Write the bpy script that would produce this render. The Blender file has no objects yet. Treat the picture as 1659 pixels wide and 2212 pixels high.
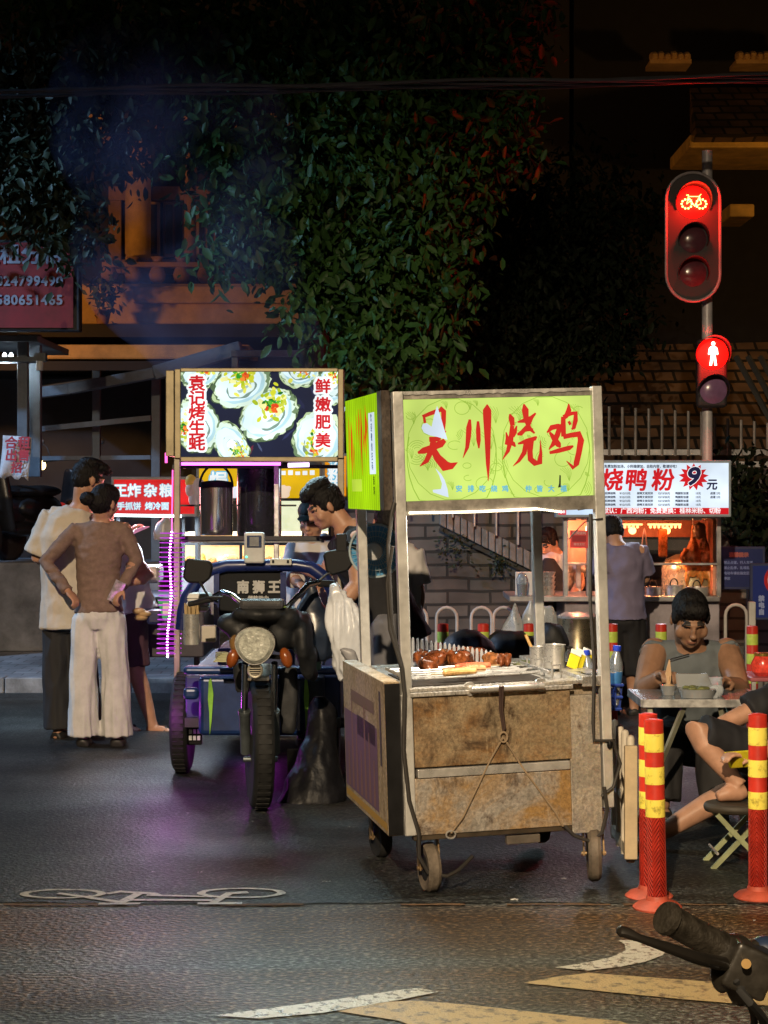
import bpy, math, random
import numpy as np
from mathutils import Vector, Matrix, Euler, noise
R = math.radians
V = Vector
random.seed(7)
SC = bpy.context.scene
COL = SC.collection
# ---------------------------------------------------------------- camera
F, CX, CY, H = 4000.0, 829.5, 1060.0, 1.6          # focal length in view pixels (1659 wide), horizon row, eye height
cam_d = bpy.data.cameras.new('camera'); cam = bpy.data.objects.new('camera', cam_d); COL.objects.link(cam)
cam.location = (0, 0, H); cam.rotation_euler = (R(90), 0, 0)
cam_d.sensor_fit = 'VERTICAL'; cam_d.sensor_height = 36; cam_d.lens = 36*F/2212
cam_d.shift_y = -(1106-CY)/2212
cam_d.clip_end = 500; SC.camera = cam
# ---------------------------------------------------------------- world, moon, exposure
wd = bpy.data.worlds.new('World'); SC.world = wd; wd.use_nodes = True
nt = wd.node_tree; bg = nt.nodes['Background']
sky = nt.nodes.new('ShaderNodeTexSky'); sky.sky_type = 'NISHITA'; sky.sun_disc = False
sky.sun_elevation = R(2); sky.sun_rotation = R(200)
nt.links.new(sky.outputs[0], bg.inputs[0]); bg.inputs[1].default_value = 0.0045
sun_d = bpy.data.lights.new('moonlight', 'SUN'); sun_d.energy = 0.012; sun_d.angle = R(.5); sun_d.color = (1, .9, .8)
sun = bpy.data.objects.new('moonlight', sun_d); COL.objects.link(sun); sun.rotation_euler = (R(55), 0, R(-25))
SC.view_settings.view_transform = 'Standard'; SC.view_settings.look = 'None'
SC.view_settings.exposure = 0; SC.view_settings.gamma = 1
SC.render.engine = 'CYCLES'
SC.cycles.use_denoising = True
SC.cycles.max_bounces = 6; SC.cycles.diffuse_bounces = 3; SC.cycles.glossy_bounces = 3; SC.cycles.transmission_bounces = 6
SC.cycles.transparent_max_bounces = 12; SC.cycles.volume_bounces = 0
SC.cycles.sample_clamp_indirect = 3; SC.cycles.caustics_reflective = False; SC.cycles.caustics_refractive = False

def W(px, py, d): return V(((px-CX)*d/F, d, H-(py-CY)*d/F))      # a pixel of the photograph at a depth, as a place
def G(px, py): return W(px, py, F*H/(py-CY))                      # a pixel of the ground

def lamp(name, kind, loc, power, color, size=.1, target=None, spot=None, blend=.5, size_y=None):
    l = bpy.data.lights.new(name, kind); l.energy = power; l.color = color
    if kind == 'AREA':
        l.size = size
        if size_y: l.shape = 'RECTANGLE'; l.size_y = size_y
    else: l.shadow_soft_size = size
    if kind == 'SPOT': l.spot_size = R(spot); l.spot_blend = blend
    o = bpy.data.objects.new(name, l); COL.objects.link(o); o.location = loc
    if target is not None: o.rotation_euler = (V(target)-V(loc)).to_track_quat('-Z', 'Y').to_euler()
    return o
# street lamps the place has: one over the road on the photographer's side, sodium lamps by the far building, a cool canopy lamp; the wide cool spot is added
lamp('street_lamp_light', 'SPOT', (-2.0, -7.5, 8.0), 13000, (1, .77, .50), .12, (0.3, 2.5, 0), 64, .7)
lamp('sodium_light', 'SPOT', (-5.4, 17.6, 3.4), 270, (1, .46, .10), .15, (-2.2, 20.3, 3.9), 110, .8)
lamp('sodium_light', 'SPOT', (6.5, 16.5, 4.4), 190, (1, .52, .12), .15, (4.2, 20.2, 4.4), 95, .8)
lamp('canopy_light', 'POINT', W(12, 782, 16), 26, (.75, .9, 1), .05)
lamp('added_cool_light', 'SPOT', (-7.0, 12.8, 5.2), 1500, (.36, .62, 1), .12, (-3.4, 14.4, .4), 105, .8)  # unseen cool spot added to light the smoke and the left pavement

# ---------------------------------------------------------------- materials
MATS = {}
def M(name, col=(.5, .5, .5), rough=.6, metal=0, var=.2, vs=6, bump=0, bs=60, emit=0, ecol=None, trans=0, alpha=1, col2=None, lo=.35, hi=.65, coat=0, spec=.5, stretch=(1, 1, 1), rv=.1):
    if name in MATS: return MATS[name]
    m = bpy.data.materials.new(name); m.use_nodes = True; n = m.node_tree.nodes; l = m.node_tree.links
    b = n['Principled BSDF']; b.inputs['Roughness'].default_value = rough; b.inputs['Metallic'].default_value = metal
    b.inputs['Specular IOR Level'].default_value = spec
    if coat: b.inputs['Coat Weight'].default_value = coat
    if trans: b.inputs['Transmission Weight'].default_value = trans
    if alpha < 1: b.inputs['Alpha'].default_value = alpha
    c2 = col2 if col2 else tuple(max(0, x*(1-var)) for x in col)
    c1 = col if col2 else tuple(min(1, x*(1+var)) for x in col)
    tc = n.new('ShaderNodeTexCoord'); mp = n.new('ShaderNodeMapping'); mp.inputs['Scale'].default_value = stretch
    l.new(tc.outputs['Object'], mp.inputs[0])
    nz = n.new('ShaderNodeTexNoise'); nz.inputs['Scale'].default_value = vs; nz.inputs['Detail'].default_value = 6; nz.inputs['Roughness'].default_value = .65
    l.new(mp.outputs[0], nz.inputs[0])
    rp = n.new('ShaderNodeValToRGB'); rp.color_ramp.elements[0].position = lo; rp.color_ramp.elements[1].position = hi
    rp.color_ramp.elements[0].color = (*c2, 1); rp.color_ramp.elements[1].color = (*c1, 1)
    l.new(nz.outputs[0], rp.inputs[0]); l.new(rp.outputs[0], b.inputs['Base Color'])
    if rv:
        mr = n.new('ShaderNodeMapRange'); mr.inputs[3].default_value = max(0, rough-rv); mr.inputs[4].default_value = min(1, rough+rv)
        mr.inputs[1].default_value = .3; mr.inputs[2].default_value = .7
        l.new(nz.outputs[0], mr.inputs[0]); l.new(mr.outputs[0], b.inputs['Roughness'])
    if bump:
        bn = n.new('ShaderNodeTexNoise'); bn.inputs['Scale'].default_value = bs; bn.inputs['Detail'].default_value = 4; l.new(mp.outputs[0], bn.inputs[0])
        bp = n.new('ShaderNodeBump'); bp.inputs['Strength'].default_value = bump; bp.inputs['Distance'].default_value = .01
        l.new(bn.outputs[0], bp.inputs['Height']); l.new(bp.outputs[0], b.inputs['Normal'])
    if emit:
        b.inputs['Emission Color'].default_value = (*(ecol or col), 1); b.inputs['Emission Strength'].default_value = emit
    MATS[name] = m; return m

def M_print(name, emit=0, rough=.35):                 # a printed face: colour from the 'Col' attribute, backlit when emit > 0
    if name in MATS: return MATS[name]
    m = bpy.data.materials.new(name); m.use_nodes = True; n = m.node_tree.nodes; l = m.node_tree.links
    b = n['Principled BSDF']; b.inputs['Roughness'].default_value = rough
    a = n.new('ShaderNodeAttribute'); a.attribute_name = 'Col'
    if emit:
        b.inputs['Base Color'].default_value = (.02, .02, .02, 1); b.inputs['Specular IOR Level'].default_value = 0; b.inputs['Roughness'].default_value = .9
        tc = n.new('ShaderNodeTexCoord'); nz = n.new('ShaderNodeTexNoise'); nz.inputs['Scale'].default_value = 3.5
        l.new(tc.outputs['Object'], nz.inputs[0])
        mr = n.new('ShaderNodeMapRange'); mr.inputs[1].default_value = .3; mr.inputs[2].default_value = .7; mr.inputs[3].default_value = emit*.74; mr.inputs[4].default_value = emit*1.12
        l.new(nz.outputs[0], mr.inputs[0]); l.new(mr.outputs[0], b.inputs['Emission Strength'])
        l.new(a.outputs['Color'], b.inputs['Emission Color'])
    else: l.new(a.outputs['Color'], b.inputs['Base Color'])
    MATS[name] = m; return m

def M_brick(name, c1, c2, mortar, scale, bw=.5, rh=.25, ms=.02, bump=.6, rough=.85, axis='xz', dirt=.5):
    if name in MATS: return MATS[name]
    m = bpy.data.materials.new(name); m.use_nodes = True; n = m.node_tree.nodes; l = m.node_tree.links
    b = n['Principled BSDF']; b.inputs['Roughness'].default_value = rough
    tc = n.new('ShaderNodeTexCoord'); sp = n.new('ShaderNodeSeparateXYZ'); cb = n.new('ShaderNodeCombineXYZ')
    l.new(tc.outputs['Object'], sp.inputs[0]); l.new(sp.outputs['X'], cb.inputs[0]); l.new(sp.outputs['Z' if axis == 'xz' else 'Y'], cb.inputs[1])
    wv = n.new('ShaderNodeTexNoise'); wv.inputs['Scale'].default_value = 3; l.new(tc.outputs['Object'], wv.inputs[0])
    ad = n.new('ShaderNodeVectorMath'); ad.operation = 'MULTIPLY_ADD'; ad.inputs[1].default_value = (.03, .03, 0)
    l.new(wv.outputs['Color'], ad.inputs[0]); l.new(cb.outputs[0], ad.inputs[2])
    br = n.new('ShaderNodeTexBrick'); br.inputs['Scale'].default_value = scale; br.inputs['Color1'].default_value = (*c1, 1); br.inputs['Color2'].default_value = (*c2, 1)
    br.inputs['Mortar'].default_value = (*mortar, 1); br.inputs['Mortar Size'].default_value = ms; br.inputs['Brick Width'].default_value = bw; br.inputs['Row Height'].default_value = rh
    br.inputs['Bias'].default_value = 0
    l.new(ad.outputs[0], br.inputs['Vector'])
    nz = n.new('ShaderNodeTexNoise'); nz.inputs['Scale'].default_value = 2.2; nz.inputs['Detail'].default_value = 8; l.new(tc.outputs['Object'], nz.inputs[0])
    rp = n.new('ShaderNodeMapRange'); rp.inputs[1].default_value = .3; rp.inputs[2].default_value = .7; rp.inputs[3].default_value = 1-dirt; rp.inputs[4].default_value = 1.1
    l.new(nz.outputs[0], rp.inputs[0])
    mx = n.new('ShaderNodeVectorMath'); mx.operation = 'SCALE'; l.new(br.outputs['Color'], mx.inputs[0]); l.new(rp.outputs[0], mx.inputs['Scale'])
    l.new(mx.outputs[0], b.inputs['Base Color'])
    iv = n.new('ShaderNodeMath'); iv.operation = 'SUBTRACT'; iv.inputs[0].default_value = 1; l.new(br.outputs['Fac'], iv.inputs[1])
    bp = n.new('ShaderNodeBump'); bp.inputs['Strength'].default_value = bump; bp.inputs['Distance'].default_value = .02
    l.new(iv.outputs[0], bp.inputs['Height']); l.new(bp.outputs[0], b.inputs['Normal'])
    MATS[name] = m; return m

def M_asphalt(name, gain, spk_s, bump, r0, r1, tint):
    m = bpy.data.materials.new(name); m.use_nodes = True; n = m.node_tree.nodes; l = m.node_tree.links
    b = n['Principled BSDF']; tc = n.new('ShaderNodeTexCoord')
    def nz(s, d=4, st=None):
        x = n.new('ShaderNodeTexNoise'); x.inputs['Scale'].default_value = s; x.inputs['Detail'].default_value = d
        if st:
            mp = n.new('ShaderNodeMapping'); mp.inputs['Scale'].default_value = st; l.new(tc.outputs['Object'], mp.inputs[0]); l.new(mp.outputs[0], x.inputs[0])
        else: l.new(tc.outputs['Object'], x.inputs[0])
        return x
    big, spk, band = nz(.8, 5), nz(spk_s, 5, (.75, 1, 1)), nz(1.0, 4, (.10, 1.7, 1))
    vo = n.new('ShaderNodeTexVoronoi'); vo.inputs['Scale'].default_value = 85; l.new(tc.outputs['Object'], vo.inputs[0])
    rp = n.new('ShaderNodeValToRGB'); e = rp.color_ramp.elements
    e[0].position = .36; e[0].color = (.016, .016, .017, 1); e[1].position = .68; e[1].color = (.34, .32, .29, 1); x = e.new(.52); x.color = (.075, .072, .068, 1)
    l.new(spk.outputs[0], rp.inputs[0])
    m1 = n.new('ShaderNodeMapRange'); m1.inputs[1].default_value = .3; m1.inputs[2].default_value = .7; m1.inputs[3].default_value = .5*gain; m1.inputs[4].default_value = 1.35*gain; l.new(big.outputs[0], m1.inputs[0])
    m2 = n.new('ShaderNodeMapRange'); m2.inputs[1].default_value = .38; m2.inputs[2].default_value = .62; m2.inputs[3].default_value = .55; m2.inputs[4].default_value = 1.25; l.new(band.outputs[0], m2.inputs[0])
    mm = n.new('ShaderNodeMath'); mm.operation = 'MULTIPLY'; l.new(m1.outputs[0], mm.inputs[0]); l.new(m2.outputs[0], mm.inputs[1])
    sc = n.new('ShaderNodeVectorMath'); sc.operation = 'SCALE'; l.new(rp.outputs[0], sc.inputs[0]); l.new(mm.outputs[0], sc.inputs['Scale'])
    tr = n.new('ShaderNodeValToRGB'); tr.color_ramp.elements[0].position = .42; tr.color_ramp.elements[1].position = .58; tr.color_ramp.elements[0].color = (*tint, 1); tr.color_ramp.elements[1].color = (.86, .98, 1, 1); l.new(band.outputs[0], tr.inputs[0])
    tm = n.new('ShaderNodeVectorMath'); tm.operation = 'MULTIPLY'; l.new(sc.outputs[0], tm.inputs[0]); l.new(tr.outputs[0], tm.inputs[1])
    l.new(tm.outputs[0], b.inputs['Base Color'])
    m3 = n.new('ShaderNodeMapRange'); m3.inputs[1].default_value = .35; m3.inputs[2].default_value = .65; m3.inputs[3].default_value = r0; m3.inputs[4].default_value = r1; l.new(big.outputs[0], m3.inputs[0])
    l.new(m3.outputs[0], b.inputs['Roughness']); b.inputs['Specular IOR Level'].default_value = .32
    bp = n.new('ShaderNodeBump'); bp.inputs['Strength'].default_value = 1.0; bp.inputs['Distance'].default_value = bump
    l.new(spk.outputs[0], bp.inputs['Height']); l.new(bp.outputs[0], b.inputs['Normal'])
    return m

# ---------------------------------------------------------------- mesh collecting
class MB:
    def __init__(s): s.v = []; s.f = []; s.m = []; s.s = []; s.c = []
    def add(s, vs, fs, mi=0, sm=False, col=None, T=None):
        k = len(s.v)
        s.v += [tuple(T @ V(v)) if T else tuple(v) for v in vs]
        for f in fs: s.f.append(tuple(i+k for i in f)); s.m.append(mi); s.s.append(sm); s.c.append(col)
        return s
    def bx(s, x0, x1, y0, y1, z0, z1, mi=0, T=None, col=None):
        vs = [(x, y, z) for z in (z0, z1) for y in (y0, y1) for x in (x0, x1)]
        return s.add(vs, [(0, 2, 3, 1), (4, 5, 7, 6), (0, 1, 5, 4), (1, 3, 7, 5), (3, 2, 6, 7), (2, 0, 4, 6)], mi, False, col, T)
    def bar(s, p, q, w, h=None, mi=0, up=(0, 0, 1)):         # a square bar from p to q
        p, q = V(p), V(q); h = h or w; d = (q-p).normalized(); u = V(up)
        if abs(d.dot(u)) > .98: u = V((0, 1, 0))
        a = d.cross(u).normalized()*w/2; b = a.cross(d).normalized()*h/2
        vs = [p-a-b, p+a-b, p+a+b, p-a+b, q-a-b, q+a-b, q+a+b, q-a+b]
        return s.add(vs, [(3, 2, 1, 0), (4, 5, 6, 7), (0, 1, 5, 4), (1, 2, 6, 5), (2, 3, 7, 6), (3, 0, 4, 7)], mi)
    def tube(s, path, r, n=8, mi=0, closed=False, flat=1, sm=True):
        P = [V(p) for p in path]; N = len(P); rs = r if isinstance(r, (list, tuple)) else [r]*N
        ref = None; vs = []
        for i, p in enumerate(P):
            t = (P[(i+1) % N]-P[i-1]) if closed else (P[min(i+1, N-1)]-P[max(i-1, 0)])
            t.normalize()
            if ref is None: ref = V((0, 0, 1)) if abs(t.z) < .9 else V((0, 1, 0))
            a = t.cross(ref)
            if a.length < 1e-6: a = t.orthogonal()
            a.normalize(); b = t.cross(a).normalized(); ref = b.cross(t)*-1 if False else -b
            ref = -b if False else a.cross(t).normalized()
            for k in range(n):
                w = 2*math.pi*k/n; vs.append(p+a*math.cos(w)*rs[i]+b*math.sin(w)*rs[i]*flat)
        fs = []
        for i in range(N if closed else N-1):
            j = (i+1) % N
            for k in range(n): fs.append((i*n+k, i*n+(k+1) % n, j*n+(k+1) % n, j*n+k))
        if not closed: fs += [tuple(range(n))[::-1], tuple((N-1)*n+k for k in range(n))]
        return s.add(vs, fs, mi, sm)
    def cyl(s, p, q, r0, r1=None, n=16, mi=0): return s.tube([p, q], [r0, r0 if r1 is None else r1], n, mi)
    def lathe(s, prof, n=24, T=None, mi=0, sm=True):          # (radius, height) about z
        vs = []; N = len(prof)
        for r, z in prof:
            for k in range(n): w = 2*math.pi*k/n; vs.append((r*math.cos(w), r*math.sin(w), z))
        fs = [(i*n+k, i*n+(k+1) % n, (i+1)*n+(k+1) % n, (i+1)*n+k) for i in range(N-1) for k in range(n)]
        fs += [tuple(range(n))[::-1], tuple((N-1)*n+k for k in range(n))]
        return s.add(vs, fs, mi, sm, None, T)
    def ell(s, c, r, n=14, mi=0, T=None, rot=None):
        c = V(c); vs = [(0, 0, -1)]; k = n//2
        for i in range(1, k):
            t = math.pi*i/k-math.pi/2
            for j in range(n): w = 2*math.pi*j/n; vs.append((math.cos(t)*math.cos(w), math.cos(t)*math.sin(w), math.sin(t)))
        vs.append((0, 0, 1)); r = (r, r, r) if not hasattr(r, '__len__') else r
        out = []
        for v in vs:
            p = V((v[0]*r[0], v[1]*r[1], v[2]*r[2]))
            if rot is not None: p = rot @ p
            out.append(p+c)
        fs = [(0, 1+(j+1) % n, 1+j) for j in range(n)]
        for i in range(k-2):
            for j in range(n): fs.append((1+i*n+j, 1+i*n+(j+1) % n, 1+(i+1)*n+(j+1) % n, 1+(i+1)*n+j))
        L = len(vs)-1; b = 1+(k-2)*n
        fs += [(L, b+j, b+(j+1) % n) for j in range(n)]
        return s.add(out, fs, mi, True, None, T)
    def loft(s, rings, n=20, mi=0, sm=True):                  # rings: (centre, half axis a, half axis b)
        vs = []
        for c, a, b in rings:
            for k in range(n): w = 2*math.pi*k/n; vs.append(V(c)+V(a)*math.cos(w)+V(b)*math.sin(w))
        N = len(rings); fs = [(i*n+k, i*n+(k+1) % n, (i+1)*n+(k+1) % n, (i+1)*n+k) for i in range(N-1) for k in range(n)]
        fs += [tuple(range(n))[::-1], tuple((N-1)*n+k for k in range(n))]
        return s.add(vs, fs, mi, sm)
    def prism(s, pts, th, T=None, mi=0, col=None):           # outline in x,z thickened along +y
        n = len(pts); vs = [(x, 0, z) for x, z in pts]+[(x, th, z) for x, z in pts]
        fs = [tuple(range(n)), tuple(range(2*n-1, n-1, -1))]+[(i, n+i, n+(i+1) % n, (i+1) % n) for i in range(n)]
        return s.add(vs, fs, mi, False, col, T)
    def flat(s, pts, col=None, lay=0, y0=0, mi=0): return s.add([(x, y0-.0012*lay, z) for x, z in pts], [tuple(range(len(pts)))], mi, False, col)
    def quad(s, x0, x1, z0, z1, col=None, lay=0, y0=0): return s.flat([(x0, z0), (x1, z0), (x1, z1), (x0, z1)], col, lay, y0)
    def text(s, body, x, z, size, col=None, lay=1, bold=0, sx=1, shear=0, align='CENTER', mi=0, T=None, sp=1):
        vs, fs = glyphs(body, align, sp)
        k = size
        offs = [(0, 0)] if not bold else [(bold*a, bold*b) for a, b in ((-1, 0), (1, 0), (0, 1), (0, -1), (.7, .7), (-.7, -.7), (.7, -.7), (-.7, .7))]
        for i, (dx, dz) in enumerate(offs):
            s.add([(x+dx+(a+shear*b)*k*sx, -.0012*lay-.00002*i, z+dz+b*k) for a, b, _ in vs], fs, mi, False, col, T)
        return s
    def mesh(s, name, mats, T=None, angle=35):
        me = bpy.data.meshes.new(name); me.from_pydata(s.v, [], s.f)
        for m in (mats if isinstance(mats, (list, tuple)) else [mats]): me.materials.append(m)
        me.polygons.foreach_set('material_index', s.m); me.polygons.foreach_set('use_smooth', s.s)
        if any(c is not None for c in s.c):
            at = me.color_attributes.new('Col', 'FLOAT_COLOR', 'CORNER'); a = []
            for c, f in zip(s.c, s.f): a += list((*(c or (1, 1, 1)), 1))*len(f)
            at.data.foreach_set('color', a)
        me.update()
        if any(s.s): me.set_sharp_from_angle(angle=R(angle))
        return me
    def build(s, name, mats, parent=None, loc=None, bev=0, seg=2, rot=None, angle=35):
        o = bpy.data.objects.new(name, s.mesh(name, mats, angle=angle)); COL.objects.link(o)
        if parent is not None: o.parent = parent
        if loc is not None: o.location = loc
        if rot is not None: o.rotation_euler = rot
        if bev:
            b = o.modifiers.new('bevel', 'BEVEL'); b.width = bev; b.segments = seg; b.limit_method = 'ANGLE'; b.angle_limit = R(40)
        return o
GL = {}
def glyphs(body, align='CENTER', sp=1):
    k = (body, align, sp)
    if k not in GL:
        c = bpy.data.curves.new('lettering', 'FONT'); c.body = body; c.size = 1; c.align_x = align; c.align_y = 'CENTER'; c.space_character = sp; c.resolution_u = 3
        o = bpy.data.objects.new('lettering', c); COL.objects.link(o)
        me = bpy.data.meshes.new_from_object(o.evaluated_get(bpy.context.evaluated_depsgraph_get()))
        GL[k] = ([tuple(v.co) for v in me.vertices], [tuple(p.vertices) for p in me.polygons])
        bpy.data.objects.remove(o); bpy.data.meshes.remove(me); bpy.data.curves.remove(c)
    return GL[k]

def tag(o, label=None, cat=None, group=None, kind=None):
    if label: o['label'] = label
    if cat: o['category'] = cat
    if group: o['group'] = group
    if kind: o['kind'] = kind
    return o
def thing(name, label, cat, loc=(0, 0, 0), rot=(0, 0, 0), group=None):
    o = bpy.data.objects.new(name, None); COL.objects.link(o); o.location = loc; o.rotation_euler = rot; o.empty_display_size = .1
    return tag(o, label, cat, group)
def dup(root, loc, rot=None, label=None):
    r = root.copy(); COL.objects.link(r); r.location = loc
    if rot is not None: r.rotation_euler = rot
    if label: r['label'] = label
    for ch in list(root.children):
        c = ch.copy(); COL.objects.link(c); c.parent = r
        for g in ch.children: d = g.copy(); COL.objects.link(d); d.parent = c
    return r
def rect(mb, x0, x1, y0, y1, d, th, mi=0, o=V((0, 0, 0)), col=None):          # a real box whose front stands at depth d, from the photograph's x and y spans
    a, b = W(x0, y1, d), W(x1, y0, d)
    return mb.bx(a.x-o.x, b.x-o.x, d-o.y, d+th-o.y, a.z-o.z, b.z-o.z, mi, None, col)
def vox(mb, voxel, smooth=3, fac=.5):                                             # fuse overlapping solids into one continuous surface
    me = mb.mesh('fused', []); o = bpy.data.objects.new('fused', me); COL.objects.link(o)
    r = o.modifiers.new('r', 'REMESH'); r.mode = 'VOXEL'; r.voxel_size = voxel
    if smooth: q = o.modifiers.new('s', 'SMOOTH'); q.iterations = smooth; q.factor = fac
    m2 = bpy.data.meshes.new_from_object(o.evaluated_get(bpy.context.evaluated_depsgraph_get()))
    bpy.data.objects.remove(o); bpy.data.meshes.remove(me); return m2
def wrinkle(me, amp, f=(9, 9, 4), seed=0):
    nrm = [v.normal.copy() for v in me.vertices]
    for v, nn in zip(me.vertices, nrm):
        p = V((v.co.x*f[0]+seed, v.co.y*f[1], v.co.z*f[2]))
        h = 1-abs(noise.noise(p))*2
        v.co += nn*amp*(h*.7+noise.noise(p*2.3)*.6-.35)
    me.update()
def put(me, name, mats, parent, loc=None):
    for m in (mats if isinstance(mats, (list, tuple)) else [mats]): me.materials.append(m)
    me.polygons.foreach_set('use_smooth', [True]*len(me.polygons))
    o = bpy.data.objects.new(name, me); COL.objects.link(o); o.parent = parent
    if loc is not None: o.location = loc
    return o
# ================================================================ the setting
def st(o): o['kind'] = 'structure'; return o
SEAM = 7.17
mb = MB(); mb.add([(-60, -20, 0), (60, -20, 0), (60, 14.62, 0), (-60, 14.62, 0)], [(0, 1, 2, 3)]); st(mb.build('road', M_asphalt('coarse_asphalt', .80, 58, .012, .58, .34, (1.4, .82, .40))))  # the coarse tint paints bands of warm light into the asphalt colour
mb = MB(); ex = [-60]+[-6+.06*i for i in range(201)]+[60]; ev = [(x, SEAM+.05*noise.noise(V((x*.9, 3, 0)))+.022*noise.noise(V((x*7, 5, 0))), .004) for x in ex]
mb.add(ev+[(x, 14.62, .004) for x in ex], [(i, i+1, len(ex)+i+1, len(ex)+i) for i in range(len(ex)-1)]); st(mb.build('bike_lane', M_asphalt('fine_asphalt', .36, 80, .008, .6, .36, (.92, .95, .9))))
for i in range(9):
    mb = MB(); x0 = -2.6+i*.62+.2*math.sin(i*5); P = [(x0+.05*k, SEAM-.03+.03*noise.noise(V((x0+k*.4, 9, 0))), .0055) for k in range(int(5+5*abs(math.sin(i*2.3))))]; brs = [(p[0], p[1]+(.012+.012*abs(noise.noise(V((p[0]*6, i, 0)))))*s, p[2]) for s in (1, -1) for p in P]; n_ = len(P); mb.add(brs, [(k, k+1, n_+k+1, n_+k) for k in range(n_-1)]); ob = st(mb.build('road_dirt', M('seam_dirt', (.10, .055, .025), .85, var=.5, vs=40))); ob['kind'] = 'structure'
PAVE = M_brick('paving', (.30, .30, .31), (.22, .22, .23), (.1, .1, .1), 2.5, .5, .5, .015, .3, .6, 'xy', .5)
KERB = M('kerb_stone', (.23, .23, .24), .7, var=.35, bump=.3)
mb = MB(); mb.bx(-60, 60, 14.80, 60, -.5, .12); st(mb.build('pavement', PAVE))
mb = MB()
for i in range(40): mb.bx(-20+i+.004, -19+i-.004, 14.62, 14.797, -.3, .125)
st(mb.build('kerb', KERB, bev=.012))

# road markings
PAINT = M('road_paint', (.60, .58, .52), .30, vs=26, bump=.35, bs=120, lo=.36, hi=.47, rv=.15, col2=(.10, .095, .085))
YPAINT = M('worn_road_paint', (.52, .38, .19), .5, vs=18, bump=.35, bs=120, lo=.37, hi=.5, col2=(.12, .09, .06))
z3 = lambda x, y: G(810+x*.5117, 1728+y*.5117)
def mark(name, pts, m, label, z=.004):
    P = [V(p) for p in pts]; c = sum(P, V((0, 0, 0)))/len(P); c.z = z
    mb = MB(); mb.add([(p.x-c.x, p.y-c.y, 0) for p in P], [tuple(range(len(P)))]); o = mb.build(name, m, None, c)
    o['label'] = label; o['kind'] = 'structure'; return o
mark('road_marking', [z3(*p) for p in [(760, 712), (900, 725), (1040, 708), (1140, 688), (1215, 660), (1235, 632), (1180, 608), (1130, 597), (1028, 597), (1055, 615), (1058, 640), (1000, 668), (900, 690)]], PAINT, 'curved cream arrowhead painted on the road beside the handlebar')
mark('road_marking', [z3(*p) for p in [(625, 777), (760, 752), (900, 735), (1300, 764), (1800, 800), (1800, 880), (1560, 868), (1300, 846), (980, 815)]], YPAINT, 'long pointed yellowish arrow shaft painted across the lower right road')
mark('road_marking', [G(*p) for p in [(462, 2196), (600, 2178), (700, 2165), (870, 2140), (905, 2137), (948, 2145), (860, 2163), (700, 2190), (560, 2203)]], PAINT, 'slanting white painted bar near the bottom middle of the road')
mark('road_marking', [G(*p) for p in [(730, 2187), (830, 2167), (900, 2164), (1020, 2174), (1340, 2209), (1500, 2260), (1000, 2260), (860, 2207)]], YPAINT, 'pale yellow painted arrow cut off by the lower picture edge')
# bicycle symbol painted on the road
mb = MB()
def ringf(cx, cy, rx, ry, w, n=40):
    a = [(cx+rx*math.cos(2*math.pi*i/n), cy+ry*math.sin(2*math.pi*i/n), 0) for i in range(n)]
    b = [(cx+(rx-w)*math.cos(2*math.pi*i/n), cy+(ry-w*.55)*math.sin(2*math.pi*i/n), 0) for i in range(n)]
    mb.add(a+b, [(i, (i+1) % n, n+(i+1) % n, n+i) for i in range(n)])
o0 = G(325, 1942); k = F/o0.y
def gp(x, y): p = G(x, y); return p-o0
def stroke(pts, w):
    for (a, b) in zip(pts, pts[1:]):
        p, q = gp(*a), gp(*b); d = V((q.x-p.x, q.y-p.y, 0)).normalized(); nrm = V((-d.y, d.x, 0))*w/2
        mb.add([p-nrm-d*w*.3, p+nrm-d*w*.3, q+nrm+d*w*.3, q-nrm+d*w*.3], [(0, 1, 2, 3)])
for (x0, x1, y0, y1) in ((34, 236, 1924.5, 1945), (420, 620, 1922, 1944)):
    a, b = gp(x0, y1), gp(x1, y0); c = (a+b)/2; ringf(c.x, c.y, (b.x-a.x)/2, (b.y-a.y)/2, .034)
stroke([(130, 1934), (262, 1953)], .03); stroke([(236, 1934), (262, 1930), (330, 1934), (340, 1937)], .028); stroke([(262, 1953), (300, 1934)], .04)
stroke([(320, 1938), (455, 1941)], .022); stroke([(275, 1948), (470, 1949)], .028); stroke([(462, 1953), (495, 1934), (530, 1932)], .036)
stroke([(218, 1956), (298, 1956)], .03); stroke([(432, 1956), (518, 1955)], .03)
for i, v in enumerate(mb.v): mb.v[i] = (v[0], v[1], .0002*(i % 7))
o = mb.build('bicycle_marking', M('thin_paint', (.40, .38, .33), .5, vs=30, lo=.36, hi=.5, col2=(.09, .085, .075)), None, (o0.x, o0.y, .0075)); o['kind'] = 'structure'; o['label'] = 'thin white bicycle symbol painted on the road in front of the tricycle'

# ---------------------------------------------------------------- walls
CONC = M('concrete', (.20, .20, .21), .85, var=.45, vs=2.5, bump=.4, bs=14)
mb = MB(); rect(mb, -260, 345, 1215, 1408, 17.0, 1.2); a = mb.build('retaining_wall', CONC, bev=.02)
tag(a, 'low dark concrete wall behind the couple with scooters parked along its top', 'wall')
BRICK = M_brick('grey_brick', (.20, .19, .18), (.14, .13, .125), (.05, .05, .05), 1.6, .62, .19, .02, .9, .85, 'xz', .6)
w0 = W(820, 1000, 16.6)
t = thing('brick_wall', 'painted grey brick wall with a sloping stair string behind the chicken cart', 'wall', (0, 16.6, .12))
mb = MB(); mb.bx(w0.x-.4, 7, 0, .4, 0, 1.68); mb.build('wall', BRICK, t)
pa, pb = W(950, 1095, 16.5), W(1205, 1222, 16.5); mb = MB()
dv = (pb-pa); up = V((0, 0, 1)); N = 17
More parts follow.
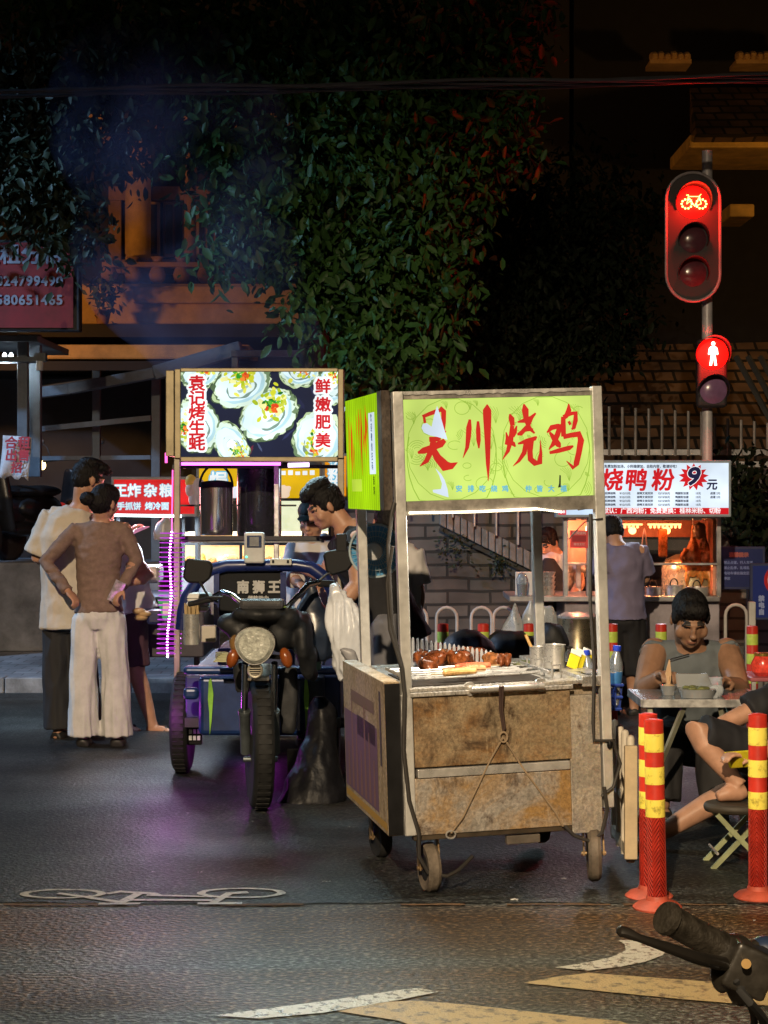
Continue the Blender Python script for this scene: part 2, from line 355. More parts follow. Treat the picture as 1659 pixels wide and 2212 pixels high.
for i in range(N):
    p = pa+dv*(i/N); q = pa+dv*((i+.9)/N)
    hh = .16; mb.add([V((x.x, yy, x.z-.12))-V((0, 16.6, 0)) for yy in (16.44, 16.598) for x in (p, q, q-up*hh, p-up*hh)], [(0, 1, 2, 3), (7, 6, 5, 4), (0, 4, 5, 1), (1, 5, 6, 2), (2, 6, 7, 3), (3, 7, 4, 0)])
mb.build('stair_string', M('stair_brick', (.27, .26, .25), .8, var=.3, bump=.4), t, bev=.008)
mb = MB(); mb.bar(pa-V((0, 16.54, .12))-V((0, 0, .19)), pb-V((0, 16.54, .12))-V((0, 0, .19)), .1, .04); mb.build('stair_edge', M('edge_dark', (.06, .06, .06), .8), t)
mb = MB(); rng = random.Random(3)
for (cx, cy, r) in ((985, 1175, .09), (1080, 1210, .05), (1165, 1228, .06)):
    for i in range(90):
        c = W(cx, cy, 16.5)+V((rng.gauss(0, r), rng.uniform(-.08, .02), rng.gauss(0, r))); c -= V((0, 16.6, .12))
        d = V((rng.uniform(-1, 1), rng.uniform(-1, 1), rng.uniform(-1, .3))).normalized()*.05; e = d.orthogonal().normalized()*.012
        mb.add([c, c+d*.5+e, c+d, c+d*.5-e], [(0, 1, 2, 3)])
mb.build('weed', M('dark_leaf', (.03, .045, .02), .6), t)
# iron bars of the stair railing in front of the brick wall
STEEL = M('galvanised', (.42, .42, .44), .45, .7, var=.25, vs=10)
GREYP = M('grey_post_paint', (.13, .15, .17), .55, var=.25, vs=5)
t = thing('stair_railing', 'thin grey stair bars standing in front of the grey brick wall', 'railing', (0, 16.35, .12))
mb = MB()
for i in range(7):
    x = 884+i*47; a = W(x, 1004, 16.35); yb = 1110+(x-960)*.42 if x > 960 else 1110
    b = W(x, max(1085, yb), 16.35); b.z = max(b.z, .12); mb.cyl((a.x, 0, a.z-.12), (b.x, 0, b.z-.12), .012, n=6)
mb.build('bar', STEEL, t); mb = MB(); a, b = W(850, 1003, 16.35), W(1240, 1003, 16.35); mb.cyl((a.x, 0, a.z-.12), (b.x, 0, b.z-.12), .02, n=8); mb.build('rail', STEEL, t)
# railing on the right, above the roast duck stall
t = thing('metal_railing', 'pale upright bars of a metal railing above the duck noodle sign', 'railing', W(1480, 985, 16.7))
o = V(t.location); mb = MB()
for i in range(15):
    x = 1316+i*28.5; top = 878+(i*5.3 if i > 7 else i*3)*.55; p, q = W(x, top, 16.7)-o, W(x, 985, 16.7)-o
    mb.cyl(p, q, .014, n=8)
mb.build('bar', M('pale_bar', (.34, .32, .31), .4, .5), t)
mb = MB(); mb.bar(W(1296, 977, 16.72)-o, W(1760, 977, 16.72)-o, .05, .05); mb.bar(W(1296, 1003, 16.72)-o, W(1760, 1003, 16.72)-o, .05, .05); mb.build('rail', STEEL, t)

# ---------------------------------------------------------------- buildings behind
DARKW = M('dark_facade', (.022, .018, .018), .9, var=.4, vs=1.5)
ORNG = M('ochre_render', (.42, .25, .11), .85, var=.35, vs=2.2, bump=.2, bs=20)
BRN = M('brown_render', (.24, .13, .09), .85, var=.35, vs=3)
TILE = M_brick('roof_tile', (.26, .15, .09), (.13, .075, .05), (.02, .015, .012), 1.9, .42, .24, .03, 1.2, .75, 'xz', .65)
GLASSD = M('dark_glass', (.02, .02, .025), .12)
t = thing('apartment_building', 'old ochre building with pillars and balcony behind the tall tree', 'building', (0, 21, .12)); o = V(t.location)
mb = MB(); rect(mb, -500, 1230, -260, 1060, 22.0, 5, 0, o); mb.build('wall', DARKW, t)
mb = MB(); rect(mb, 60, 670, 612, 700, 20.3, 1.6, 0, o); mb.build('parapet', ORNG, t, bev=.03)
mb = MB(); rect(mb, 287, 640, 617, 655, 20.2, .09, 0, o); mb.build('parapet_panel', ORNG, t, bev=.02)
mb = MB(); rect(mb, 40, 700, 700, 728, 20.0, 1.9, 0, o); mb.build('slab', DARKW, t)
for i, (x0, x1) in enumerate(((270, 326), (398, 424))):
    mb = MB(); p = W((x0+x1)/2, 560, 21.4)-o; r = (x1-x0)/2*21.4/F
    mb.lathe([(r*1.0, 0), (r*1.0, 1.2), (r*1.12, 1.22), (r*1.12, 1.3), (r, 1.32), (r, 2.2)], 18, Matrix.Translation(W((x0+x1)/2, 612, 21.4)-o)); mb.build('pillar', ORNG if i == 0 else BRN, t)
mb = MB(); rect(mb, 234, 470, 402, 432, 21.75, .2, 0, o); rect(mb, 234, 262, 432, 590, 21.75, .2, 0, o); rect(mb, 262, 470, 560, 590, 21.76, .2, 0, o); mb.build('window_surround', BRN, t, bev=.01)
for (x0, x1, y0, y1) in ((264, 345, 434, 556), (352, 400, 434, 556), (424, 466, 434, 556)):
    f = MB(); rect(f, x0, x1, y0, y1, 21.9, .08, 0, o); f = f.build('window', M('window_frame_brown', (.22, .13, .09), .6), t, bev=.01)
    g = MB()
    for k in range(2):
        xx = x0+6+k*((x1-x0-6)/2); rect(g, xx, xx+(x1-x0)/2-9, y0+8, y1-8, 21.885, .01, 0, o)
    g.build('pane', GLASSD, f)
mb = MB()
for i in range(8):
    x = 236+i*52; p = W(x, 612, 21.2)-o
    mb.lathe([(.05, 0), (.085, .04), (.1, .1), (.06, .2), (.05, .26), (.08, .3)], 10, Matrix.Translation(p))
rect(mb, 220, 640, 566, 576, 21.1, .2, 0, o); mb.build('balustrade', BRN, t)
mb = MB(); rect(mb, 190, 236, 241, 272, 20.5, 1.3, 0, o); rect(mb, 110, 132, 243, 262, 20.5, 1.3, 0, o); rect(mb, 240, 640, 243, 262, 20.9, .9, 0, o); mb.build('eave', ORNG, t, bev=.02)
mb = MB(); rect(mb, 82, 540, 744, 776, 19.0, 1.2, 0, o); mb.build('beam', M('ochre_beam', (.50, .28, .09), .8, var=.3, vs=3), t, bev=.02)
mb = MB(); rect(mb, -400, 800, 780, 800, 18.9, 2.5, 0, o); mb.build('awning_slab', DARKW, t)
# potted plant on the parapet ledge
def sprig(mb, c, n, spread, leaf, rng, mi=0, droop=.3):
    for i in range(n):
        p = V(c)+V((rng.gauss(0, spread[0]), rng.gauss(0, spread[1]), rng.gauss(0, spread[2])))
        d = V((rng.uniform(-1, 1), rng.uniform(-1, 1), rng.uniform(-1, .7)-droop)).normalized()*leaf*rng.uniform(.7, 1.2); e = d.cross(V((rng.uniform(-1, 1), rng.uniform(-1, 1), 1))).normalized()*d.length*.26
        mb.add([p, p+d*.5+e, p+d, p+d*.5-e], [(0, 1, 2, 3)], mi)
t = thing('potted_plant', 'dark leafy potted plant silhouetted against the ochre parapet', 'plant', W(222, 700, 19.9)); rng = random.Random(4)
mb = MB(); mb.lathe([(.06, 0), (.09, .14), (.1, .15)], 14); mb.build('pot', M('terracotta', (.2, .09, .05), .8), t)
mb = MB(); sprig(mb, (0, 0, .36), 170, (.085, .07, .12), .1, rng); mb.build('foliage', M('dark_leaf', (.03, .045, .02), .6), t)
mb = MB(); mb.tube([(0, 0, .1), (.01, 0, .25), (0, 0, .4)], .012, 6); mb.build('stem', M('bark', (.07, .055, .04), .9), t)
# right-hand building: tiled roof slope, yellow eave
t = thing('tiled_building', 'old building with stacked brown roof tiles and yellow eave on the right', 'building', (4, 18.5, .12)); o = V(t.location)
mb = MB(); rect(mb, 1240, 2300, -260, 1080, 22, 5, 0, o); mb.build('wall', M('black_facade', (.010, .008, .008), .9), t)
mb = MB(); a0, a1 = W(1225, 985, 18.2)-o, W(2100, 985, 18.2)-o; b0, b1 = W(1225, 748, 20.5)-o, W(2100, 730, 20.5)-o
mb.add([a0, a1, b1, b0, a0-V((0, -.3, .4)), a1-V((0, -.3, .4)), b1-V((0, 0, .6)), b0-V((0, 0, .6))], [(0, 1, 2, 3), (7, 6, 5, 4), (0, 4, 5, 1), (1, 5, 6, 2), (2, 6, 7, 3), (3, 7, 4, 0)])
mb.build('tiled_roof', TILE, t)
mb = MB()
for i in range(3): mb.bar(W(1590+i*26, 770, 18.0)-o, W(1720+i*26, 1010, 17.6)-o, .045)
mb.build('stair_stringer', M('edge_dark', (.06, .06, .06), .8), t)
mb = MB(); rect(mb, 1490, 2200, 290, 319, 20, 1.4, 0, o); rect(mb, 1576, 1630, 440, 468, 20.5, .8, 0, o); mb.build('eave', M('yellow_eave', (.62, .38, .10), .8, var=.3, vs=3), t, bev=.02)
mb = MB(); a0, a1 = W(1505, 290, 19.8)-o, W(2200, 286, 19.8)-o; b0, b1 = W(1490, 190, 21.5)-o, W(2200, 180, 21.5)-o
mb.add([a0, a1, b1, b0, a0-V((0, -.2, .05)), a1-V((0, -.2, .05)), b1-V((0, 0, .5)), b0-V((0, 0, .5))], [(0, 1, 2, 3), (7, 6, 5, 4), (0, 4, 5, 1), (1, 5, 6, 2), (2, 6, 7, 3), (3, 7, 4, 0)])
mb.build('upper_roof', TILE, t)
for (x0, x1) in ((1405, 1494), (1590, 1760)):
    mb = MB(); n = int((x1-x0)/14)
    for i in range(n): mb.ell(W(x0+7+i*14, 124+random.uniform(-3, 3), 21)-o, (.055, .09, .06), 10)
    rect(mb, x0, x1, 128, 137, 20.95, .4, 0, o); mb.build('ridge', ORNG, t)
mb = MB(); rect(mb, 1345, 1362, 668, 705, 18.4, .2, 0, o); mb.build('red_lantern', M('red_lantern', (.5, .02, .02), .6), t, bev=.03)

# canopy frame on the left with posts, hanging lamp and inner frames
t = thing('steel_canopy', 'grey steel canopy frame with slanting awning edge behind the couple', 'canopy', (-3.4, 16.5, .12)); o = V(t.location)
for (x, w, d, y1) in ((48, 22, 15.9, 1000), (74, 26, 16.2, 1030), (207, 17, 17.6, 1215), (336, 19, 17.4, 1215)):
    mb = MB(); rect(mb, x-w/2, x+w/2, 722 if x < 100 else 800, y1, d, .09, 0, o); mb.build('post', GREYP, t, bev=.006)
mb = MB(); mb.bar(W(60, 852, 17.0)-o, W(150, 840, 17.0)-o, .12, .1); mb.bar(W(150, 840, 17.0)-o, W(335, 806, 16.9)-o, .12, .1); mb.bar(W(335, 806, 16.9)-o, W(522, 752, 16.8)-o, .12, .13)
mb.build('awning_edge', M('awning_grey', (.11, .12, .14), .6, var=.25), t, bev=.01)
mb = MB(); P = [W(60, 852, 17.0), W(335, 806, 16.9), W(522, 752, 16.8), W(540, 752, 20), W(350, 800, 20), W(60, 840, 20)]
mb.add([p-o for p in P], [(0, 1, 4, 5), (1, 2, 3, 4)]); mb.add([p-o+V((0, 0, .02)) for p in P], [(5, 4, 1, 0), (4, 3, 2, 1)]); mb.build('awning_sheet', M('awning_dark', (.07, .075, .085), .7), t)
mb = MB(); rect(mb, 498, 648, 756, 770, 16.7, .1, 0, o); rect(mb, 500, 514, 770, 800, 16.75, .08, 0, o); mb.build('crossbar', GREYP, t, bev=.006)
for ya, yb, dp in ((770, 782, .2), (724, 738, 1.6)): mb = MB(); rect(mb, -60, 80, ya, yb, 15.85, dp, 0, o); mb.build('crossbar', GREYP, t, bev=.006)
mb = MB(); mb.bar(W(85, 927, 17.5)-o, W(326, 903, 17.35)-o, .05, .05); mb.bar(W(85, 990, 17.7)-o, W(326, 988, 17.6)-o, .04, .04); mb.build('brace', M('dim_grey', (.16, .17, .19), .6), t)
l = MB(); p = W(85, 765, 15.8)-o; rect(l, 72, 98, 762, 780, 15.75, .1, 0, o); l = l.build('lamp_bracket', GREYP, t)
g = MB(); g.cyl(W(86, 780, 15.75)-o, W(85, 800, 15.75)-o, .032, n=12); g.build('lamp_tube', M('lamp_white', (.75, .78, .8), .4), l)
g = MB()
for x in (10, 24): g.ell(W(x, 770, 15.9)-o, (.02, .02, .035), 10)
g.build('lit_bulb', M('lit_bulb', (1, 1, 1), emit=9, ecol=(.85, .95, 1)), l)
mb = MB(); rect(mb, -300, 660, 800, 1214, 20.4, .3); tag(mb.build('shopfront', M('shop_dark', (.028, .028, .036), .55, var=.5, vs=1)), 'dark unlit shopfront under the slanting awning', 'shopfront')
mb = MB(); p = W(92, 1005, 19.8); mb.ell((0, 0, 0), (.036, .03, .05), 14); tag(mb.build('wall_lamp', M('warm_bulb', (1, .7, .3), emit=7, ecol=(1, .72, .32)), None, p), 'small round yellow lamp glowing in the dark shopfront', 'lamp')

# hanging red letting board
POSTER = M_print('printed_board'); 
t = thing('letting_sign', 'dim red hanging board with grey characters and phone numbers', 'sign', W(60, 620, 15.2)); o = V(t.location)
mb = MB(); rect(mb, -260, 172, 518, 715, 15.22, .14, 0, o); mb.build('frame', M('black_frame', (.02, .02, .025), .6), t, bev=.01)
mb = MB(); rect(mb, -250, 158, 524, 708, 15.205, .012, 0, o); mb.build('board', M('red_board', (.22, .010, .010), .6, var=.2), t)
def zrow(mb, s, x, y, size, d, o, mi=0, bold=0, align='RIGHT', sx=1, shear=0, sp=1, off=.004):
    mb.text(s, 0, 0, size*d/F, None, 0, bold*d/F, sx, shear, align, mi, Matrix.Translation(W(x, y, d)-o-V((0, off, 0))), sp)
mb = MB(); zrow(mb, '整租分租', 137, 552, 46, 15.2, o, 0, 1.2); zrow(mb, '13824799490', 136, 608, 29, 15.2, o, 0, 1, sp=1.12); zrow(mb, '13580651465', 136, 649, 29, 15.2, o, 0, 1, sp=1.12)
mb.build('lettering', M('grey_letter', (.26, .26, .30), .5), t)
# calligraphy notice on the post
t = thing('paper_notice', 'curling white paper notice brushed with red characters on the canopy post', 'notice', W(38, 985, 15.6)); o = V(t.location)
mb = MB(); gx, gz = 8, 10; vs = []
for j in range(gz+1):
    for i in range(gx+1):
        x = 6+i*62/gx+(j*-.6); y = 940+j*9.0+(i*.6)+(5*math.sin(i*1.7) if j == gz else 0)
        vs.append(W(x, y, 15.6)-o+V((0, .02*math.sin(i*.8+j*.5), 0)))
mb.add(vs, [(j*(gx+1)+i, j*(gx+1)+i+1, (j+1)*(gx+1)+i+1, (j+1)*(gx+1)+i) for j in range(gz) for i in range(gx)], 0, True)
po = mb.build('sheet', M('notice_paper', (.62, .58, .58), .8), t); sd = po.modifiers.new('s', 'SOLIDIFY'); sd.thickness = .003
for s, x, y, sz in (('合租', 38, 958, 28), ('出售', 38, 985, 27), ('招', 36, 1012, 25)): mb = MB(); zrow(mb, s, x, y, sz, 15.55, o, 0, .9, 'CENTER', shear=.1); mb.build('lettering', M('red_ink', (.55, .05, .07), .7), t)

# ---------------------------------------------------------------- trees
LEAF = {}
def leafmat(name, c, tr=.25):
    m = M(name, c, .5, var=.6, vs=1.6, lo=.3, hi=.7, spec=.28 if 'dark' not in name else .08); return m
def leaves(clumps, leaf, seed, dens=1.0):
    rs = np.random.RandomState(seed); Vs = []; n0 = 0
    for (px, py, d, rx, ry, rz, n) in clumps:
        c = np.array(W(px, py, d)); n = int(n*dens); k = max(3, n//26)
        u = rs.normal(size=(k, 3)); u /= np.linalg.norm(u, axis=1)[:, None]; u *= (rs.rand(k, 1)**.45)
        cc = c+u*np.array([rx, ry, rz])                                        # twig ends; each carries a spray of leaves
        idx = rs.randint(0, k, n); p = cc[idx]+rs.normal(size=(n, 3))*np.array([.12, .13, .11])
        dr = rs.normal(size=(n, 3)); dr[:, 2] -= .95; dr /= np.linalg.norm(dr, axis=1)[:, None]
        L = leaf*rs.uniform(.4, 1.3, n)[:, None]; up = rs.normal(size=(n, 3))*.7+np.array([0, -.6, .8])
        sd = np.cross(dr, up); sd /= np.linalg.norm(sd, axis=1)[:, None]; nr = np.cross(sd, dr)
        w = L*.24
        q = [p, p+dr*L*.3+sd*w*.85+nr*L*.06, p+dr*L*.68+sd*w*.8+nr*L*.05, p+dr*L-nr*L*.06, p+dr*L*.68-sd*w*.8+nr*L*.05, p+dr*L*.3-sd*w*.85+nr*L*.06]
        Vs.append(np.stack(q, 1).reshape(-1, 3))
    return np.concatenate(Vs)
def crown(name, parent, clumps, leaf, seed, m, o, dens=1.0):
    v = leaves(clumps, leaf, seed, dens)-np.array(o); n = len(v)//6
    me = bpy.data.meshes.new(name); me.vertices.add(len(v)); me.vertices.foreach_set('co', v.ravel())
    quads = np.array([[0, 1, 2, 3], [0, 3, 4, 5]]); li = (np.arange(n)[:, None, None]*6+quads[None]).reshape(-1)
    me.loops.add(len(li)); me.loops.foreach_set('vertex_index', li); me.polygons.add(2*n); me.polygons.foreach_set('loop_start', np.arange(2*n)*4)
    me.update(calc_edges=True); me.materials.append(m)
    ob = bpy.data.objects.new(name, me); COL.objects.link(ob); ob.parent = parent; return ob
BARK = M('tree_bark', (.055, .05, .045), .95, var=.4, vs=9, bump=.8, bs=18, stretch=(1, 1, .3))
def trunk(parent, o, base, path, r0, limbs):
    mb = MB(); P = [W(*p)-o for p in path]; n = len(P)
    mb.tube([V((P[0].x, P[0].y, 0))-V((0, 0, 0))]+P, [r0*1.45]+[r0*(1-.55*i/n) for i in range(n)], 12)
    for L in limbs: mb.tube([W(*p)-o for p in L], [r0*.42*(1-.7*i/len(L)) for i in range(len(L))], 7)
    return mb.build('trunk', BARK, parent)
t = thing('street_tree', 'tall dark broadleaf tree spreading over the stalls in the middle', 'tree', (W(680, 1000, 15.3).x, 15.3, .12)); o = V(t.location)
trunk(t, o, None, [(688, 1000, 15.3), (680, 780, 15.3), (672, 560, 15.3), (668, 380, 15.3), (700, 200, 15.3), (760, 40, 15.3)], .14,
      [[(672, 480, 15.3), (560, 330, 15.1), (430, 230, 14.9)], [(668, 380, 15.3), (800, 250, 15.2), (950, 160, 15)], [(676, 600, 15.3), (800, 520, 15), (900, 470, 14.8)], [(700, 200, 15.3), (560, 80, 15.4), (400, 10, 15.5)],
       [(690, 470, 15.1), (640, 425, 14.95), (607, 412, 14.9)], [(690, 470, 15.1), (650, 452, 14.9), (605, 450, 14.85)]])
C1 = [(600, 120, 15.2, 1.0, .9, .55, 1700), (350, 90, 15.4, 1.0, .8, .5, 1500), (880, 100, 15.0, 1.0, .9, .6, 1800), (150, 60, 15.5, .8, .7, .4, 900), (1060, 90, 15.2, .5, .6, .5, 700),
      (500, 300, 14.9, .62, .7, .5, 1200), (380, 240, 15.3, .5, .5, .35, 600), (760, 260, 14.8, .9, .8, .6, 1700), (960, 270, 14.9, .7, .7, .6, 1300), (840, 430, 14.5, .62, .6, .55, 1300),
      (930, 430, 14.9, .45, .5, .5, 700), (560, 450, 14.4, .36, .45, .36, 560), (500, 545, 14.2, .20, .3, .14, 210), (610, 560, 14.3, .30, .35, .14, 300), (716, 590, 14.4, .16, .2, .16, 150), (800, 560, 14.4, .62, .5, .4, 1000), (900, 600, 14.5, .42, .4, .4, 600),
      (840, 680, 14.4, .5, .5, .38, 760), (790, 760, 14.3, .32, .35, .28, 360), (880, 770, 14.5, .34, .4, .22, 380), (640, 645, 14.2, .07, .1, .16, 46), (608, 690, 14.2, .05, .06, .05, 16), (720, 640, 14.5, .3, .35, .3, 360), (600, 330, 15.6, .4, .5, .5, 420), (1070, 260, 15.2, .3, .4, .5, 360)]
crown('crown', t, C1, .118, 11, leafmat('leaf_green', (.036, .095, .022)), o, 1.3)
t = thing('street_tree', 'leafy tree hanging over the red letting board', 'tree', (W(-120, 1000, 16.4).x, 16.4, .12)); o = V(t.location)
trunk(t, o, None, [(-120, 900, 16.4), (-115, 600, 16.4), (-90, 350, 16.3), (-40, 150, 16.0)], .17, [[(-115, 600, 16.4), (0, 400, 15.6), (120, 300, 15)], [(-90, 350, 16.3), (40, 200, 15.5), (200, 120, 15)]])
C2 = [(60, 200, 15, .75, .7, .5, 1300), (140, 320, 14.8, .32, .5, .5, 620), (60, 370, 14.8, .5, .5, .38, 760), (170, 440, 14.6, .12, .2, .3, 240), (30, 440, 14.7, .4, .3, .16, 320), (110, 500, 14.6, .2, .2, .07, 130), (190, 545, 14.5, .05, .08, .12, 50), (140, 560, 14.5, .05, .06, .05, 24), (280, 290, 14.8, .26, .3, .3, 300), (240, 150, 15, .5, .5, .3, 520), (-60, 300, 15, .6, .6, .8, 700)]
crown('crown', t, C2, .11, 12, leafmat('leaf_dull', (.036, .05, .028)), o, 1.35)
t = thing('street_tree', 'dark bushy tree standing left of the traffic light', 'tree', (W(1190, 900, 18.0).x, 18.0, .12)); o = V(t.location)
trunk(t, o, None, [(1190, 900, 18), (1185, 640, 18), (1160, 420, 18)], .15, [[(1185, 640, 18), (1290, 480, 17.8)], [(1185, 600, 18), (1060, 480, 17.8)]])
C3 = [(1100, 480, 17.5, .8, .7, .7, 1400), (1270, 470, 17.5, .75, .7, .7, 1300), (1060, 640, 17.3, .7, .7, .7, 1200), (1230, 650, 17.4, .8, .7, .6, 1300), (1040, 770, 17.0, .6, .5, .4, 800), (1170, 770, 17.2, .6, .5, .35, 800), (1330, 600, 17.6, .4, .5, .7, 500), (1310, 750, 17.4, .4, .4, .3, 300), (1000, 560, 17.6, .5, .5, .6, 500)]
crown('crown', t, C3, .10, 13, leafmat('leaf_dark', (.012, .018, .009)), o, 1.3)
t = thing('shrub', 'dark shrub beside the blue signs at the far right', 'shrub', (W(1615, 1170, 16.0).x, 16.0, .12)); o = V(t.location)
C4 = [(1610, 1080, 16, .22, .25, .5, 420), (1640, 1140, 15.9, .25, .25, .25, 260)]
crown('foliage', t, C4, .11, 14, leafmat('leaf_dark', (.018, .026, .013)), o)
mb = MB(); mb.tube([(0, 0, 0), (.02, 0, .5), (0, 0, 1.2)], [.04, .03, .015], 8); mb.build('stem', BARK, t)
# cables overhead
mb = MB()
for k in range(5):
    mb.tube([W(-80+i*110, 196-i*2.1+k*3.5+4*math.sin(i*1.1+k*2), 13.2+.05*k) for i in range(18)], .012+.004*(k == 2), 6)
tag(mb.build('overhead_cables', M('cable_black', (.035, .035, .04), .6)), 'bundle of black cables strung across in front of the trees', 'cables')

# smoke drifting up from the stalls
mb = MB(); p = W(470, 640, 13.0)
for (x, y, r) in ((540, 760, .55), (470, 640, .7), (400, 520, .85), (430, 360, .8), (330, 250, .8)): mb.ell(W(x, y, 13.2)-p, (r, .55, r), 20)
me = vox(mb, .09, 4); sm = bpy.data.objects.new('smoke', me); COL.objects.link(sm); sm.location = p
m = bpy.data.materials.new('smoke'); m.use_nodes = True; n = m.node_tree.nodes; l = m.node_tree.links; n.remove(n['Principled BSDF'])
pv = n.new('ShaderNodeVolumePrincipled'); pv.inputs['Color'].default_value = (.42, .52, 1, 1); pv.inputs['Anisotropy'].default_value = .25
tc = n.new('ShaderNodeTexCoord'); nz = n.new('ShaderNodeTexNoise'); nz.inputs['Scale'].default_value = 1.5; nz.inputs['Detail'].default_value = 4; nz.inputs['Distortion'].default_value = .5; l.new(tc.outputs['Object'], nz.inputs[0])
mr = n.new('ShaderNodeMapRange'); mr.inputs[1].default_value = .44; mr.inputs[2].default_value = .70; mr.inputs[3].default_value = 0; mr.inputs[4].default_value = .48; l.new(nz.outputs[0], mr.inputs[0]); l.new(mr.outputs[0], pv.inputs['Density'])
l.new(pv.outputs[0], n['Material Output'].inputs['Volume']); me.materials.append(m)
sm['kind'] = 'stuff'; sm['label'] = 'bluish barbecue smoke drifting up past the ochre building'
# ================================================================ helpers for printed, backlit faces
def hit(Mx, px, py, axis, val):            # where the sight line of a pixel meets a plane of an object's own space
    I = Mx.inverted(); a = I @ V((0, 0, H)); b = I @ W(px, py, 5.0); d = b-a
    return a+d*((val-a[axis])/d[axis])
def S(r, g, b):                            # screen colour -> linear
    f = lambda c: (c/255/12.92 if c <= 10 else ((c/255+.055)/1.055)**2.4)
    return (f(r), f(g), f(b))
def blob(mb, cx, cz, rx, rz, rot, col, lay, seed, irr=.12, n=36, f=1.6):
    rg = random.Random(seed); ox = rg.uniform(0, 90); c, s = math.cos(rot), math.sin(rot); pts = []
    for i in range(n):
        w = 2*math.pi*i/n; k = 1+irr*2*noise.noise(V((math.cos(w)*f+ox, math.sin(w)*f, seed*.37)))
        x, z = math.cos(w)*rx*k, math.sin(w)*rz*k; pts.append((cx+x*c-z*s, cz+x*s+z*c))
    mb.add([(cx, -.0012*lay, cz)]+[(x, -.0012*lay, z) for x, z in pts], [(0, 1+i, 1+(i+1) % n) for i in range(n)], 0, False, col)
def brush(mb, pts, col, lay, k=0):          # a tapering brush stroke through (x, z, width)
    n = len(pts); L = []; Rr = []
    for i, (x, z, w) in enumerate(pts):
        a = pts[max(0, i-1)]; b = pts[min(n-1, i+1)]; dx, dz = b[0]-a[0], b[1]-a[1]; q = math.hypot(dx, dz) or 1
        L.append((x-dz/q*w/2, z+dx/q*w/2)); Rr.append((x+dz/q*w/2, z-dx/q*w/2))
    y = -.0012*lay-.00003*k
    vs = [(x, y, z) for x, z in L]+[(x, y, z) for x, z in Rr]
    mb.add(vs, [(i, i+1, n+i+1, n+i) for i in range(n-1)], 0, False, col)
def line(mb, pts, w, col, lay): brush(mb, [(x, z, w) for x, z in pts], col, lay)

def M_stain(name, a, b, c, metal=.5, rough=.45, vs=5, st=(1, 1, .6)):
    if name in MATS: return MATS[name]
    m = bpy.data.materials.new(name); m.use_nodes = True; n = m.node_tree.nodes; l = m.node_tree.links; bs = n['Principled BSDF']
    tc = n.new('ShaderNodeTexCoord'); mp = n.new('ShaderNodeMapping'); mp.inputs['Scale'].default_value = st; l.new(tc.outputs['Object'], mp.inputs[0])
    n1 = n.new('ShaderNodeTexNoise'); n1.inputs['Scale'].default_value = vs; n1.inputs['Detail'].default_value = 15; n1.inputs['Roughness'].default_value = .66; n1.inputs['Distortion'].default_value = .9
    l.new(mp.outputs[0], n1.inputs[0])
    rp = n.new('ShaderNodeValToRGB'); e = rp.color_ramp.elements; e[0].position = .36; e[0].color = (*b, 1); e[1].position = .66; e[1].color = (*c, 1); x = e.new(.5); x.color = (*a, 1)
    l.new(n1.outputs[0], rp.inputs[0])
    n2 = n.new('ShaderNodeTexNoise'); n2.inputs['Scale'].default_value = 110; n2.inputs['Detail'].default_value = 6; l.new(mp.outputs[0], n2.inputs[0])
    r2 = n.new('ShaderNodeMapRange'); r2.inputs[1].default_value = .35; r2.inputs[2].default_value = .6; r2.inputs[3].default_value = .6; r2.inputs[4].default_value = 1.15; l.new(n2.outputs[0], r2.inputs[0])
    sc = n.new('ShaderNodeVectorMath'); sc.operation = 'SCALE'; l.new(rp.outputs[0], sc.inputs[0]); l.new(r2.outputs[0], sc.inputs['Scale']); l.new(sc.outputs[0], bs.inputs['Base Color'])
    r3 = n.new('ShaderNodeMapRange'); r3.inputs[1].default_value = .4; r3.inputs[2].default_value = .7; r3.inputs[3].default_value = metal*.2; r3.inputs[4].default_value = metal; l.new(n1.outputs[0], r3.inputs[0]); l.new(r3.outputs[0], bs.inputs['Metallic'])
    r4 = n.new('ShaderNodeMapRange'); r4.inputs[1].default_value = .3; r4.inputs[2].default_value = .7; r4.inputs[3].default_value = min(1, rough+.25); r4.inputs[4].default_value = rough-.1; l.new(n1.outputs[0], r4.inputs[0]); l.new(r4.outputs[0], bs.inputs['Roughness'])
    bp = n.new('ShaderNodeBump'); bp.inputs['Strength'].default_value = .25; bp.inputs['Distance'].default_value = .01; l.new(n1.outputs[0], bp.inputs['Height']); l.new(bp.outputs[0], bs.inputs['Normal'])
    MATS[name] = m; return m
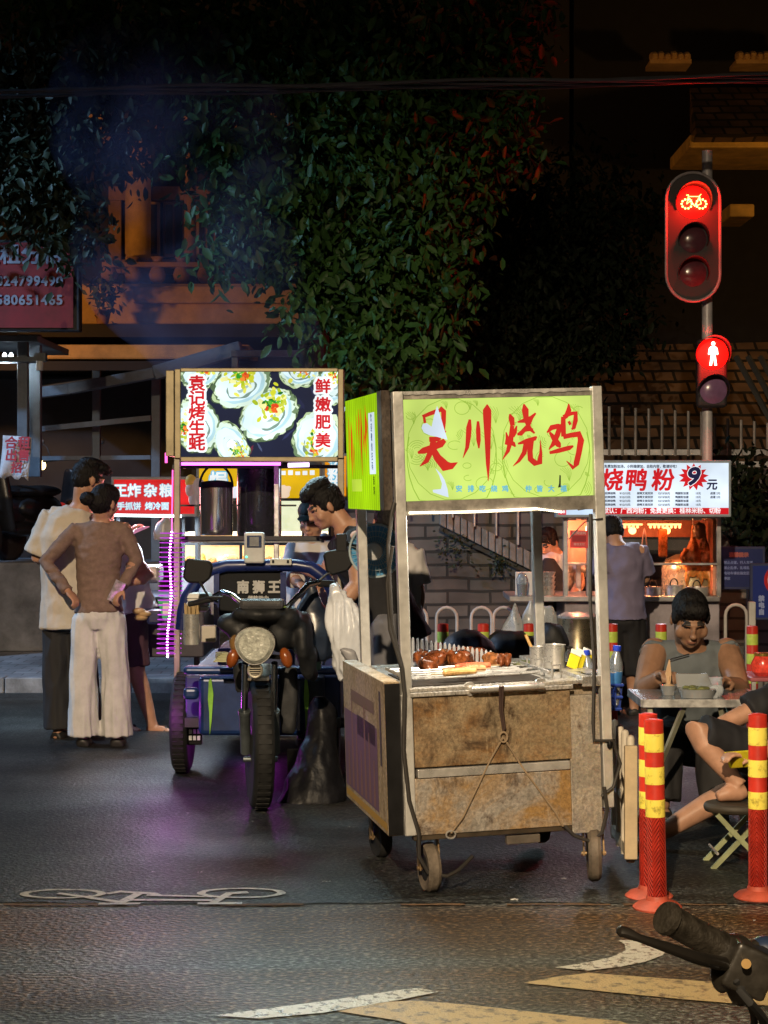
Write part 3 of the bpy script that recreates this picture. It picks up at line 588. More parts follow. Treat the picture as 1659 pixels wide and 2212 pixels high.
def M_grime(name, steel, brown, dark, m1, m2, sc, seed):
    m = bpy.data.materials.new(name); m.use_nodes = True; n = m.node_tree.nodes; l = m.node_tree.links; bs = n['Principled BSDF']
    tc = n.new('ShaderNodeTexCoord')
    def nz(s, d, st=(1, 1, 1), dist=.4, loc=0):
        mp = n.new('ShaderNodeMapping'); mp.inputs['Scale'].default_value = st; mp.inputs['Location'].default_value = (loc, loc*.7, 0); l.new(tc.outputs['Object'], mp.inputs[0])
        x = n.new('ShaderNodeTexNoise'); x.inputs['Scale'].default_value = s; x.inputs['Detail'].default_value = d; x.inputs['Roughness'].default_value = .7; x.inputs['Distortion'].default_value = dist; l.new(mp.outputs[0], x.inputs[0]); return x
    def mr(x, a, b, c=0, d=1):
        r = n.new('ShaderNodeMapRange'); r.inputs[1].default_value = a; r.inputs[2].default_value = b; r.inputs[3].default_value = c; r.inputs[4].default_value = d; l.new(x.outputs[0], r.inputs[0]); return r
    def mix(f, a, b):
        x = n.new('ShaderNodeMix'); x.data_type = 'RGBA'; l.new(f.outputs[0], x.inputs[0])
        for s, v in ((6, a), (7, b)):
            if isinstance(v, tuple): x.inputs[s].default_value = (*v, 1)
            else: l.new(v.outputs[2], x.inputs[s])
        return x
    n1 = nz(sc, 8, (1, 1, 1.2), .8, seed); n2 = nz(sc*2.6, 12, (1, 1, .8), .5, seed+4); n3 = nz(9, 8, (6, 1, .5), .2, seed+9); n4 = nz(75, 6)
    k = mix(mr(n1, *m1), steel, brown); k = mix(mr(n2, *m2), k, dark); k = mix(mr(n3, .62, .72, 0, .55), k, tuple(min(1, c*1.35) for c in steel))
    s = n.new('ShaderNodeVectorMath'); s.operation = 'SCALE'; l.new(k.outputs[2], s.inputs[0]); l.new(mr(n4, .38, .62, .66, 1.2).outputs[0], s.inputs['Scale']); l.new(s.outputs[0], bs.inputs['Base Color'])
    l.new(mr(n1, m1[0], m1[1], .7, .15).outputs[0], bs.inputs['Metallic']); l.new(mr(n2, .35, .65, .28, .6).outputs[0], bs.inputs['Roughness'])
    bp = n.new('ShaderNodeBump'); bp.inputs['Strength'].default_value = .35; bp.inputs['Distance'].default_value = .012; l.new(n2.outputs[0], bp.inputs['Height']); l.new(bp.outputs[0], bs.inputs['Normal'])
    MATS[name] = m; return m
GREASE = M_grime('greasy_steel', (.54, .43, .28), (.27, .15, .06), (.045, .022, .010), (.38, .56), (.47, .64), 2.4, 3)
GREASE2 = M_grime('greasy_steel_low', (.56, .52, .47), (.36, .22, .085), (.06, .03, .013), (.42, .58), (.52, .66), 2.4, 21)
GREASE_OLD = M_stain('greasy_steelx', (.33, .225, .12), (.10, .05, .022), (.56, .48, .36), .7, .40, 3.6, (1, 1, 1))
GREASE2_OLD = M_stain('greasy_steel_lowx', (.36, .28, .20), (.24, .14, .05), (.52, .48, .46), .8, .32, 3.4, (1.5, 1, .7))
STAINL = M('stainless', (.64, .63, .61), .3, .62, var=.25, vs=7, bump=.08, bs=30)
DULLST = M('dull_steel', (.50, .50, .49), .42, .75, var=.35, vs=12, bump=.15, bs=25)
BLACKR = M('black_rubber', (.010, .010, .010), .75, var=.4)
BLACKP = M('black_plastic', (.008, .008, .009), .5, var=.3, spec=.2)
DARKM = M('dark_metal', (.03, .03, .032), .5, .3)
BACKLIT = M_print('backlit_print', 1.0)
BACKHOT = M_print('bright_backlit_print', 1.3)

# ================================================================ roast chicken cart
cart = thing('food_cart', 'greasy steel roast chicken cart under a lime green lit sign', 'food cart', (.103, 7.31, 0), (0, R(-1.8), R(10.9)))
CM = Matrix.LocRotScale(V(cart.location), cart.rotation_euler, None)
hc = lambda x, y, yy=0: hit(CM, x, y, 1, yy)
hs = lambda x, y, xx=-.05: hit(CM, x, y, 0, xx)
XR = hc(1297, 1200).x; XL = hc(868, 1200).x; ZT = hc(860, 846).z
D = .95
POST = M("cart_post_steel", (.62, .62, .60), .38, .45, var=.14, vs=9, bump=.15, bs=40)
for (x, y, z0, z1) in ((XL, 0, .24, ZT), (XR, 0, .3, ZT+.005), (hc(785, 1270, D).x, D, .80, ZT), (XR, D, .80, ZT)):
    mb = MB(); mb.bx(x-.021, x+.021, y-.021, y+.021, z0, z1); mb.build('post', POST, cart, bev=.004)
# cabinet
mb = MB(); mb.bx(XL-.005, XR-.03, .03, D, .27, .80); mb.build('cabinet', M_stain('cabinet_side', (.32, .25, .17), (.12, .07, .035), (.45, .40, .34)), cart, bev=.004)
a, b = hc(893, 1500, -.0), hc(1232, 1654, -.0)
def panel(name, x0, x1, y0, y1, mat, dep=.012, yy=-.005, bev=.003):
    p, q = hc(x0, y1), hc(x1, y0); q.z = hc(x0, y0).z; mb = MB(); mb.bx(p.x, q.x, yy-dep, yy+.034, p.z, q.z); return mb.build(name, mat, cart, bev=bev)
panel('front_panel', 895, 1229, 1504, 1658, GREASE); panel('front_panel', 898, 1231, 1682, 1804, GREASE2)
panel('trim_strip', 900, 1228, 1661, 1680, STAINL, .022)
panel('corner_panel', 1235, 1292, 1502, 1800, M_grime('corner_steel', (.56, .53, .48), (.42, .36, .28), (.10, .06, .03), (.46, .6), (.56, .68), 3, 40), .008)
panel('corner_strip', 874, 889, 1500, 1806, DULLST, .004)
panel('bottom_rail', 893, 1300, 1801, 1816, M('oily_dark', (.05, .035, .02), .5, var=.5), .004)
# counter top with front lip
mb = MB(); z = hc(1000, 1480).z
mb.bx(XL+.01, XR-.1, -.03, D, z-.016, z); mb.bx(XL+.01, XR-.14, -.034, -.028, z-.034, z-.017); mb.bx(XR-.098, XR+.02, -.02, D, z-.03, z+.012)
mb.build('counter_top', M_stain('counter_steel', (.55, .53, .50), (.35, .30, .22), (.66, .65, .63), .85, .28, 6), cart, bev=.003)
ZC = z
mb = MB(); p, q = hc(1020, 1490, -.06), hc(1174, 1482, -.06); mb.tube([p+V((0, .05, 0)), p, q, q+V((0, .05, 0))], .013, 12)
for e in (p, q): mb.cyl(e+V((0, .05, 0)), e+V((0, .032, 0)), .027, n=16)
mb.build('handle', STAINL, cart)
mb = MB(); T1 = [hc(1086, 1482, -.075), hc(1084, 1530, -.05), hc(1090, 1575, -.03)]; mb.tube(T1, .006, 6); mb.tube([hc(1080, 1482, -.078), hc(1080, 1530, -.055), hc(1088, 1580, -.03)], .005, 6)
mb.build('strap', M('dark_strap', (.06, .035, .03), .7), cart)
mb = MB(); k = hc(1087, 1592, -.03)
mb.tube([k, hc(1060, 1640, -.025), hc(1000, 1765, -.03), hc(974, 1800, -.03)], .0042, 6); mb.tube([k, hc(1130, 1660, -.025), hc(1200, 1755, -.03), hc(1216, 1785, -.03)], .0042, 6)
mb.tube([k+V((.016*math.cos(w), -.004, .02*math.sin(w))) for w in [i*math.pi/6 for i in range(12)]], .0045, 6, closed=True); mb.build('rope', M('rope_tan', (.30, .22, .14), .85), cart)
mb = MB(); c = hc(974, 1803, -.03); mb.tube([c+V((.019*math.cos(w), 0, .015*math.sin(w))) for w in [i*math.pi/8 for i in range(16)]], .004, 6, closed=True); mb.build('ring', STAINL, cart)
# grill rack: frame and rods
mb = MB(); zz = ZC+.03
for i in range(11): y = .03+i*.042; mb.cyl((XL+.015, y, zz+.004*math.sin(i*3)), (XR-.27+.03*math.sin(i*2), y+.01, zz), .0042, n=6)
mb.bar((XL+.02, .02, zz), (XL+.02, .5, zz), .012); mb.bar((XR-.22, .02, zz), (XR-.22, .5, zz), .012)
for i in range(4): mb.tube([(XR-.20+.001*i, .05+i*.13, ZC), (XR-.20, .05+i*.13, ZC+.055), (XR-.16, .07+i*.13, ZC+.055), (XR-.16, .07+i*.13, ZC)], .004, 6)
mb.build('grill_rack', STAINL, cart)
mb = MB(); mb.bx(XL+.03, XR-.24, .02, .52, ZC+.001, ZC+.004); mb.build('grill_bed', M('charred', (.03, .022, .016), .8, var=.6, vs=20), cart)
# tan board on the cart's left flank, with a faded violet print
mb = MB(); p, q = hs(832, 1476, -.075), hs(740, 1440, -.075); p2 = hs(832, 1800, -.075); yn, yf = .02, 1.0
mb.bx(-.075, -.012, yn, yf, p2.z, p.z); sb = mb.build('side_board', M_stain('tan_board', (.50, .40, .27), (.34, .24, .13), (.60, .52, .40), 0, .6, 3.5), cart, bev=.004)
mb = MB(); mb.bx(-.0745, -.0125, yn-.004, yn-.0005, p2.z+.004, p.z-.006); mb.build('board_edge', BLACKP, sb)
PR = M_print('faded_print', 0, .6); mb = MB()
A, B = hs(795, 1600, -.0765), hs(748, 1640, -.0765)
for (y0, y1, z0, z1, c) in ((.20, .98, .30, .64, (.21, .13, .21)), (.24, .66, .56, .645, (.10, .07, .12)), (.25, .8, .69, .74, (.24, .18, .12)), (.1, .14, .5, .8, (.10, .09, .09)), (.03, .98, .255, .285, (.55, .34, .07))):
    mb.add([(-.0765, y0, z0), (-.0765, y1, z0), (-.0765, y1, z1), (-.0765, y0, z1)], [(0, 1, 2, 3)], 0, False, c)
for i in range(7):
    y = .26+i*.1; mb.add([(-.0775, y, .31), (-.0775, y+.045, .31), (-.0775, y+.03, .5+.1*(i % 3)), (-.0775, y+.01, .5+.1*(i % 3))], [(0, 1, 2, 3)], 0, False, (.30, .17, .16))
mb.build('print', PR, sb)
# casters
TYRE = M('worn_tyre', (.16, .13, .10), .8, var=.4, vs=12, bump=.3)
def caster(x, y, yaw, r, light):
    c = thing('caster', None, None); c.parent = cart; c.location = (x, y, r); c.rotation_euler = (0, 0, yaw)
    X90 = Matrix.Rotation(R(90), 4, 'Y'); mb = MB()
    w = .026; mb.lathe([(r*.55, -w*.8), (r*.9, -w), (r, -w*.5), (r, w*.5), (r*.9, w), (r*.55, w*.8)], 28, X90); mb.build('tyre', TYRE if light else BLACKR, c)
    mb = MB(); mb.lathe([(.012, -w*1.1), (r*.54, -w*.82), (r*.54, w*.82), (.012, w*1.1)], 20, X90); mb.build('hub', DARKM, c)
    mb = MB()
    for s in (-1, 1): mb.bar((s*.04, 0, -.01), (s*.04, .02, r+.05), .006, .035)
    mb.bx(-.045, .045, -.01, .05, r+.048, r+.056); mb.bx(-.05, .05, -.04, .07, .25-r, .262-r) if .26-r > r+.06 else None; mb.cyl((-.05, 0, 0), (.05, 0, 0), .008, n=10); mb.build('fork', M('rusty_fork', (.30, .20, .10), .5, .5, var=.5, vs=20), c)
caster(hc(928, 1900, .05).x, .05, R(4), .098, True); caster(hc(1284, 1890, .03).x, .03, R(-14), .112, True); caster(hc(825, 1830, .75).x, .78, R(10), .09, False); caster(XR-.05, .85, 0, .09, False)
mb = MB(); mb.bx(hc(1095, 1830).x, hc(1168, 1830).x, .0, .03, .175, .21); mb.bx(XL+.02, XR-.02, .05, D-.02, .225, .266); mb.build('undercarriage', M('under_frame', (.12, .10, .08), .7, var=.4), cart, bev=.004)
# black cable down the left post and rubber hoses below
mb = MB()
mb.tube([hc(1262//1, 0, 0)*0+hc(852, 1085, -.03), hc(846, 1110, -.03), hc(838, 1180, -.03), hc(846, 1350, -.035), hc(868, 1440, -.04), hc(874, 1500, -.04), hc(872, 1620, -.03), hc(884, 1730, -.03), hc(905, 1800, -.03), hc(905, 1850, -.03), hc(925, 1885, -.03), hc(965, 1893, -.03), hc(990, 1880, -.0), hc(1020, 1850, .05)], .0085, 8)
mb.tube([hc(848, 1180, -.05), hc(836, 1260, -.03), hc(842, 1360, -.04), hc(866, 1440, -.045)], .007, 8)
mb.tube([hc(1220, 1785, -.03), hc(1240, 1805, -.04), hc(1275, 1818, -.04), hc(1300, 1800, -.04), hc(1312, 1750, -.04), hc(1305, 1700, -.04)], .008, 8)
mb.tube([hc(1276, 1110, -.03), hc(1275, 1300, -.03), hc(1284, 1440, -.03), hc(1281, 1560, -.03), hc(1283, 1600, -.03), hc(1325, 1600, -.03), hc(1340, 1650, -.03), hc(1325, 1700, -.03), hc(1300, 1720, -.03)], .0075, 8)
mb.tube([hc(1228, 1165, -.03), hc(1262, 1128, -.03), hc(1285, 1122, -.03), hc(1302, 1120, -.03)], .003, 6); mb.build('cable', M('cable_rubber', (.03, .027, .025), .6), cart)
mb = MB(); p = hc(1317, 1608, -.03); mb.ell(p, (.012, .012, .02), 10); mb.build('plug', BLACKP, cart)

# sign box
mb = MB(); zl, zr = ZT, ZT
sx0, sx1, sz0, sz1 = hc(873, 1000).x, hc(1281, 1000).x, hc(1080, 1077).z, hc(1080, 858).z
mb.bx(XL+.021, XR-.021, .002, .10, sz1, ZT-.002); mb.bx(XL+.021, XR-.021, .0, .10, sz0-.055, sz0); mb.bx(XL+.021, sx0, .002, .1, sz0, sz1); mb.bx(sx1, XR-.021, .002, .1, sz0, sz1); mb.bx(XL+.02, XR-.02, .1, .112, sz0-.05, ZT-.004)
sg = mb.build('sign_box', M('sign_frame', (.30, .28, .25), .45, .55, var=.45, vs=9), cart, bev=.004)
mb = MB()                                   # torn bright film edge along the frame's top
n = 40
for i in range(n):
    x = XL+.02+(XR-XL-.04)*i/n; x2 = XL+.02+(XR-XL-.04)*(i+1)/n; h0 = .012+.016*abs(noise.noise(V((i*.45, 0, 1)))); h1 = .012+.016*abs(noise.noise(V(((i+1)*.45, 0, 1))))
    mb.add([(x, -.002, ZT), (x2, -.002, ZT), (x2, -.004, ZT-h1), (x, -.004, ZT-h0)], [(0, 1, 2, 3)])
mb.build('foil_edge', STAINL, sg)
GREEN = S(212, 238, 116); mb = MB(); mb.quad(sx0, sx1, sz0, sz1, GREEN, 0, .004); LINE = S(158, 196, 66)
fm = Matrix.Identity(4); zz2 = lambda x, y: (lambda p: (p.x, p.z))(hc(702+x*.3906, 783+y*.3906))
rg = random.Random(5)
def arc(cx, cz, rx, rz, a0, a1, w=.0022, n=18, col=LINE): w *= 1.3; line(mb, [(cx+rx*math.cos(a0+(a1-a0)*i/n), cz+rz*math.sin(a0+(a1-a0)*i/n)) for i in range(n+1)], w, col, 1)
W0, H0 = sx1-sx0, sz1-sz0
for cx in (.25, .75): arc(sx0+W0*cx, sz0+H0*.42, W0*.235, H0*.62, R(-200), R(20), .003); arc(sx0+W0*cx, sz0+H0*.5, W0*.235, H0*.5, 0, 6.283, .002)
for i in range(60):
    cx, cz = sx0+W0*rg.uniform(.04, .96), sz0+H0*rg.uniform(.05, .95); r = rg.uniform(.012, .04)
    k = i % 3
    if k == 0: arc(cx, cz, r, r*rg.uniform(.6, 1), rg.uniform(0, 3), rg.uniform(4, 8), .0018)
    elif k == 1:
        a0 = rg.uniform(0, 6.28)
        for j in range(4):
            if sz0+.02 < cz < sz1-.06: arc(cx, cz, r*(.4+.25*j), r*(.4+.25*j), a0, a0+1.8, .0016, 8)
    else:
        for j in range(5):
            a0 = 1.2+j*.2; L = min(r*2.2, sz1-.01-cz)
            line(mb, [(cx, cz), (cx+math.cos(a0)*L*.5, cz+math.sin(a0)*L*.6), (cx+math.cos(a0+.3)*L, cz+math.sin(a0)*L)], .0016, LINE, 1)
# inside the face only
for i, v in enumerate(mb.v):
    mb.v[i] = (min(max(v[0], sx0+.001), sx1-.001), v[1], min(max(v[2], sz0+.001), sz1-.001))
RED = S(214, 32, 24); PXM = .3906*7.31/F
def bs(pts, lay=3, col=RED, k=0): brush(mb, [(*zz2(x, y), w*PXM) for x, y, w in pts], col, lay, k)
B = [  # brush characters, stroke by stroke
 [(538, 300, 18), (575, 285, 22), (610, 272, 24), (650, 262, 14)], [(545, 290, 14), (552, 335, 16)], [(636, 248, 18), (655, 270, 30), (655, 330, 26), (650, 400, 20)], [(590, 398, 10), (650, 392, 20), (668, 380, 8)],
 [(575, 425, 28), (625, 424, 26), (640, 420, 10)], [(512, 500, 12), (545, 488, 36), (600, 468, 34), (640, 450, 40), (662, 430, 24)], [(600, 420, 34), (590, 480, 34), (560, 545, 28), (524, 574, 4)], [(592, 468, 30), (620, 525, 44), (665, 575, 60), (700, 572, 36), (732, 553, 3)],
 [(800, 315, 14), (795, 360, 32), (792, 410, 30), (785, 470, 22), (762, 528, 3)], [(845, 325, 14), (846, 370, 26), (848, 430, 26), (850, 475, 8)], [(896, 232, 6), (895, 262, 48), (896, 300, 48), (898, 420, 36), (900, 560, 24), (902, 656, 3)],
 [(1020, 285, 8), (1030, 310, 34), (1036, 350, 26)], [(1000, 385, 6), (1008, 420, 22), (1000, 455, 16)], [(1060, 350, 6), (1048, 385, 26), (1036, 410, 22)], [(1034, 350, 24), (1026, 430, 30), (1010, 490, 22), (980, 538, 3)], [(1020, 430, 12), (1040, 450, 26), (1052, 466, 8)],
 [(1064, 330, 8), (1100, 322, 26), (1140, 306, 24), (1164, 280, 10)], [(1098, 230, 8), (1106, 262, 40), (1112, 320, 28), (1130, 365, 24), (1158, 392, 10)], [(1150, 300, 8), (1122, 350, 24), (1080, 395, 26), (1062, 400, 8)], [(1064, 395, 10), (1110, 372, 20), (1150, 372, 16)],
 [(1066, 450, 10), (1110, 436, 26), (1160, 420, 24), (1170, 410, 8)], [(1112, 440, 30), (1100, 500, 28), (1070, 545, 18), (1038, 574, 3)], [(1140, 430, 30), (1132, 490, 32), (1135, 535, 34), (1160, 556, 36), (1186, 552, 34), (1192, 500, 18), (1190, 430, 3)],
 [(1226, 388, 8), (1252, 360, 30), (1290, 352, 28), (1304, 345, 8)], [(1300, 345, 26), (1284, 400, 32), (1262, 450, 28), (1236, 482, 4)], [(1240, 385, 12), (1262, 415, 30), (1290, 455, 34), (1300, 470, 10)],
 [(1346, 228, 6), (1348, 262, 30), (1330, 300, 26), (1312, 318, 8)], [(1316, 300, 26), (1316, 350, 30), (1318, 410, 28)], [(1316, 302, 22), (1352, 284, 24), (1384, 280, 30), (1384, 320, 28), (1374, 362, 22), (1362, 370, 10)], [(1346, 325, 16), (1356, 345, 16)],
 [(1316, 412, 26), (1360, 402, 28), (1402, 396, 38), (1414, 430, 38), (1402, 500, 34), (1388, 560, 34), (1370, 582, 24), (1334, 545, 4)], [(1240, 500, 16), (1290, 488, 26), (1350, 472, 26), (1372, 462, 10)]]
for k, b in enumerate(B): bs(b, 3, RED, k)
WHT = S(225, 240, 255)
mb.flat([zz2(*p) for p in [(618, 240), (638, 300), (655, 360), (676, 428), (620, 412), (580, 404), (545, 388), (532, 362), (540, 340), (562, 336), (588, 356), (600, 300)]], WHT, 5)
mb.flat([zz2(*p) for p in [(608, 584), (640, 616), (660, 650), (676, 700), (682, 746), (650, 736), (596, 718), (594, 704), (640, 700), (645, 670), (630, 625)]], WHT, 5)
mb.flat([zz2(*p) for p in [(1294, 622), (1302, 624), (1302, 690), (1286, 692), (1292, 670)]], S(20, 40, 20), 5)
BL = S(112, 190, 205)
for s, x in (('安', 740), ('排', 806), ('吃', 870), ('烧', 934), ('鸡', 996), ('仲', 1124), ('皆', 1186), ('大', 1250), ('福', 1318)):
    px, pz = zz2(x, 700); mb.text(s, px, pz, .027, BL, 3, .0012)
o = mb.build('sign_face', BACKLIT, sg); o.location = (0, -.0, 0)
px, pz = zz2(950, 470)
lc = lamp('sign_light', 'AREA', (0, 0, 0), 7, (.74, 1, .30), .72, size_y=.38); lc.parent = cart; lc.location = ((sx0+sx1)/2, -.03, (sz0+sz1)/2); lc.rotation_euler = (R(-90), 0, 0)
# LED strip under the sign
mb = MB(); p, q = hc(884, 1108, -.006), hc(1160, 1099, -.006); mb.tube([p, (p+q)/2+V((0, 0, -.004)), q], .0042, 8)
for i in range(13): u = q+(hc(1212, 1106, -.006)-q)*(i/12); mb.ell(u, .0042, 8)
mb.build('led_strip', M('warm_led', (1, .9, .7), emit=6, ecol=(1, .84, .58)), cart)
l2 = lamp('strip_light', 'AREA', (0, 0, 0), 15, (1, .88, .7), .5, size_y=.03); l2.parent = cart; l2.location = ((p+q)/2)+V((0, .0, -.012)); l2.rotation_euler = (R(-12), 0, 0)
# roof and side sign
mb = MB(); mb.bx(XL-.02, XR+.02, .113, 1.12, ZT-.03, ZT-.01); mb.build('roof_panel', M('roof_sheet', (.12, .10, .09), .6, .3), cart)
s0, s1 = hs(813, 848), hs(745, 866); b0, b1 = hs(813, 1102), hs(745, 1098)
mb = MB(); mb.bx(-.05, XL-.022, .03, s0.y, b0.z, s0.z+.004); mb.build('side_panel', M_stain('side_metal', (.07, .055, .045), (.04, .028, .02), (.11, .09, .075), .1, .75, 4), cart, bev=.003)
ss = MB(); ss.bx(-.048, -.03, s0.y+.001, s1.y, b0.z, s0.z); ss = ss.build('side_sign', M('side_frame', (.10, .08, .06), .8), cart)
mb = MB(); L = s1.y-s0.y; y2 = lambda u: (1-u)*L                          # u runs from the near edge to the far edge
def sq(u0, u1, z0, z1, c, lay): mb.quad(L*(1-u1), L*(1-u0), z0, z1, c, lay)
hh = s0.z-b0.z; SG = S(172, 222, 14)
sq(0, 1, 0, hh, SG, 0)
for i in range(16): u = (i+.5)/16; sq(u-.008, u+.006, 0, hh, S(140, 185, 8), 1)
for (u, z0, z1, w) in ((.88, .38, .85, .03), (.80, .28, .8, .055), (.74, .33, .6, .03), (.55, .55, .9, .035), (.48, .3, .9, .05), (.40, .5, .7, .04), (.34, .45, .92, .05), (.3, .6, .8, .03), (.62, .6, .85, .02)):
    brush(mb, [(L*(1-u), hh*z1, .004), (L*(1-u)+.006, hh*(z1*.7+z0*.3), w*L), (L*(1-u)-.004, hh*(z1*.4+z0*.6), w*L*.8), (L*(1-u), hh*z0, .003)], S(226, 72, 12), 2)
sq(.06, .24, .31*hh, .84*hh, S(225, 240, 250), 3)
for i, c in enumerate('欢迎微信扫码'): mb.text(c, L*.85, hh*(.79-.083*i), .036, S(60, 90, 130), 4, .001, .9)
for i, c in enumerate('烧鸡'): mb.text(c, L*.88, hh*(.25-.09*i), .04, S(60, 80, 10), 4, .001, .9)
sq(.5, .82, .16*hh, .27*hh, S(196, 226, 70), 3)
o = mb.build('sign_face', BACKLIT, ss); o.location = (-.0495, s1.y, b0.z); o.rotation_euler = (0, 0, R(-90))

# pleated clear plastic screen standing behind the grill
mb = MB(); n = 19
for i in range(n):
    u = i/(n-1); x, yb, yt, yy = 882+u*178, 1432+u*8, 1375+u*30, .86-.3*u; p, q = hc(x, yb, yy), hc(x, yt, yy); p.z = ZC; mb.tube([p, q-V((0, 0, .02)), q-V((0, 0, .006)), q], [.0075, .0075, .006, .002], 8)
mb.build('clear_screen', M('clear_sleeve', (.80, .82, .86), .18, trans=.55, var=.05, spec=.6), cart)
# food on the grill, mugs, cards, bottles
RO = lambda i: M('roast_%d' % i, ((.24, .065, .018), (.16, .042, .013), (.30, .11, .035))[i], .28, var=.6, vs=26, lo=.35, hi=.6, spec=.6)
def lump(seed, r):
    mb = MB(); rg = random.Random(seed); mb.ell((0, 0, r*.9), (r, r*.9, r*.85), 14)
    for i in range(5): w = rg.uniform(0, 6.28); mb.ell((math.cos(w)*r*.8, math.sin(w)*r*.6, r*rg.uniform(.5, 1.5)), r*rg.uniform(.35, .55), 10)
    me = vox(mb, .006, 2); wrinkle(me, .004, (40, 40, 40), seed); return me
meat = [lump(i, .034) for i in range(3)]
row = [(932, 1424, .62, 'leftmost roast chicken piece in the row on the grill'), (946, 1420, .66, None), (962, 1412, .7, None), (990, 1420, .6, None), (1002, 1412, .62, None), (1016, 1414, .72, None), (1030, 1416, .7, None), (1042, 1418, .66, None), (1062, 1428, .5, None), (912, 1426, .7, None), (924, 1440, .42, 'dark roast chicken piece nearest the left cart post in the front row'), (1070, 1440, .40, 'front row roast chicken piece beside the burnt wings'), (976, 1414, .74, 'rearmost roast chicken piece behind the row'), (938, 1430, .58, 'roast chicken piece overlapping the left end of the row')]
lb = ['small dark roast chicken piece', 'roast chicken piece with a glazed top', 'plump reddish roast chicken piece', 'browned roast chicken piece', 'shiny roast chicken piece']
where = ['second from the left', 'third from the left', 'beside the steel rods', 'in the middle of the row', 'right of the middle', 'before the clear rods', 'near the right end', 'at the right end of the row', 'closest to the left post']
for i, (x, y, yy, lab) in enumerate(row):
    p = CM @ V((hc(x, y, yy).x, yy, ZC+.002)); s = 1.28 if i not in (7, 8) else 1.05
    me = meat[i % 3].copy() if False else meat[i % 3]
    if not me.materials: me.materials.append(RO(i % 3)); me.polygons.foreach_set('use_smooth', [True]*len(me.polygons))
    o = bpy.data.objects.new('roast_chicken', me); COL.objects.link(o); o.location = p; o.rotation_euler = (0, 0, i*1.9); o.scale = (s, s, s*1.05)
    tag(o, lab or lb[i % 5]+' on the grill, '+where[(i-1) % 9], 'roast chicken', 'roast chicken pieces on the cart grill')
for i, (x0, y0, x1, y1, yy, lab) in enumerate(((985, 1452, 1060, 1438, .26, 'pink split sausage on skewers at the middle of the grill'), (1000, 1462, 1050, 1456, .16, 'pale sausage skewer lying below the pink one'), (960, 1472, 1030, 1470, .07, 'yellowish sausage skewer nearest the cart handle'))):
    a, b = CM @ V((hc(x0, y0, yy).x, yy, ZC+.042)), CM @ V((hc(x1, y1, yy).x, yy+.02, ZC+.042)); c = (a+b)/2
    t = thing('sausage_skewer', lab, 'skewer', c, group='skewers on the cart grill')
    for k in (0, .022):
        mb = MB(); d = (b-a).normalized()*.006; mb.tube([a-c-d+V((0, k, 0)), a-c+V((0, k, 0)), (a-c)*.3+V((0, k, .004)), (b-c)*.4+V((0, k, .003)), b-c+V((0, k, 0)), b-c+d+V((0, k, 0))], [.003, .013, .0145, .014, .013, .003], 10)
        mb.build('sausage', M('sausage_%d' % i, ((.62, .16, .08), (.55, .30, .15), (.60, .36, .14))[i], .3, var=.4, vs=30), t)
    mb = MB(); mb.cyl((a-c)*1.8, (b-c)*1.6, .0025, n=6); mb.build('stick', M('bamboo', (.5, .36, .18), .7), t)
for i, (x, lab) in enumerate(((1082, 'dark burnt chicken wing standing in the rack'), (1096, 'second burnt chicken wing standing in the rack beside the frame'))):
    p = CM @ V((hc(x, 1450, .3).x, .30, ZC+.03)); o = bpy.data.objects.new('chicken_wing', meat[1]); COL.objects.link(o); o.location = p; o.scale = (.5, .5, 1.0); tag(o, lab, 'chicken wing', 'burnt wings in the rack')
def mug(x0, x1, y0, y1, yy, lab, handle):
    p, q = hc(x0, y1, yy), hc(x1, y0, yy); r = (q.x-p.x)/2; h = (q.z-p.z)*.97; t = thing('steel_mug', lab, 'mug', CM @ V(((p.x+q.x)/2, yy, ZC+.013)), group='steel mugs on the cart')
    mb = MB(); mb.lathe([(r*.9, 0), (r*.92, .005), (r*.94, h*.95), (r, h), (r*.93, h), (r*.88, h*.9), (r*.86, .01)], 28); mb.build('cup', STAINL, t)
    if handle: mb = MB(); mb.tube([(r*.92, 0, h*.88), (r*1.45, 0, h*.85), (r*1.55, 0, h*.6), (r*1.4, 0, h*.3), (r*.92, 0, h*.15)], .0065, 8); mb.build('handle', BLACKP, t)
    else: mb = MB(); mb.cyl((0, 0, .02), (-r*1.3, .03, h*1.55), .007, n=8); mb.build('brush_stick', M('wooden_stick', (.45, .26, .08), .6), t)
mug(1143, 1180, 1385, 1432, .42, 'small steel mug with a wooden brush standing in it', False); mug(1172, 1220, 1381, 1436, .34, 'larger steel mug with a black handle on the cart counter', True)
for i, (x, lab) in enumerate(((1234, 'yellow and white card leaning against the steel mug'), (1246, 'middle yellow card of the three beside the steel mug'), (1260, 'rightmost yellow card of the three beside the steel mug'))):
    p = CM @ V((hc(x, 1430, .28+.02*i).x, .28+.02*i, ZC+.014)); t = thing('price_card', lab, 'card', p, (R(-20), R(24), R(10)), 'yellow cards by the mugs')
    mb = MB(); mb.bx(-.024, .024, -.003, .003, 0, .062); mb.build('card', M('yellow_card', (.75, .66, .02), .5, var=.1), t, bev=.006); mb = MB(); mb.bx(-.024, .024, -.003, .003, .0625, .082); mb.build('card_top', M('white_card', (.78, .78, .7), .5, var=.1), t)
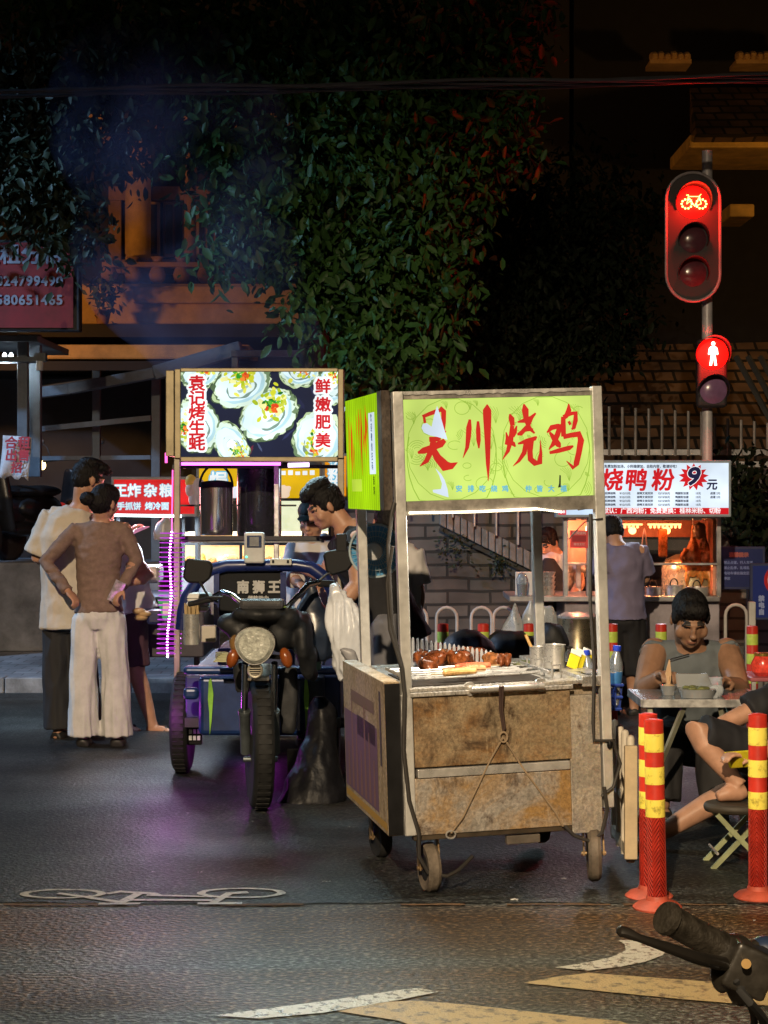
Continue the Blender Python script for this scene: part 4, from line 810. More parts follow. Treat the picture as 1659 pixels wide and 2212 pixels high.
# foil sheet and scraps on the right counter
mb = MB(); gx = 12; p0 = hc(1245, 1446, .2); vs = [(i*.012, j*.03, .003*noise.noise(V((i*.7, j*.9, 0)))+.003) for j in range(6) for i in range(gx)]
mb.add(vs, [(j*gx+i, j*gx+i+1, (j+1)*gx+i+1, (j+1)*gx+i) for j in range(5) for i in range(gx-1)], 0, True)
tag(mb.build('tray_liner', STAINL, None, CM @ V((p0.x-.01, .03, ZC+.014)), rot=(0, 0, R(10.9))), 'crumpled shiny foil lying on the right corner of the cart counter', 'foil')
mb = MB(); rg = random.Random(2)
for i in range(9): mb.ell((rg.uniform(-.06, .06), rg.uniform(-.05, .05), .012), (.025, .02, .012), 8)
me = vox(mb, .006, 1); wrinkle(me, .005, (30, 30, 30), 4); o = put(me, 'leafy_scraps', M('cooked_greens', (.14, .15, .05), .6, var=.6, vs=30), None, CM @ V((hc(1118, 1425, .6).x, .6, ZC))); tag(o, 'heap of olive cooked greens behind the grill rack', 'food')
bt = thing('bottle_basket', 'blue plastic basket hung on the right cart post holding bottles', 'basket', CM @ V((XR+.07, .30, ZC-.16)), (0, 0, R(10.9)))
mb = MB()
for zb in (0, .05, .1): mb.tube([(.075*c*(1+zb), .055*s*(1+zb), zb) for c, s in ((-1, -1), (1, -1), (1, 1), (-1, 1))], .007, 6, closed=True)
for i in range(10):
    w = i/10*8; c = [(-1+w, -1), (1, -1+(w-2)), (1-(w-4), 1), (-1, 1-(w-6))][min(3, int(w//2))]
    mb.cyl((c[0]*.075, c[1]*.055, 0), (c[0]*.083, c[1]*.06, .1), .008, n=6)
mb.bx(-.075, .075, -.055, .055, -.004, .004); mb.build('basket', M('blue_plastic', (.02, .05, .28), .4), bt)
def bottle(dx, dy, h, lab):
    t = thing('water_bottle', lab, 'bottle', CM @ V((XR+.07+dx, .30+dy, ZC-.15)), (0, R(6*(1 if dx > 0 else -1)), 0), 'bottles in the blue basket'); r = .034
    mb = MB(); mb.lathe([(r*.8, 0), (r, .01), (r, h*.28), (r*.93, h*.32), (r, h*.36), (r, h*.62), (r*.9, h*.72), (r*.4, h*.9), (r*.38, h*.93)], 20); mb.build('bottle_body', M('clear_plastic', (.75, .85, .95), .12, trans=.75, var=.05), t)
    mb = MB(); mb.lathe([(r*.5, h*.92), (r*.52, h*.93), (r*.52, h), (r*.45, h*1.01)], 18); mb.build('cap', M('blue_cap', (.02, .06, .6), .4), t); mb = MB(); mb.lathe([(r*1.01, h*.37), (r*1.01, h*.58)], 20); mb.build('wrapper', M('label_blue', (.05, .2, .5), .4), t)
bottle(.045, -.02, .25, 'taller clear bottle with a blue cap in the basket'); bottle(-.025, .03, .23, 'shorter clear bottle with a blue cap beside the cart post')
# ================================================================ blue cargo tricycle
BLUE = M('trike_blue', (.008, .030, .13), .35, .1, var=.4, vs=4, bump=.08, bs=30)
BLUED = M('trike_blue_arch', (.010, .02, .11), .32, var=.25)
CHROME = M('chrome', (.70, .70, .70), .16, 1, var=.1)
CLOTHB = M('black_cover', (.014, .015, .017), .6, var=.4, vs=12, bump=.2, bs=30)
X90 = Matrix.Rotation(R(90), 4, 'Y')
tr = thing('cargo_tricycle', 'blue electric cargo tricycle facing us with a black covered handlebar and round headlight', 'tricycle', (W(560, 1750, 9.3).x, 9.3, 0)); o = V(tr.location)
w = lambda x, y, d: W(x, y, d)-o
def wheel(parent, c, r, tw, yaw, name='front_wheel'):
    e = thing(name, None, None); e.parent = parent; e.location = c; e.rotation_euler = (0, 0, yaw)
    mb = MB(); pr = [(r*.72, -tw*.8)]+[(r-tw*.8+tw*.8*math.cos(a), tw*math.sin(a)) for a in [math.pi*(i/10-.5) for i in range(11)]]+[(r*.72, tw*.8)]
    mb.lathe(pr, 40, X90)
    for i in range(44):
        a = 2*math.pi*i/44; M4 = Matrix.Rotation(a, 4, 'X') @ Matrix.Translation((0, 0, r-.004)); mb.bx(-tw*.62, tw*.62, -.011, .011, 0, .0055, 0, M4)
    mb.build('tyre', BLACKR, e); mb = MB(); mb.lathe([(.04, -tw*1.0), (r*.3, -tw*.75), (r*.70, -tw*.5), (r*.73, -tw*.6), (r*.73, tw*.6), (r*.70, tw*.5), (r*.3, tw*.75), (.04, tw*1.0)], 28, X90); mb.build('rim', DARKM, e)
    return e
wheel(tr, (0, 0, .335), .335, .052, R(9))
wheel(tr, w(395, 1675, 10.5)+V((0, 0, .285-w(395, 1675, 10.5).z-o.z)), .285, .05, 0, 'rear_wheel'); wheel(tr, V((w(715, 1675, 10.5).x, 1.2, .285)), .285, .05, 0, 'rear_wheel')
mb = MB()
for x in (530, 593):
    a, b, c = w(x, 1432, 9.05), w(x-2, 1535, 9.17), w(x+1, 1625, 9.29)
    mb.cyl(a, b, .017, n=14, mi=0); mb.cyl(b, c, .027, n=14, mi=1); mb.cyl(b-V((0, 0, .0)), b+(c-b)*.08, .031, n=14, mi=1)
mb.cyl(w(526, 1640, 9.3), w(600, 1640, 9.3), .014, mi=1); mb.build('front_fork', [CHROME, M('fork_grey', (.12, .14, .15), .4, .5, var=.4)], tr)
mb = MB()
for i in range(9):
    a = -.55+i*.16; 
vs = []; n = 10
for i in range(n):
    a = R(58+i*7.5)
    for s in (-1, 1): vs.append(V((s*.062, -math.cos(a)*.395, .335+math.sin(a)*.395)))
mb.add(vs, [(2*i, 2*i+1, 2*i+3, 2*i+2) for i in range(n-1)], 0, True); ob = mb.build('fender', M('fender_metal', (.28, .24, .19), .45, .6, var=.4), tr); q = ob.modifiers.new('s', 'SOLIDIFY'); q.thickness = .006
# headlight, horn, indicators
hl = MB(); hc0 = w(551, 1392, 8.95); F90 = Matrix.Rotation(R(90), 4, 'X')
def lens(mb, c, sc, y0, y1, mi=0, shrink=1, n=40):
    vs = []
    for yy, k in ((y0, shrink), ((y0*.4+y1*.6), 1.0), (y1, .82)):
        for i in range(n):
            a = 2*math.pi*i/n; r = (1+.045*math.sin(3*a))*(1-.02*math.sin(a)); vs.append(c+V((math.cos(a)*r*sc*1.06*k, yy, math.sin(a)*r*sc*1.0*k)))
    fs = [(j*n+i, j*n+(i+1) % n, (j+1)*n+(i+1) % n, (j+1)*n+i) for j in range(2) for i in range(n)]+[tuple(range(n)), tuple(range(3*n-1, 2*n-1, -1))]
    mb.add(vs, fs, mi, True)
lens(hl, hc0, .092, -.02, .12); h = hl.build('headlight', M('headlight_shell', (.10, .09, .075), .3, .7, var=.3), tr)
g = MB(); lens(g, hc0+V((0, -.024, 0)), .088, -.022, .012, 0, .80); g.build('lens', M('headlight_glass', (.42, .43, .38), .12, var=.35, vs=45, bump=.5, bs=60, coat=.6), h)
g = MB(); lens(g, hc0+V((0, -.012, .0)), .094, -.01, .01, 0, .97); g.build('chrome_ring', CHROME, h)
mb = MB(); c = w(552, 1447, 9.0)
mb.lathe([(.035, -.03), (.036, .02), (.03, .025)], 24, Matrix.Translation(c) @ F90, 1); mb.tube([c+V((.033*math.cos(a), -.03, .033*math.sin(a))) for a in [i*math.pi/12 for i in range(24)]], .006, 8, closed=True)
for i in range(5): z = -.022+i*.011; x = math.sqrt(.03**2-z*z); mb.bar(c+V((-x, -.032, z)), c+V((x, -.032, z)), .004)
mb.build('horn', [M('horn_ring', (.45, .42, .34), .35, .6), BLACKP], tr)
for x, y, s in ((503, 1421, -1), (618, 1421, 1)):
    mb = MB(); c = w(x, y, 8.98); mb.ell(c, (.03, .035, .052), 16, 0, None, Matrix.Rotation(R(-18*s), 3, 'Y')); e = mb.build('turn_signal', M('amber_lens', (.26, .065, .012), .25, var=.3, coat=.5), tr)
    g = MB(); g.bar(c+V((-s*.02, .02, 0)), w(552, 1415, 9.1), .02); g.build('signal_stem', BLACKP, e)
mb = MB(); c = w(508, 1390, 9.0); mb.ell(c, (.03, .05, .045), 14); mb.build('side_lamp', M('side_lamp_amber', (.40, .22, .08), .15, .4, var=.3, coat=.8), tr)
# black cover over the handlebar, with flaps
mb = MB()
for x, y, d, r in ((500, 1345, 9.1, (.07, .08, .05)), (560, 1325, 9.05, (.14, .12, .045)), (622, 1335, 9.1, (.07, .10, .06)), (655, 1380, 9.15, (.055, .10, .14)), (668, 1430, 9.2, (.05, .08, .10)), (520, 1365, 9.1, (.06, .09, .07)), (605, 1370, 9.12, (.07, .09, .09)), (560, 1350, 9.2, (.12, .09, .07)), (676, 1455, 9.25, (.035, .06, .05))): mb.ell(w(x, y, d), r, 14)
me = vox(mb, .014, 4); wrinkle(me, .012, (7, 7, 5), 3); put(me, 'handlebar_cover', CLOTHB, tr)
mb = MB()
for x0, y0, x1, y1, yb, d in ((600, 1440, 640, 1440, 1585, 9.3), (505, 1430, 540, 1430, 1500, 9.3)): mb.loft([(w((x0+x1)/2, y0, d), V((.05, 0, 0)), V((0, .015, 0))), (w((x0+x1)/2+4, (y0+yb)/2, d), V((.055, 0, 0)), V((0, .02, 0))), (w((x0+x1)/2+2, yb, d), V((.035, 0, 0)), V((0, .01, 0)))], 14)
me = vox(mb, .012, 2); wrinkle(me, .01, (12, 12, 4), 6); put(me, 'cover_flap', CLOTHB, tr)
mb = MB(); mb.tube([w(462, 1288, 9.15), w(480, 1278, 9.1), w(500, 1285, 9.05), w(525, 1305, 9.05), w(560, 1312, 9.05)], .012, 10); mb.tube([w(560, 1312, 9.05), w(620, 1312, 9.05), w(645, 1285, 9.1), w(665, 1264, 9.15), w(690, 1258, 9.2)], .015, 10)
mb.build('handlebar', CHROME, tr)
mb = MB(); mb.cyl(w(408, 1305, 9.2), w(470, 1292, 9.15), .014, n=12); mb.cyl(w(690, 1260, 9.2), w(722, 1262, 9.25), .018, n=12); mb.build('grip', BLACKR, tr)
mb = MB(); mb.tube([w(418, 1300, 9.1), w(450, 1290, 9.05), w(480, 1290, 9.05)], .006, 8); mb.build('brake_lever', DARKM, tr)
mb = MB(); mb.bx(-.11, .11, -.02, .1, -.02, .03, 0, Matrix.Translation(w(565, 1308, 8.98))); mb.build('dashboard', M('dash_grey', (.05, .05, .055), .25, var=.3, coat=.6), tr, bev=.02)
def mirror(x, y, rot, stem):
    e = thing('mirror', None, None); e.parent = tr; c = w(x, y, 9.2); e.location = c; mb = MB()
    pts = [(-.075, -.035), (-.07, .045), (-.055, .062), (.055, .055), (.072, .03), (.062, -.035), (.03, -.06), (-.05, -.062)]
    mb.prism([(px*math.cos(rot)-pz*math.sin(rot), px*math.sin(rot)+pz*math.cos(rot)) for px, pz in pts], .035); mb.build('mirror_shell', BLACKP, e, bev=.01)
    mb = MB(); mb.tube([V((0, .03, -.05))]+[w(*s)-c for s in stem], .0065, 8); mb.build('mirror_stem', DARKM, e)
mirror(428, 1234, R(-3), [(432, 1258, 9.2), (452, 1290, 9.15), (470, 1300, 9.1)]); mirror(732, 1212, R(14), [(706, 1240, 9.2), (680, 1262, 9.2)])
# arch frame and lettered panel
mb = MB(); d = 9.95
mb.tube([w(392, 1360, d), w(396, 1320, d), w(404, 1290, d), w(424, 1258, d), w(452, 1232, d), w(490, 1222, d), w(560, 1221, d), w(640, 1221, d), w(672, 1226, d), w(700, 1246, d), w(718, 1275, d), w(728, 1310, d), w(733, 1360, d)], .034, 12)
for x in (468, 612): mb.bar(w(x, 1236, d), w(x, 1400, d), .03)
mb.build('arch_frame', BLUED, tr)
mb = MB(); rect(mb, 470, 610, 1227, 1330, 9.97, .03, 0, o); pn = mb.build('back_panel', M('panel_black', (.010, .011, .013), .6, var=.5, vs=5, spec=.15), tr, bev=.008)
mb = MB(); rect(mb, 494, 602, 1228, 1233, 9.955, .012, 0, o); mb.build('panel_trim', CHROME, pn)
LT = M('letter_grey', (.42, .42, .42), .5)
mb = MB()
for s, x in (('南', 525), ('狮', 559), ('王', 592)): zrow(mb, s, x, 1270, 29, 9.955, o, 0, 1.3, 'CENTER', .92)
mb.build('lettering', LT, pn); mb = MB(); zrow(mb, '®', 612-5, 1257, 12, 9.955, o, 0, .4, 'CENTER'); mb.build('lettering', LT, pn); mb = MB(); zrow(mb, '— 领航动力 —', 558, 1293, 11.5, 9.955, o, 0, .5, 'CENTER'); mb.build('lettering', LT, pn)
# cargo body, leg shield, platform
mb = MB(); rect(mb, 395, 740, 1440, 1458, 9.9, .1, 0, o); mb.build('front_rail', BLUE, tr, bev=.03, seg=4)
mb = MB(); rect(mb, 428, 660, 1460, 1590, 10.0, .25, 0, o); ls = mb.build('leg_shield', BLUE, tr, bev=.03, seg=3)
for x in (455, 662): mb = MB(); mb.flat([((w(x+a, y, 9.985)).x, w(x+a, y, 9.985).z) for a, y in ((-4, 1470), (1, 1464), (6, 1500), (2, 1560), (-2, 1590), (-3, 1540), (-6, 1510))], None, 0, w(x, 1500, 9.985).y-.001); mb.build('decal', M('lime_decal', (.22, .50, .05), .4, var=.3), tr)
mb = MB(); rect(mb, 400, 735, 1460, 1560, 10.25, 1.9, 0, o); rect(mb, 470, 700, 1400, 1445, 10.3, .5, 0, o); mb.build('cargo_box', M('cargo_blue', (.010, .022, .08), .5, var=.4), tr, bev=.01)
mb = MB(); rect(mb, 395, 428, 1486, 1512, 9.95, .06, 0, o); mb.build('step_bracket', BLUE, tr, bev=.02, seg=3)
mb = MB(); rect(mb, 640, 700, 1460, 1600, 10.1, .2, 0, o); mb.build('battery_case', M('case_blue_black', (.02, .025, .045), .5, var=.4), tr, bev=.03)
mb = MB(); mb.bar(V((0, .9, .30)), V((0, 2.6, .3)), .3, .06); mb.cyl(V((-.42, 1.2, .285)), V((.42, 1.2, .285)), .03); mb.bar(w(400, 1560, 10.2), w(735, 1560, 10.2), .05); mb.build('chassis', DARKM, tr)
mb = MB()
for i in range(4):
    for j in range(3): rect(mb, 408+j*9, 414+j*9, 1548+i*14, 1557+i*14, 10.3, .02, 0, o)
mb.build('reflector', M('white_reflector', (.6, .62, .65), .3), tr)
mb = MB(); rect(mb, 395, 437, 1545, 1610, 10.33, .03, 0, o); mb.build('mudguard', BLACKP, tr, bev=.01)
mb = MB(); mb.tube([w(690, 1345, 9.6), w(700, 1375, 9.6), w(718, 1410, 9.6), w(732, 1440, 9.6)], .009, 8); mb.build('orange_hose', M('orange_rubber', (.5, .12, .03), .5), tr)
mb = MB(); rect(mb, 620, 668, 1618, 1690, 9.9, .03, 0, o); mb.build('mud_flap', M('flap_tan', (.30, .25, .2), .8, var=.3), tr, bev=.004)
# ---- things carried on the tricycle
t = thing('payment_device', 'white payment speaker box with a small screen standing on the blue arch', 'payment box', W(549, 1216, 9.9)); q = V(t.location)
mb = MB(); rect(mb, 527, 571, 1150, 1217, 9.86, .06, 0, q); bd = mb.build('case', M('white_plastic', (.50, .51, .52), .4, var=.1), t, bev=.012, seg=3)
mb = MB(); rect(mb, 533, 565, 1157, 1183, 9.853, .008, 0, q); mb.build('screen_frame', M('screen_blue', (.02, .04, .12), .3), bd, bev=.004); mb = MB(); rect(mb, 539, 559, 1160, 1180, 9.846, .006, 0, q); mb.build('screen', M('screen_grey', (.2, .2, .2), .3, emit=.12), bd)
mb = MB(); mb.ell(W(532, 1203, 9.855)-q, (.007, .004, .005), 10); mb.build('indicator', M('green_led', (.1, .8, .4), emit=3), bd)
mb = MB(); rect(mb, 583, 630, 1207, 1221, 9.88, .012); p = W(606, 1214, 9.88); mb.v = [tuple(V(v)-p) for v in mb.v]; pl = mb.build('licence_plate', M('plate_white', (.52, .53, .50), .5, var=.2), None, p, bev=.004); tag(pl, 'small blank white plate fixed on the blue arch beside the payment box', 'plate')
b = MB()
for x in (590, 622):
    c = W(x, 1213, 9.878)-p; b.bx(c.x-.006, c.x+.006, c.y-.004, c.y+.002, c.z-.008, c.z+.008)
b.build('hole', BLACKP, pl)
def can(x0, x1, y0, y1, d, name, lab, cat, mat):
    p = W((x0+x1)/2, y1, d); r = (x1-x0)/2*d/F; h = (y1-y0)*d/F; t = thing(name, lab, cat, p); mb = MB(); mb.lathe([(r*.95, 0), (r, .008), (r, h*.97), (r*1.02, h), (r*.93, h), (r*.92, h*.9)], 28); mb.build('tin', mat, t); return t, r, h
t, r, h = can(396, 432, 1326, 1392, 9.7, 'stick_tin', 'steel tin full of bamboo sticks on the left side of the tricycle', 'tin', STAINL)
mb = MB(); rg = random.Random(8)
for i in range(46): a = rg.uniform(0, 6.28); k = r*.85*math.sqrt(rg.random()); mb.cyl((k*math.cos(a), k*math.sin(a), h*.6), (k*1.15*math.cos(a), k*1.15*math.sin(a), h*rg.uniform(1.2, 1.36)), .0035, n=5)
mb.build('bamboo_sticks', M('bamboo', (.5, .36, .18), .7), t)
for i, (x, y, z, s, lab) in enumerate(((432, 1292, 9.72, 1.0, 'white foam takeout box on top beside the bamboo sticks'), (428, 1308, 9.78, 1.05, 'white foam takeout box under another by the bamboo sticks'))):
    p = W(x, y+12, z); t = thing('takeout_box', lab, 'box', p, (0, 0, R(8*i-6)), 'foam boxes on the tricycle'); mb = MB(); k = s
    for a, b, ww in ((0, .028, .06), (.030, .058, .06)): mb.loft([(V((0, 0, a if a == 0 else b)), V((ww*.85*k*1.35, 0, 0)), V((0, ww*.85*k*1.35, 0))), (V((0, 0, b if a == 0 else a)), V((ww*k*1.45, 0, 0)), V((0, ww*k*1.45, 0)))], 4, 0, False)
    mb.v = [tuple(Matrix.Rotation(R(45), 3, 'Z') @ V(v)) for v in mb.v]; mb.build('foam_box', M('foam', (.68, .68, .66), .5, var=.08), t, bev=.008)
mb = MB(); rect(mb, 434, 466, 1352, 1388, 9.75, .08); p = W(450, 1388, 9.75); mb.v = [tuple(V(v)-p) for v in mb.v]; tag(mb.build('tissue_box', M('tissue_white', (.5, .46, .40), .7, var=.15), None, p, bev=.008), 'small pale tissue box beside the bamboo tin', 'box')
mb = MB(); rg = random.Random(5); p = W(484, 1428, 9.7)
for i in range(6): mb.bx(-.05+.004*i, .05-.006*i, -.05, .05, i*.008, i*.008+.006, 0, Matrix.Rotation(R(5*i), 4, 'Z'))
tag(mb.build('napkins', M('napkin', (.5, .5, .3), .8), None, p), 'small stack of pale yellow napkins on the tricycle deck', 'napkins')
t, r, h = can(655, 694, 1420, 1446, 9.75, 'plastic_bowl', 'pale green plastic bowl on the tricycle deck', 'bowl', M('mint_plastic', (.28, .52, .38), .4, var=.1))
def bag(name, lab, pts, mat, amp=.02, vx=.014, seed=1, group=None, f=(9, 9, 3)):   # pts: (x, y, d, rx, ry) down the bag
    q = W(pts[-1][0], pts[-1][1], pts[-1][2]); mb = MB()
    mb.loft([(W(x, y, d)-q, V((rx, 0, 0)), V((0, ry, 0))) for x, y, d, rx, ry in pts], 22)
    me = vox(mb, vx, 2); wrinkle(me, amp, f, seed); ob = put(me, name, mat, None, q); tag(ob, lab, 'bag', group); return ob
BBAG = M('black_bag', (.008, .008, .010), .45, var=.3, spec=.25, bump=.3, bs=40)
WBAG = M('white_bag', (.66, .69, .74), .3, var=.1, spec=.5, bump=.1, bs=25)
bag('plastic_bag', 'big black rubbish bag hanging between the tricycle and the chicken cart', [(690, 1505, 9.7, .03, .03), (694, 1530, 9.7, .07, .06), (692, 1590, 9.65, .085, .08), (684, 1650, 9.6, .115, .10), (678, 1705, 9.55, .165, .12), (670, 1735, 9.53, .18, .12)], BBAG, .014, .012, 2, None, (10, 10, 1.6))
bag('plastic_bag', 'dark blue black bag tied to the tricycle handlebar', [(672, 1250, 9.35, .012, .012), (674, 1285, 9.35, .03, .03), (676, 1320, 9.35, .095, .07), (680, 1370, 9.35, .115, .09), (682, 1410, 9.35, .10, .08), (682, 1425, 9.35, .06, .05)], M('navy_bag', (.018, .026, .045), .35, var=.3), .018, .014, 5)
bag('plastic_bag', 'bundle of white plastic bags hanging beside the cart post', [(724, 1262, 9.0, .02, .02), (728, 1280, 9.0, .035, .03), (738, 1310, 9.0, .07, .05), (750, 1350, 9.0, .10, .06), (757, 1400, 9.0, .09, .06), (757, 1440, 9.0, .075, .05), (760, 1470, 9.0, .06, .04)], WBAG, .026, .010, 7, None, (24, 24, 3))
bag('plastic_bag', 'small grey plastic bag above the side board of the cart', [(738, 1400, 8.9, .02, .015), (752, 1406, 8.9, .035, .02), (760, 1425, 8.9, .03, .02), (766, 1440, 8.9, .015, .015)], M('grey_bag', (.3, .3, .32), .4), .01, .01, 9)
mb = MB(); p = W(714, 1392, 9.6); mb.ell((0, 0, 0), (.055, .05, .07), 16); me = vox(mb, .012, 1); wrinkle(me, .006, (12, 12, 12), 1); o2 = put(me, 'helmet_shell', DARKM, None, p); o2.name = 'round_pot'; tag(o2, 'dark rounded pot at the right end of the tricycle deck', 'pot')
# white plastic fan clipped on the cart post, seen from behind
t = thing('clip_fan', 'blue round clip fan with a white motor mounted behind the cart post', 'fan', W(812, 1190, 8.5)); q = V(t.location)
r = 57*8.5/F; mb = MB()
for k in (.35, .55, .75, 1.0): mb.tube([V((r*k*math.cos(a), .02-.045*(1-k), r*k*math.sin(a))) for a in [i*math.pi/16 for i in range(32)]], .0016+.004*(k == 1), 6, closed=True)
for i in range(36): a = i*math.pi/18; mb.tube([V((.03*math.cos(a), -.03, .03*math.sin(a))), V((r*.6*math.cos(a), -.012, r*.6*math.sin(a))), V((r*math.cos(a), .02, r*math.sin(a))), V((r*.98*math.cos(a), .05, r*.98*math.sin(a)))], .0011, 5)
mb.build('cage', M('cage_pale', (.3, .38, .42), .4), t)
mb = MB()
for i in range(3):
    a0 = i*2.094; vs = [V((rr*math.cos(a0+s*(.95 if rr > .05 else .3)), .03+.012*s, rr*math.sin(a0+s*(.95 if rr > .05 else .3)))) for rr in (.02, r*.5, r*.92) for s in (-1, -.3, .3, 1)]
    mb.add(vs, [(j*4+i2, j*4+i2+1, (j+1)*4+i2+1, (j+1)*4+i2) for j in range(2) for i2 in range(3)], 0, True)
mb.lathe([(r*.97, -.004), (r*.99, .0), (r*.97, .004)], 36, Matrix.Translation((0, .045, 0)) @ F90); mb.build('blades', M('fan_blue', (.05, .24, .46), .35, var=.2), t)
mb = MB(); mb.lathe([(.02, -.10), (.038, -.09), (.042, -.03), (.03, 0)], 20, Matrix.Translation((0, -.08, 0)) @ Matrix.Rotation(R(-90), 4, 'X') if False else Matrix.Translation((-.01, -.02, 0)) @ Matrix.Rotation(R(90), 4, 'X') @ Matrix.Scale(-1, 4, (0, 0, 1))); mb.build('motor', M('white_plastic', (.50, .51, .52), .4, var=.1), t)
mb = MB(); mb.bar(V((-.03, -.05, 0)), W(745, 1173, 8.6)-q, .02); mb.bx(-.025, .025, -.03, .03, -.04, .04, 0, Matrix.Translation(W(738, 1172, 8.6)-q)); mb.build('clip_arm', BLACKP, t, bev=.004)
# ================================================================ grilled oyster stall
OST = M('stall_post', (.26, .23, .18), .45, .45, var=.3, vs=8)
st_ = thing('oyster_stall', 'grilled oyster stall frame under a bright sign picturing oysters', 'stall', (W(555, 1600, 10.7).x, 10.7, 0)); o = V(st_.location); w = lambda x, y, d: W(x, y, d)-o
DS = 10.5
mb = MB(); rect(mb, 377, 390, 797, 990, DS-.02, .2, 0, o); rect(mb, 730, 742, 797, 990, DS-.02, .2, 0, o); rect(mb, 390, 730, 795, 803, DS-.02, .2, 0, o); rect(mb, 390, 730, 987, 997, DS-.02, .2, 0, o); rect(mb, 390, 730, 803, 987, DS+.1, .08, 0, o); rect(mb, 358, 376, 800, 985, DS+.02, .5, 0, o)
sb = mb.build('sign_box', M('sign_brass', (.30, .25, .15), .45, .4, var=.3, vs=7), st_, bev=.004)
A, B = w(390, 987, DS), w(730, 803, DS); sw, sh = B.x-A.x, B.z-A.z; mb = MB()
NAVY = S(16, 26, 52)
mb.quad(0, sw, 0, sh, NAVY, 0)
oc = lambda x, y: (((x-222)/1166)*sw, (1-(y-165)/620)*sh)                 # zoom coordinates of the sign's face
pxs = sw/1166
rg = random.Random(21)
for i in range(26): x, z = oc(rg.uniform(300, 1350), rg.uniform(180, 770)); blob(mb, x, z, rg.uniform(.008, .05), rg.uniform(.004, .02), R(rg.choice((40, 55, 120))), S(*rg.choice(((38, 46, 84), (26, 34, 66), (64, 74, 104), (90, 30, 50)))), 1, i+300, .3, 16)
def oyster(x, y, rx, ry, rot, top=None, seed=0):
    cx, cz = oc(x, y); rx *= pxs; ry *= pxs; r = random.Random(seed); cs, sn = math.cos(rot), math.sin(rot); off = lambda a, b: (cx+a*rx*cs-b*ry*sn, cz+a*rx*sn+b*ry*cs)
    blob(mb, cx, cz, rx, ry, rot, S(62, 80, 58), 2, seed, .10, 60, 3.0); 
    for k in range(5): a, b = off(r.uniform(-.06, .06), r.uniform(-.06, .06)); blob(mb, a, b, rx*(.97-.02*k), ry*(.97-.02*k), rot, S(*((176, 198, 150), (74, 96, 66), (206, 224, 190), (110, 136, 100), (214, 236, 222))[k]), 3+.2*k, seed+k*7, .09, 60, 3+k)
    blob(mb, cx, cz, rx*.81, ry*.79, rot, S(176, 214, 224), 5, seed+50, .07, 50, 2.2); a, b = off(-.05, .04); blob(mb, a, b, rx*.75, ry*.71, rot, S(222, 246, 255), 6, seed+51, .07, 50, 2)
    a, b = off(-.02, -.12); blob(mb, a, b, rx*.5, ry*.5, rot, S(118, 144, 132), 6.5, seed+52, .12, 40); a, b = off(-.04, -.06); blob(mb, a, b, rx*.48, ry*.48, rot, S(216, 236, 234), 7, seed+53, .12, 40)
    a, b = off(.1, -.02); blob(mb, a, b, rx*.3, ry*.26, rot+.3, S(160, 186, 186), 7.3, seed+54, .16, 30); a, b = off(.04, .02); blob(mb, a, b, rx*.26, ry*.2, rot+.3, S(246, 252, 250), 7.6, seed+55, .16, 30)
    tx, ty = top or (.25, .15)
    for k in range(70):
        a, b = off(tx+r.gauss(0, .27), ty+r.gauss(0, .24)); blob(mb, a, b, rx*r.uniform(.05, .12), rx*r.uniform(.035, .08), r.uniform(0, 3), S(*r.choice(((204, 208, 44), (224, 222, 92), (170, 190, 30), (236, 236, 160), (190, 200, 60)))), 8+k*.02, seed*3+k, .2, 9)
    for k in range(13):
        a, b = off(tx-.06+r.gauss(0, .13), ty+.08+r.gauss(0, .13)); blob(mb, a, b, rx*r.uniform(.06, .12), rx*r.uniform(.03, .065), r.uniform(0, 3), S(*r.choice(((40, 150, 40), (20, 110, 34), (90, 180, 50)))), 9.2+k*.02, seed*5+k, .15, 9)
    for k in range(10):
        a, b = off(tx+.0+r.gauss(0, .12), ty-.12+r.gauss(0, .1)); blob(mb, a, b, rx*r.uniform(.055, .11), rx*r.uniform(.03, .06), r.uniform(0, 3), S(*r.choice(((232, 96, 30), (214, 64, 24), (240, 140, 50)))), 9.6+k*.02, seed*9+k, .15, 9)
oyster(1110, 150, 160, 130, .1, (.1, .1), 31); oyster(370, 180, 150, 110, .3, (.3, .3), 32); oyster(340, 560, 175, 205, .4, (-.55, .1), 33); oyster(670, 260, 225, 165, .42, (.2, .35), 34)
oyster(600, 700, 120, 190, .55, (.1, -.45), 35); oyster(1240, 660, 190, 215, -.15, (.0, -.15), 36); oyster(1350, 260, 110, 150, .2, (.2, .5), 37); oyster(870, 475, 245, 180, .62, (.25, .2), 38)
for i, v in enumerate(mb.v): mb.v[i] = (min(max(v[0], .0004), sw-.0004), v[1], min(max(v[2], .0004), sh-.0004))
WR = S(244, 252, 255); RC = S(200, 22, 34)
for col, chars in (((345, (258, 366, 475, 585, 692)), '袁记烤生蚝'), ((1278, (278, 412, 538, 672)), '鲜嫩肥美')):
    x, ys = col
    for c, y in zip(chars, ys):
        a, b = oc(x, y); s = 128*pxs if x < 600 else 118*pxs
        for k in range(14): w2 = k*math.pi/7; mb.text(c, a+.0115*math.cos(w2), b+.0115*math.sin(w2), s*.94, WR, 12+.02*k, .004, 1.06)
        mb.text(c, a, b, s*.94, RC, 13, .0029, 1.06)
f = mb.build('sign_face', BACKHOT, sb); f.location = A+V((0, -.001, 0))
lc = lamp('sign_light', 'AREA', (0, 0, 0), 40, (.62, .93, 1), sw*.95, size_y=sh*.9); lc.parent = st_; lc.location = A+V((sw/2, -.05, sh/2)); lc.rotation_euler = (R(-90), 0, 0)
for x, y0, y1, ww, d in ((382, 990, 1560, 13, DS), (736, 990, 1330, 14, DS), (597, 1003, 1225, 11, DS+.35)): mb = MB(); rect(mb, x-ww/2, x+ww/2, y0, y1, d, ww*d/F, 0, o); mb.build('post', OST if x != 597 else DULLST, st_, bev=.004)
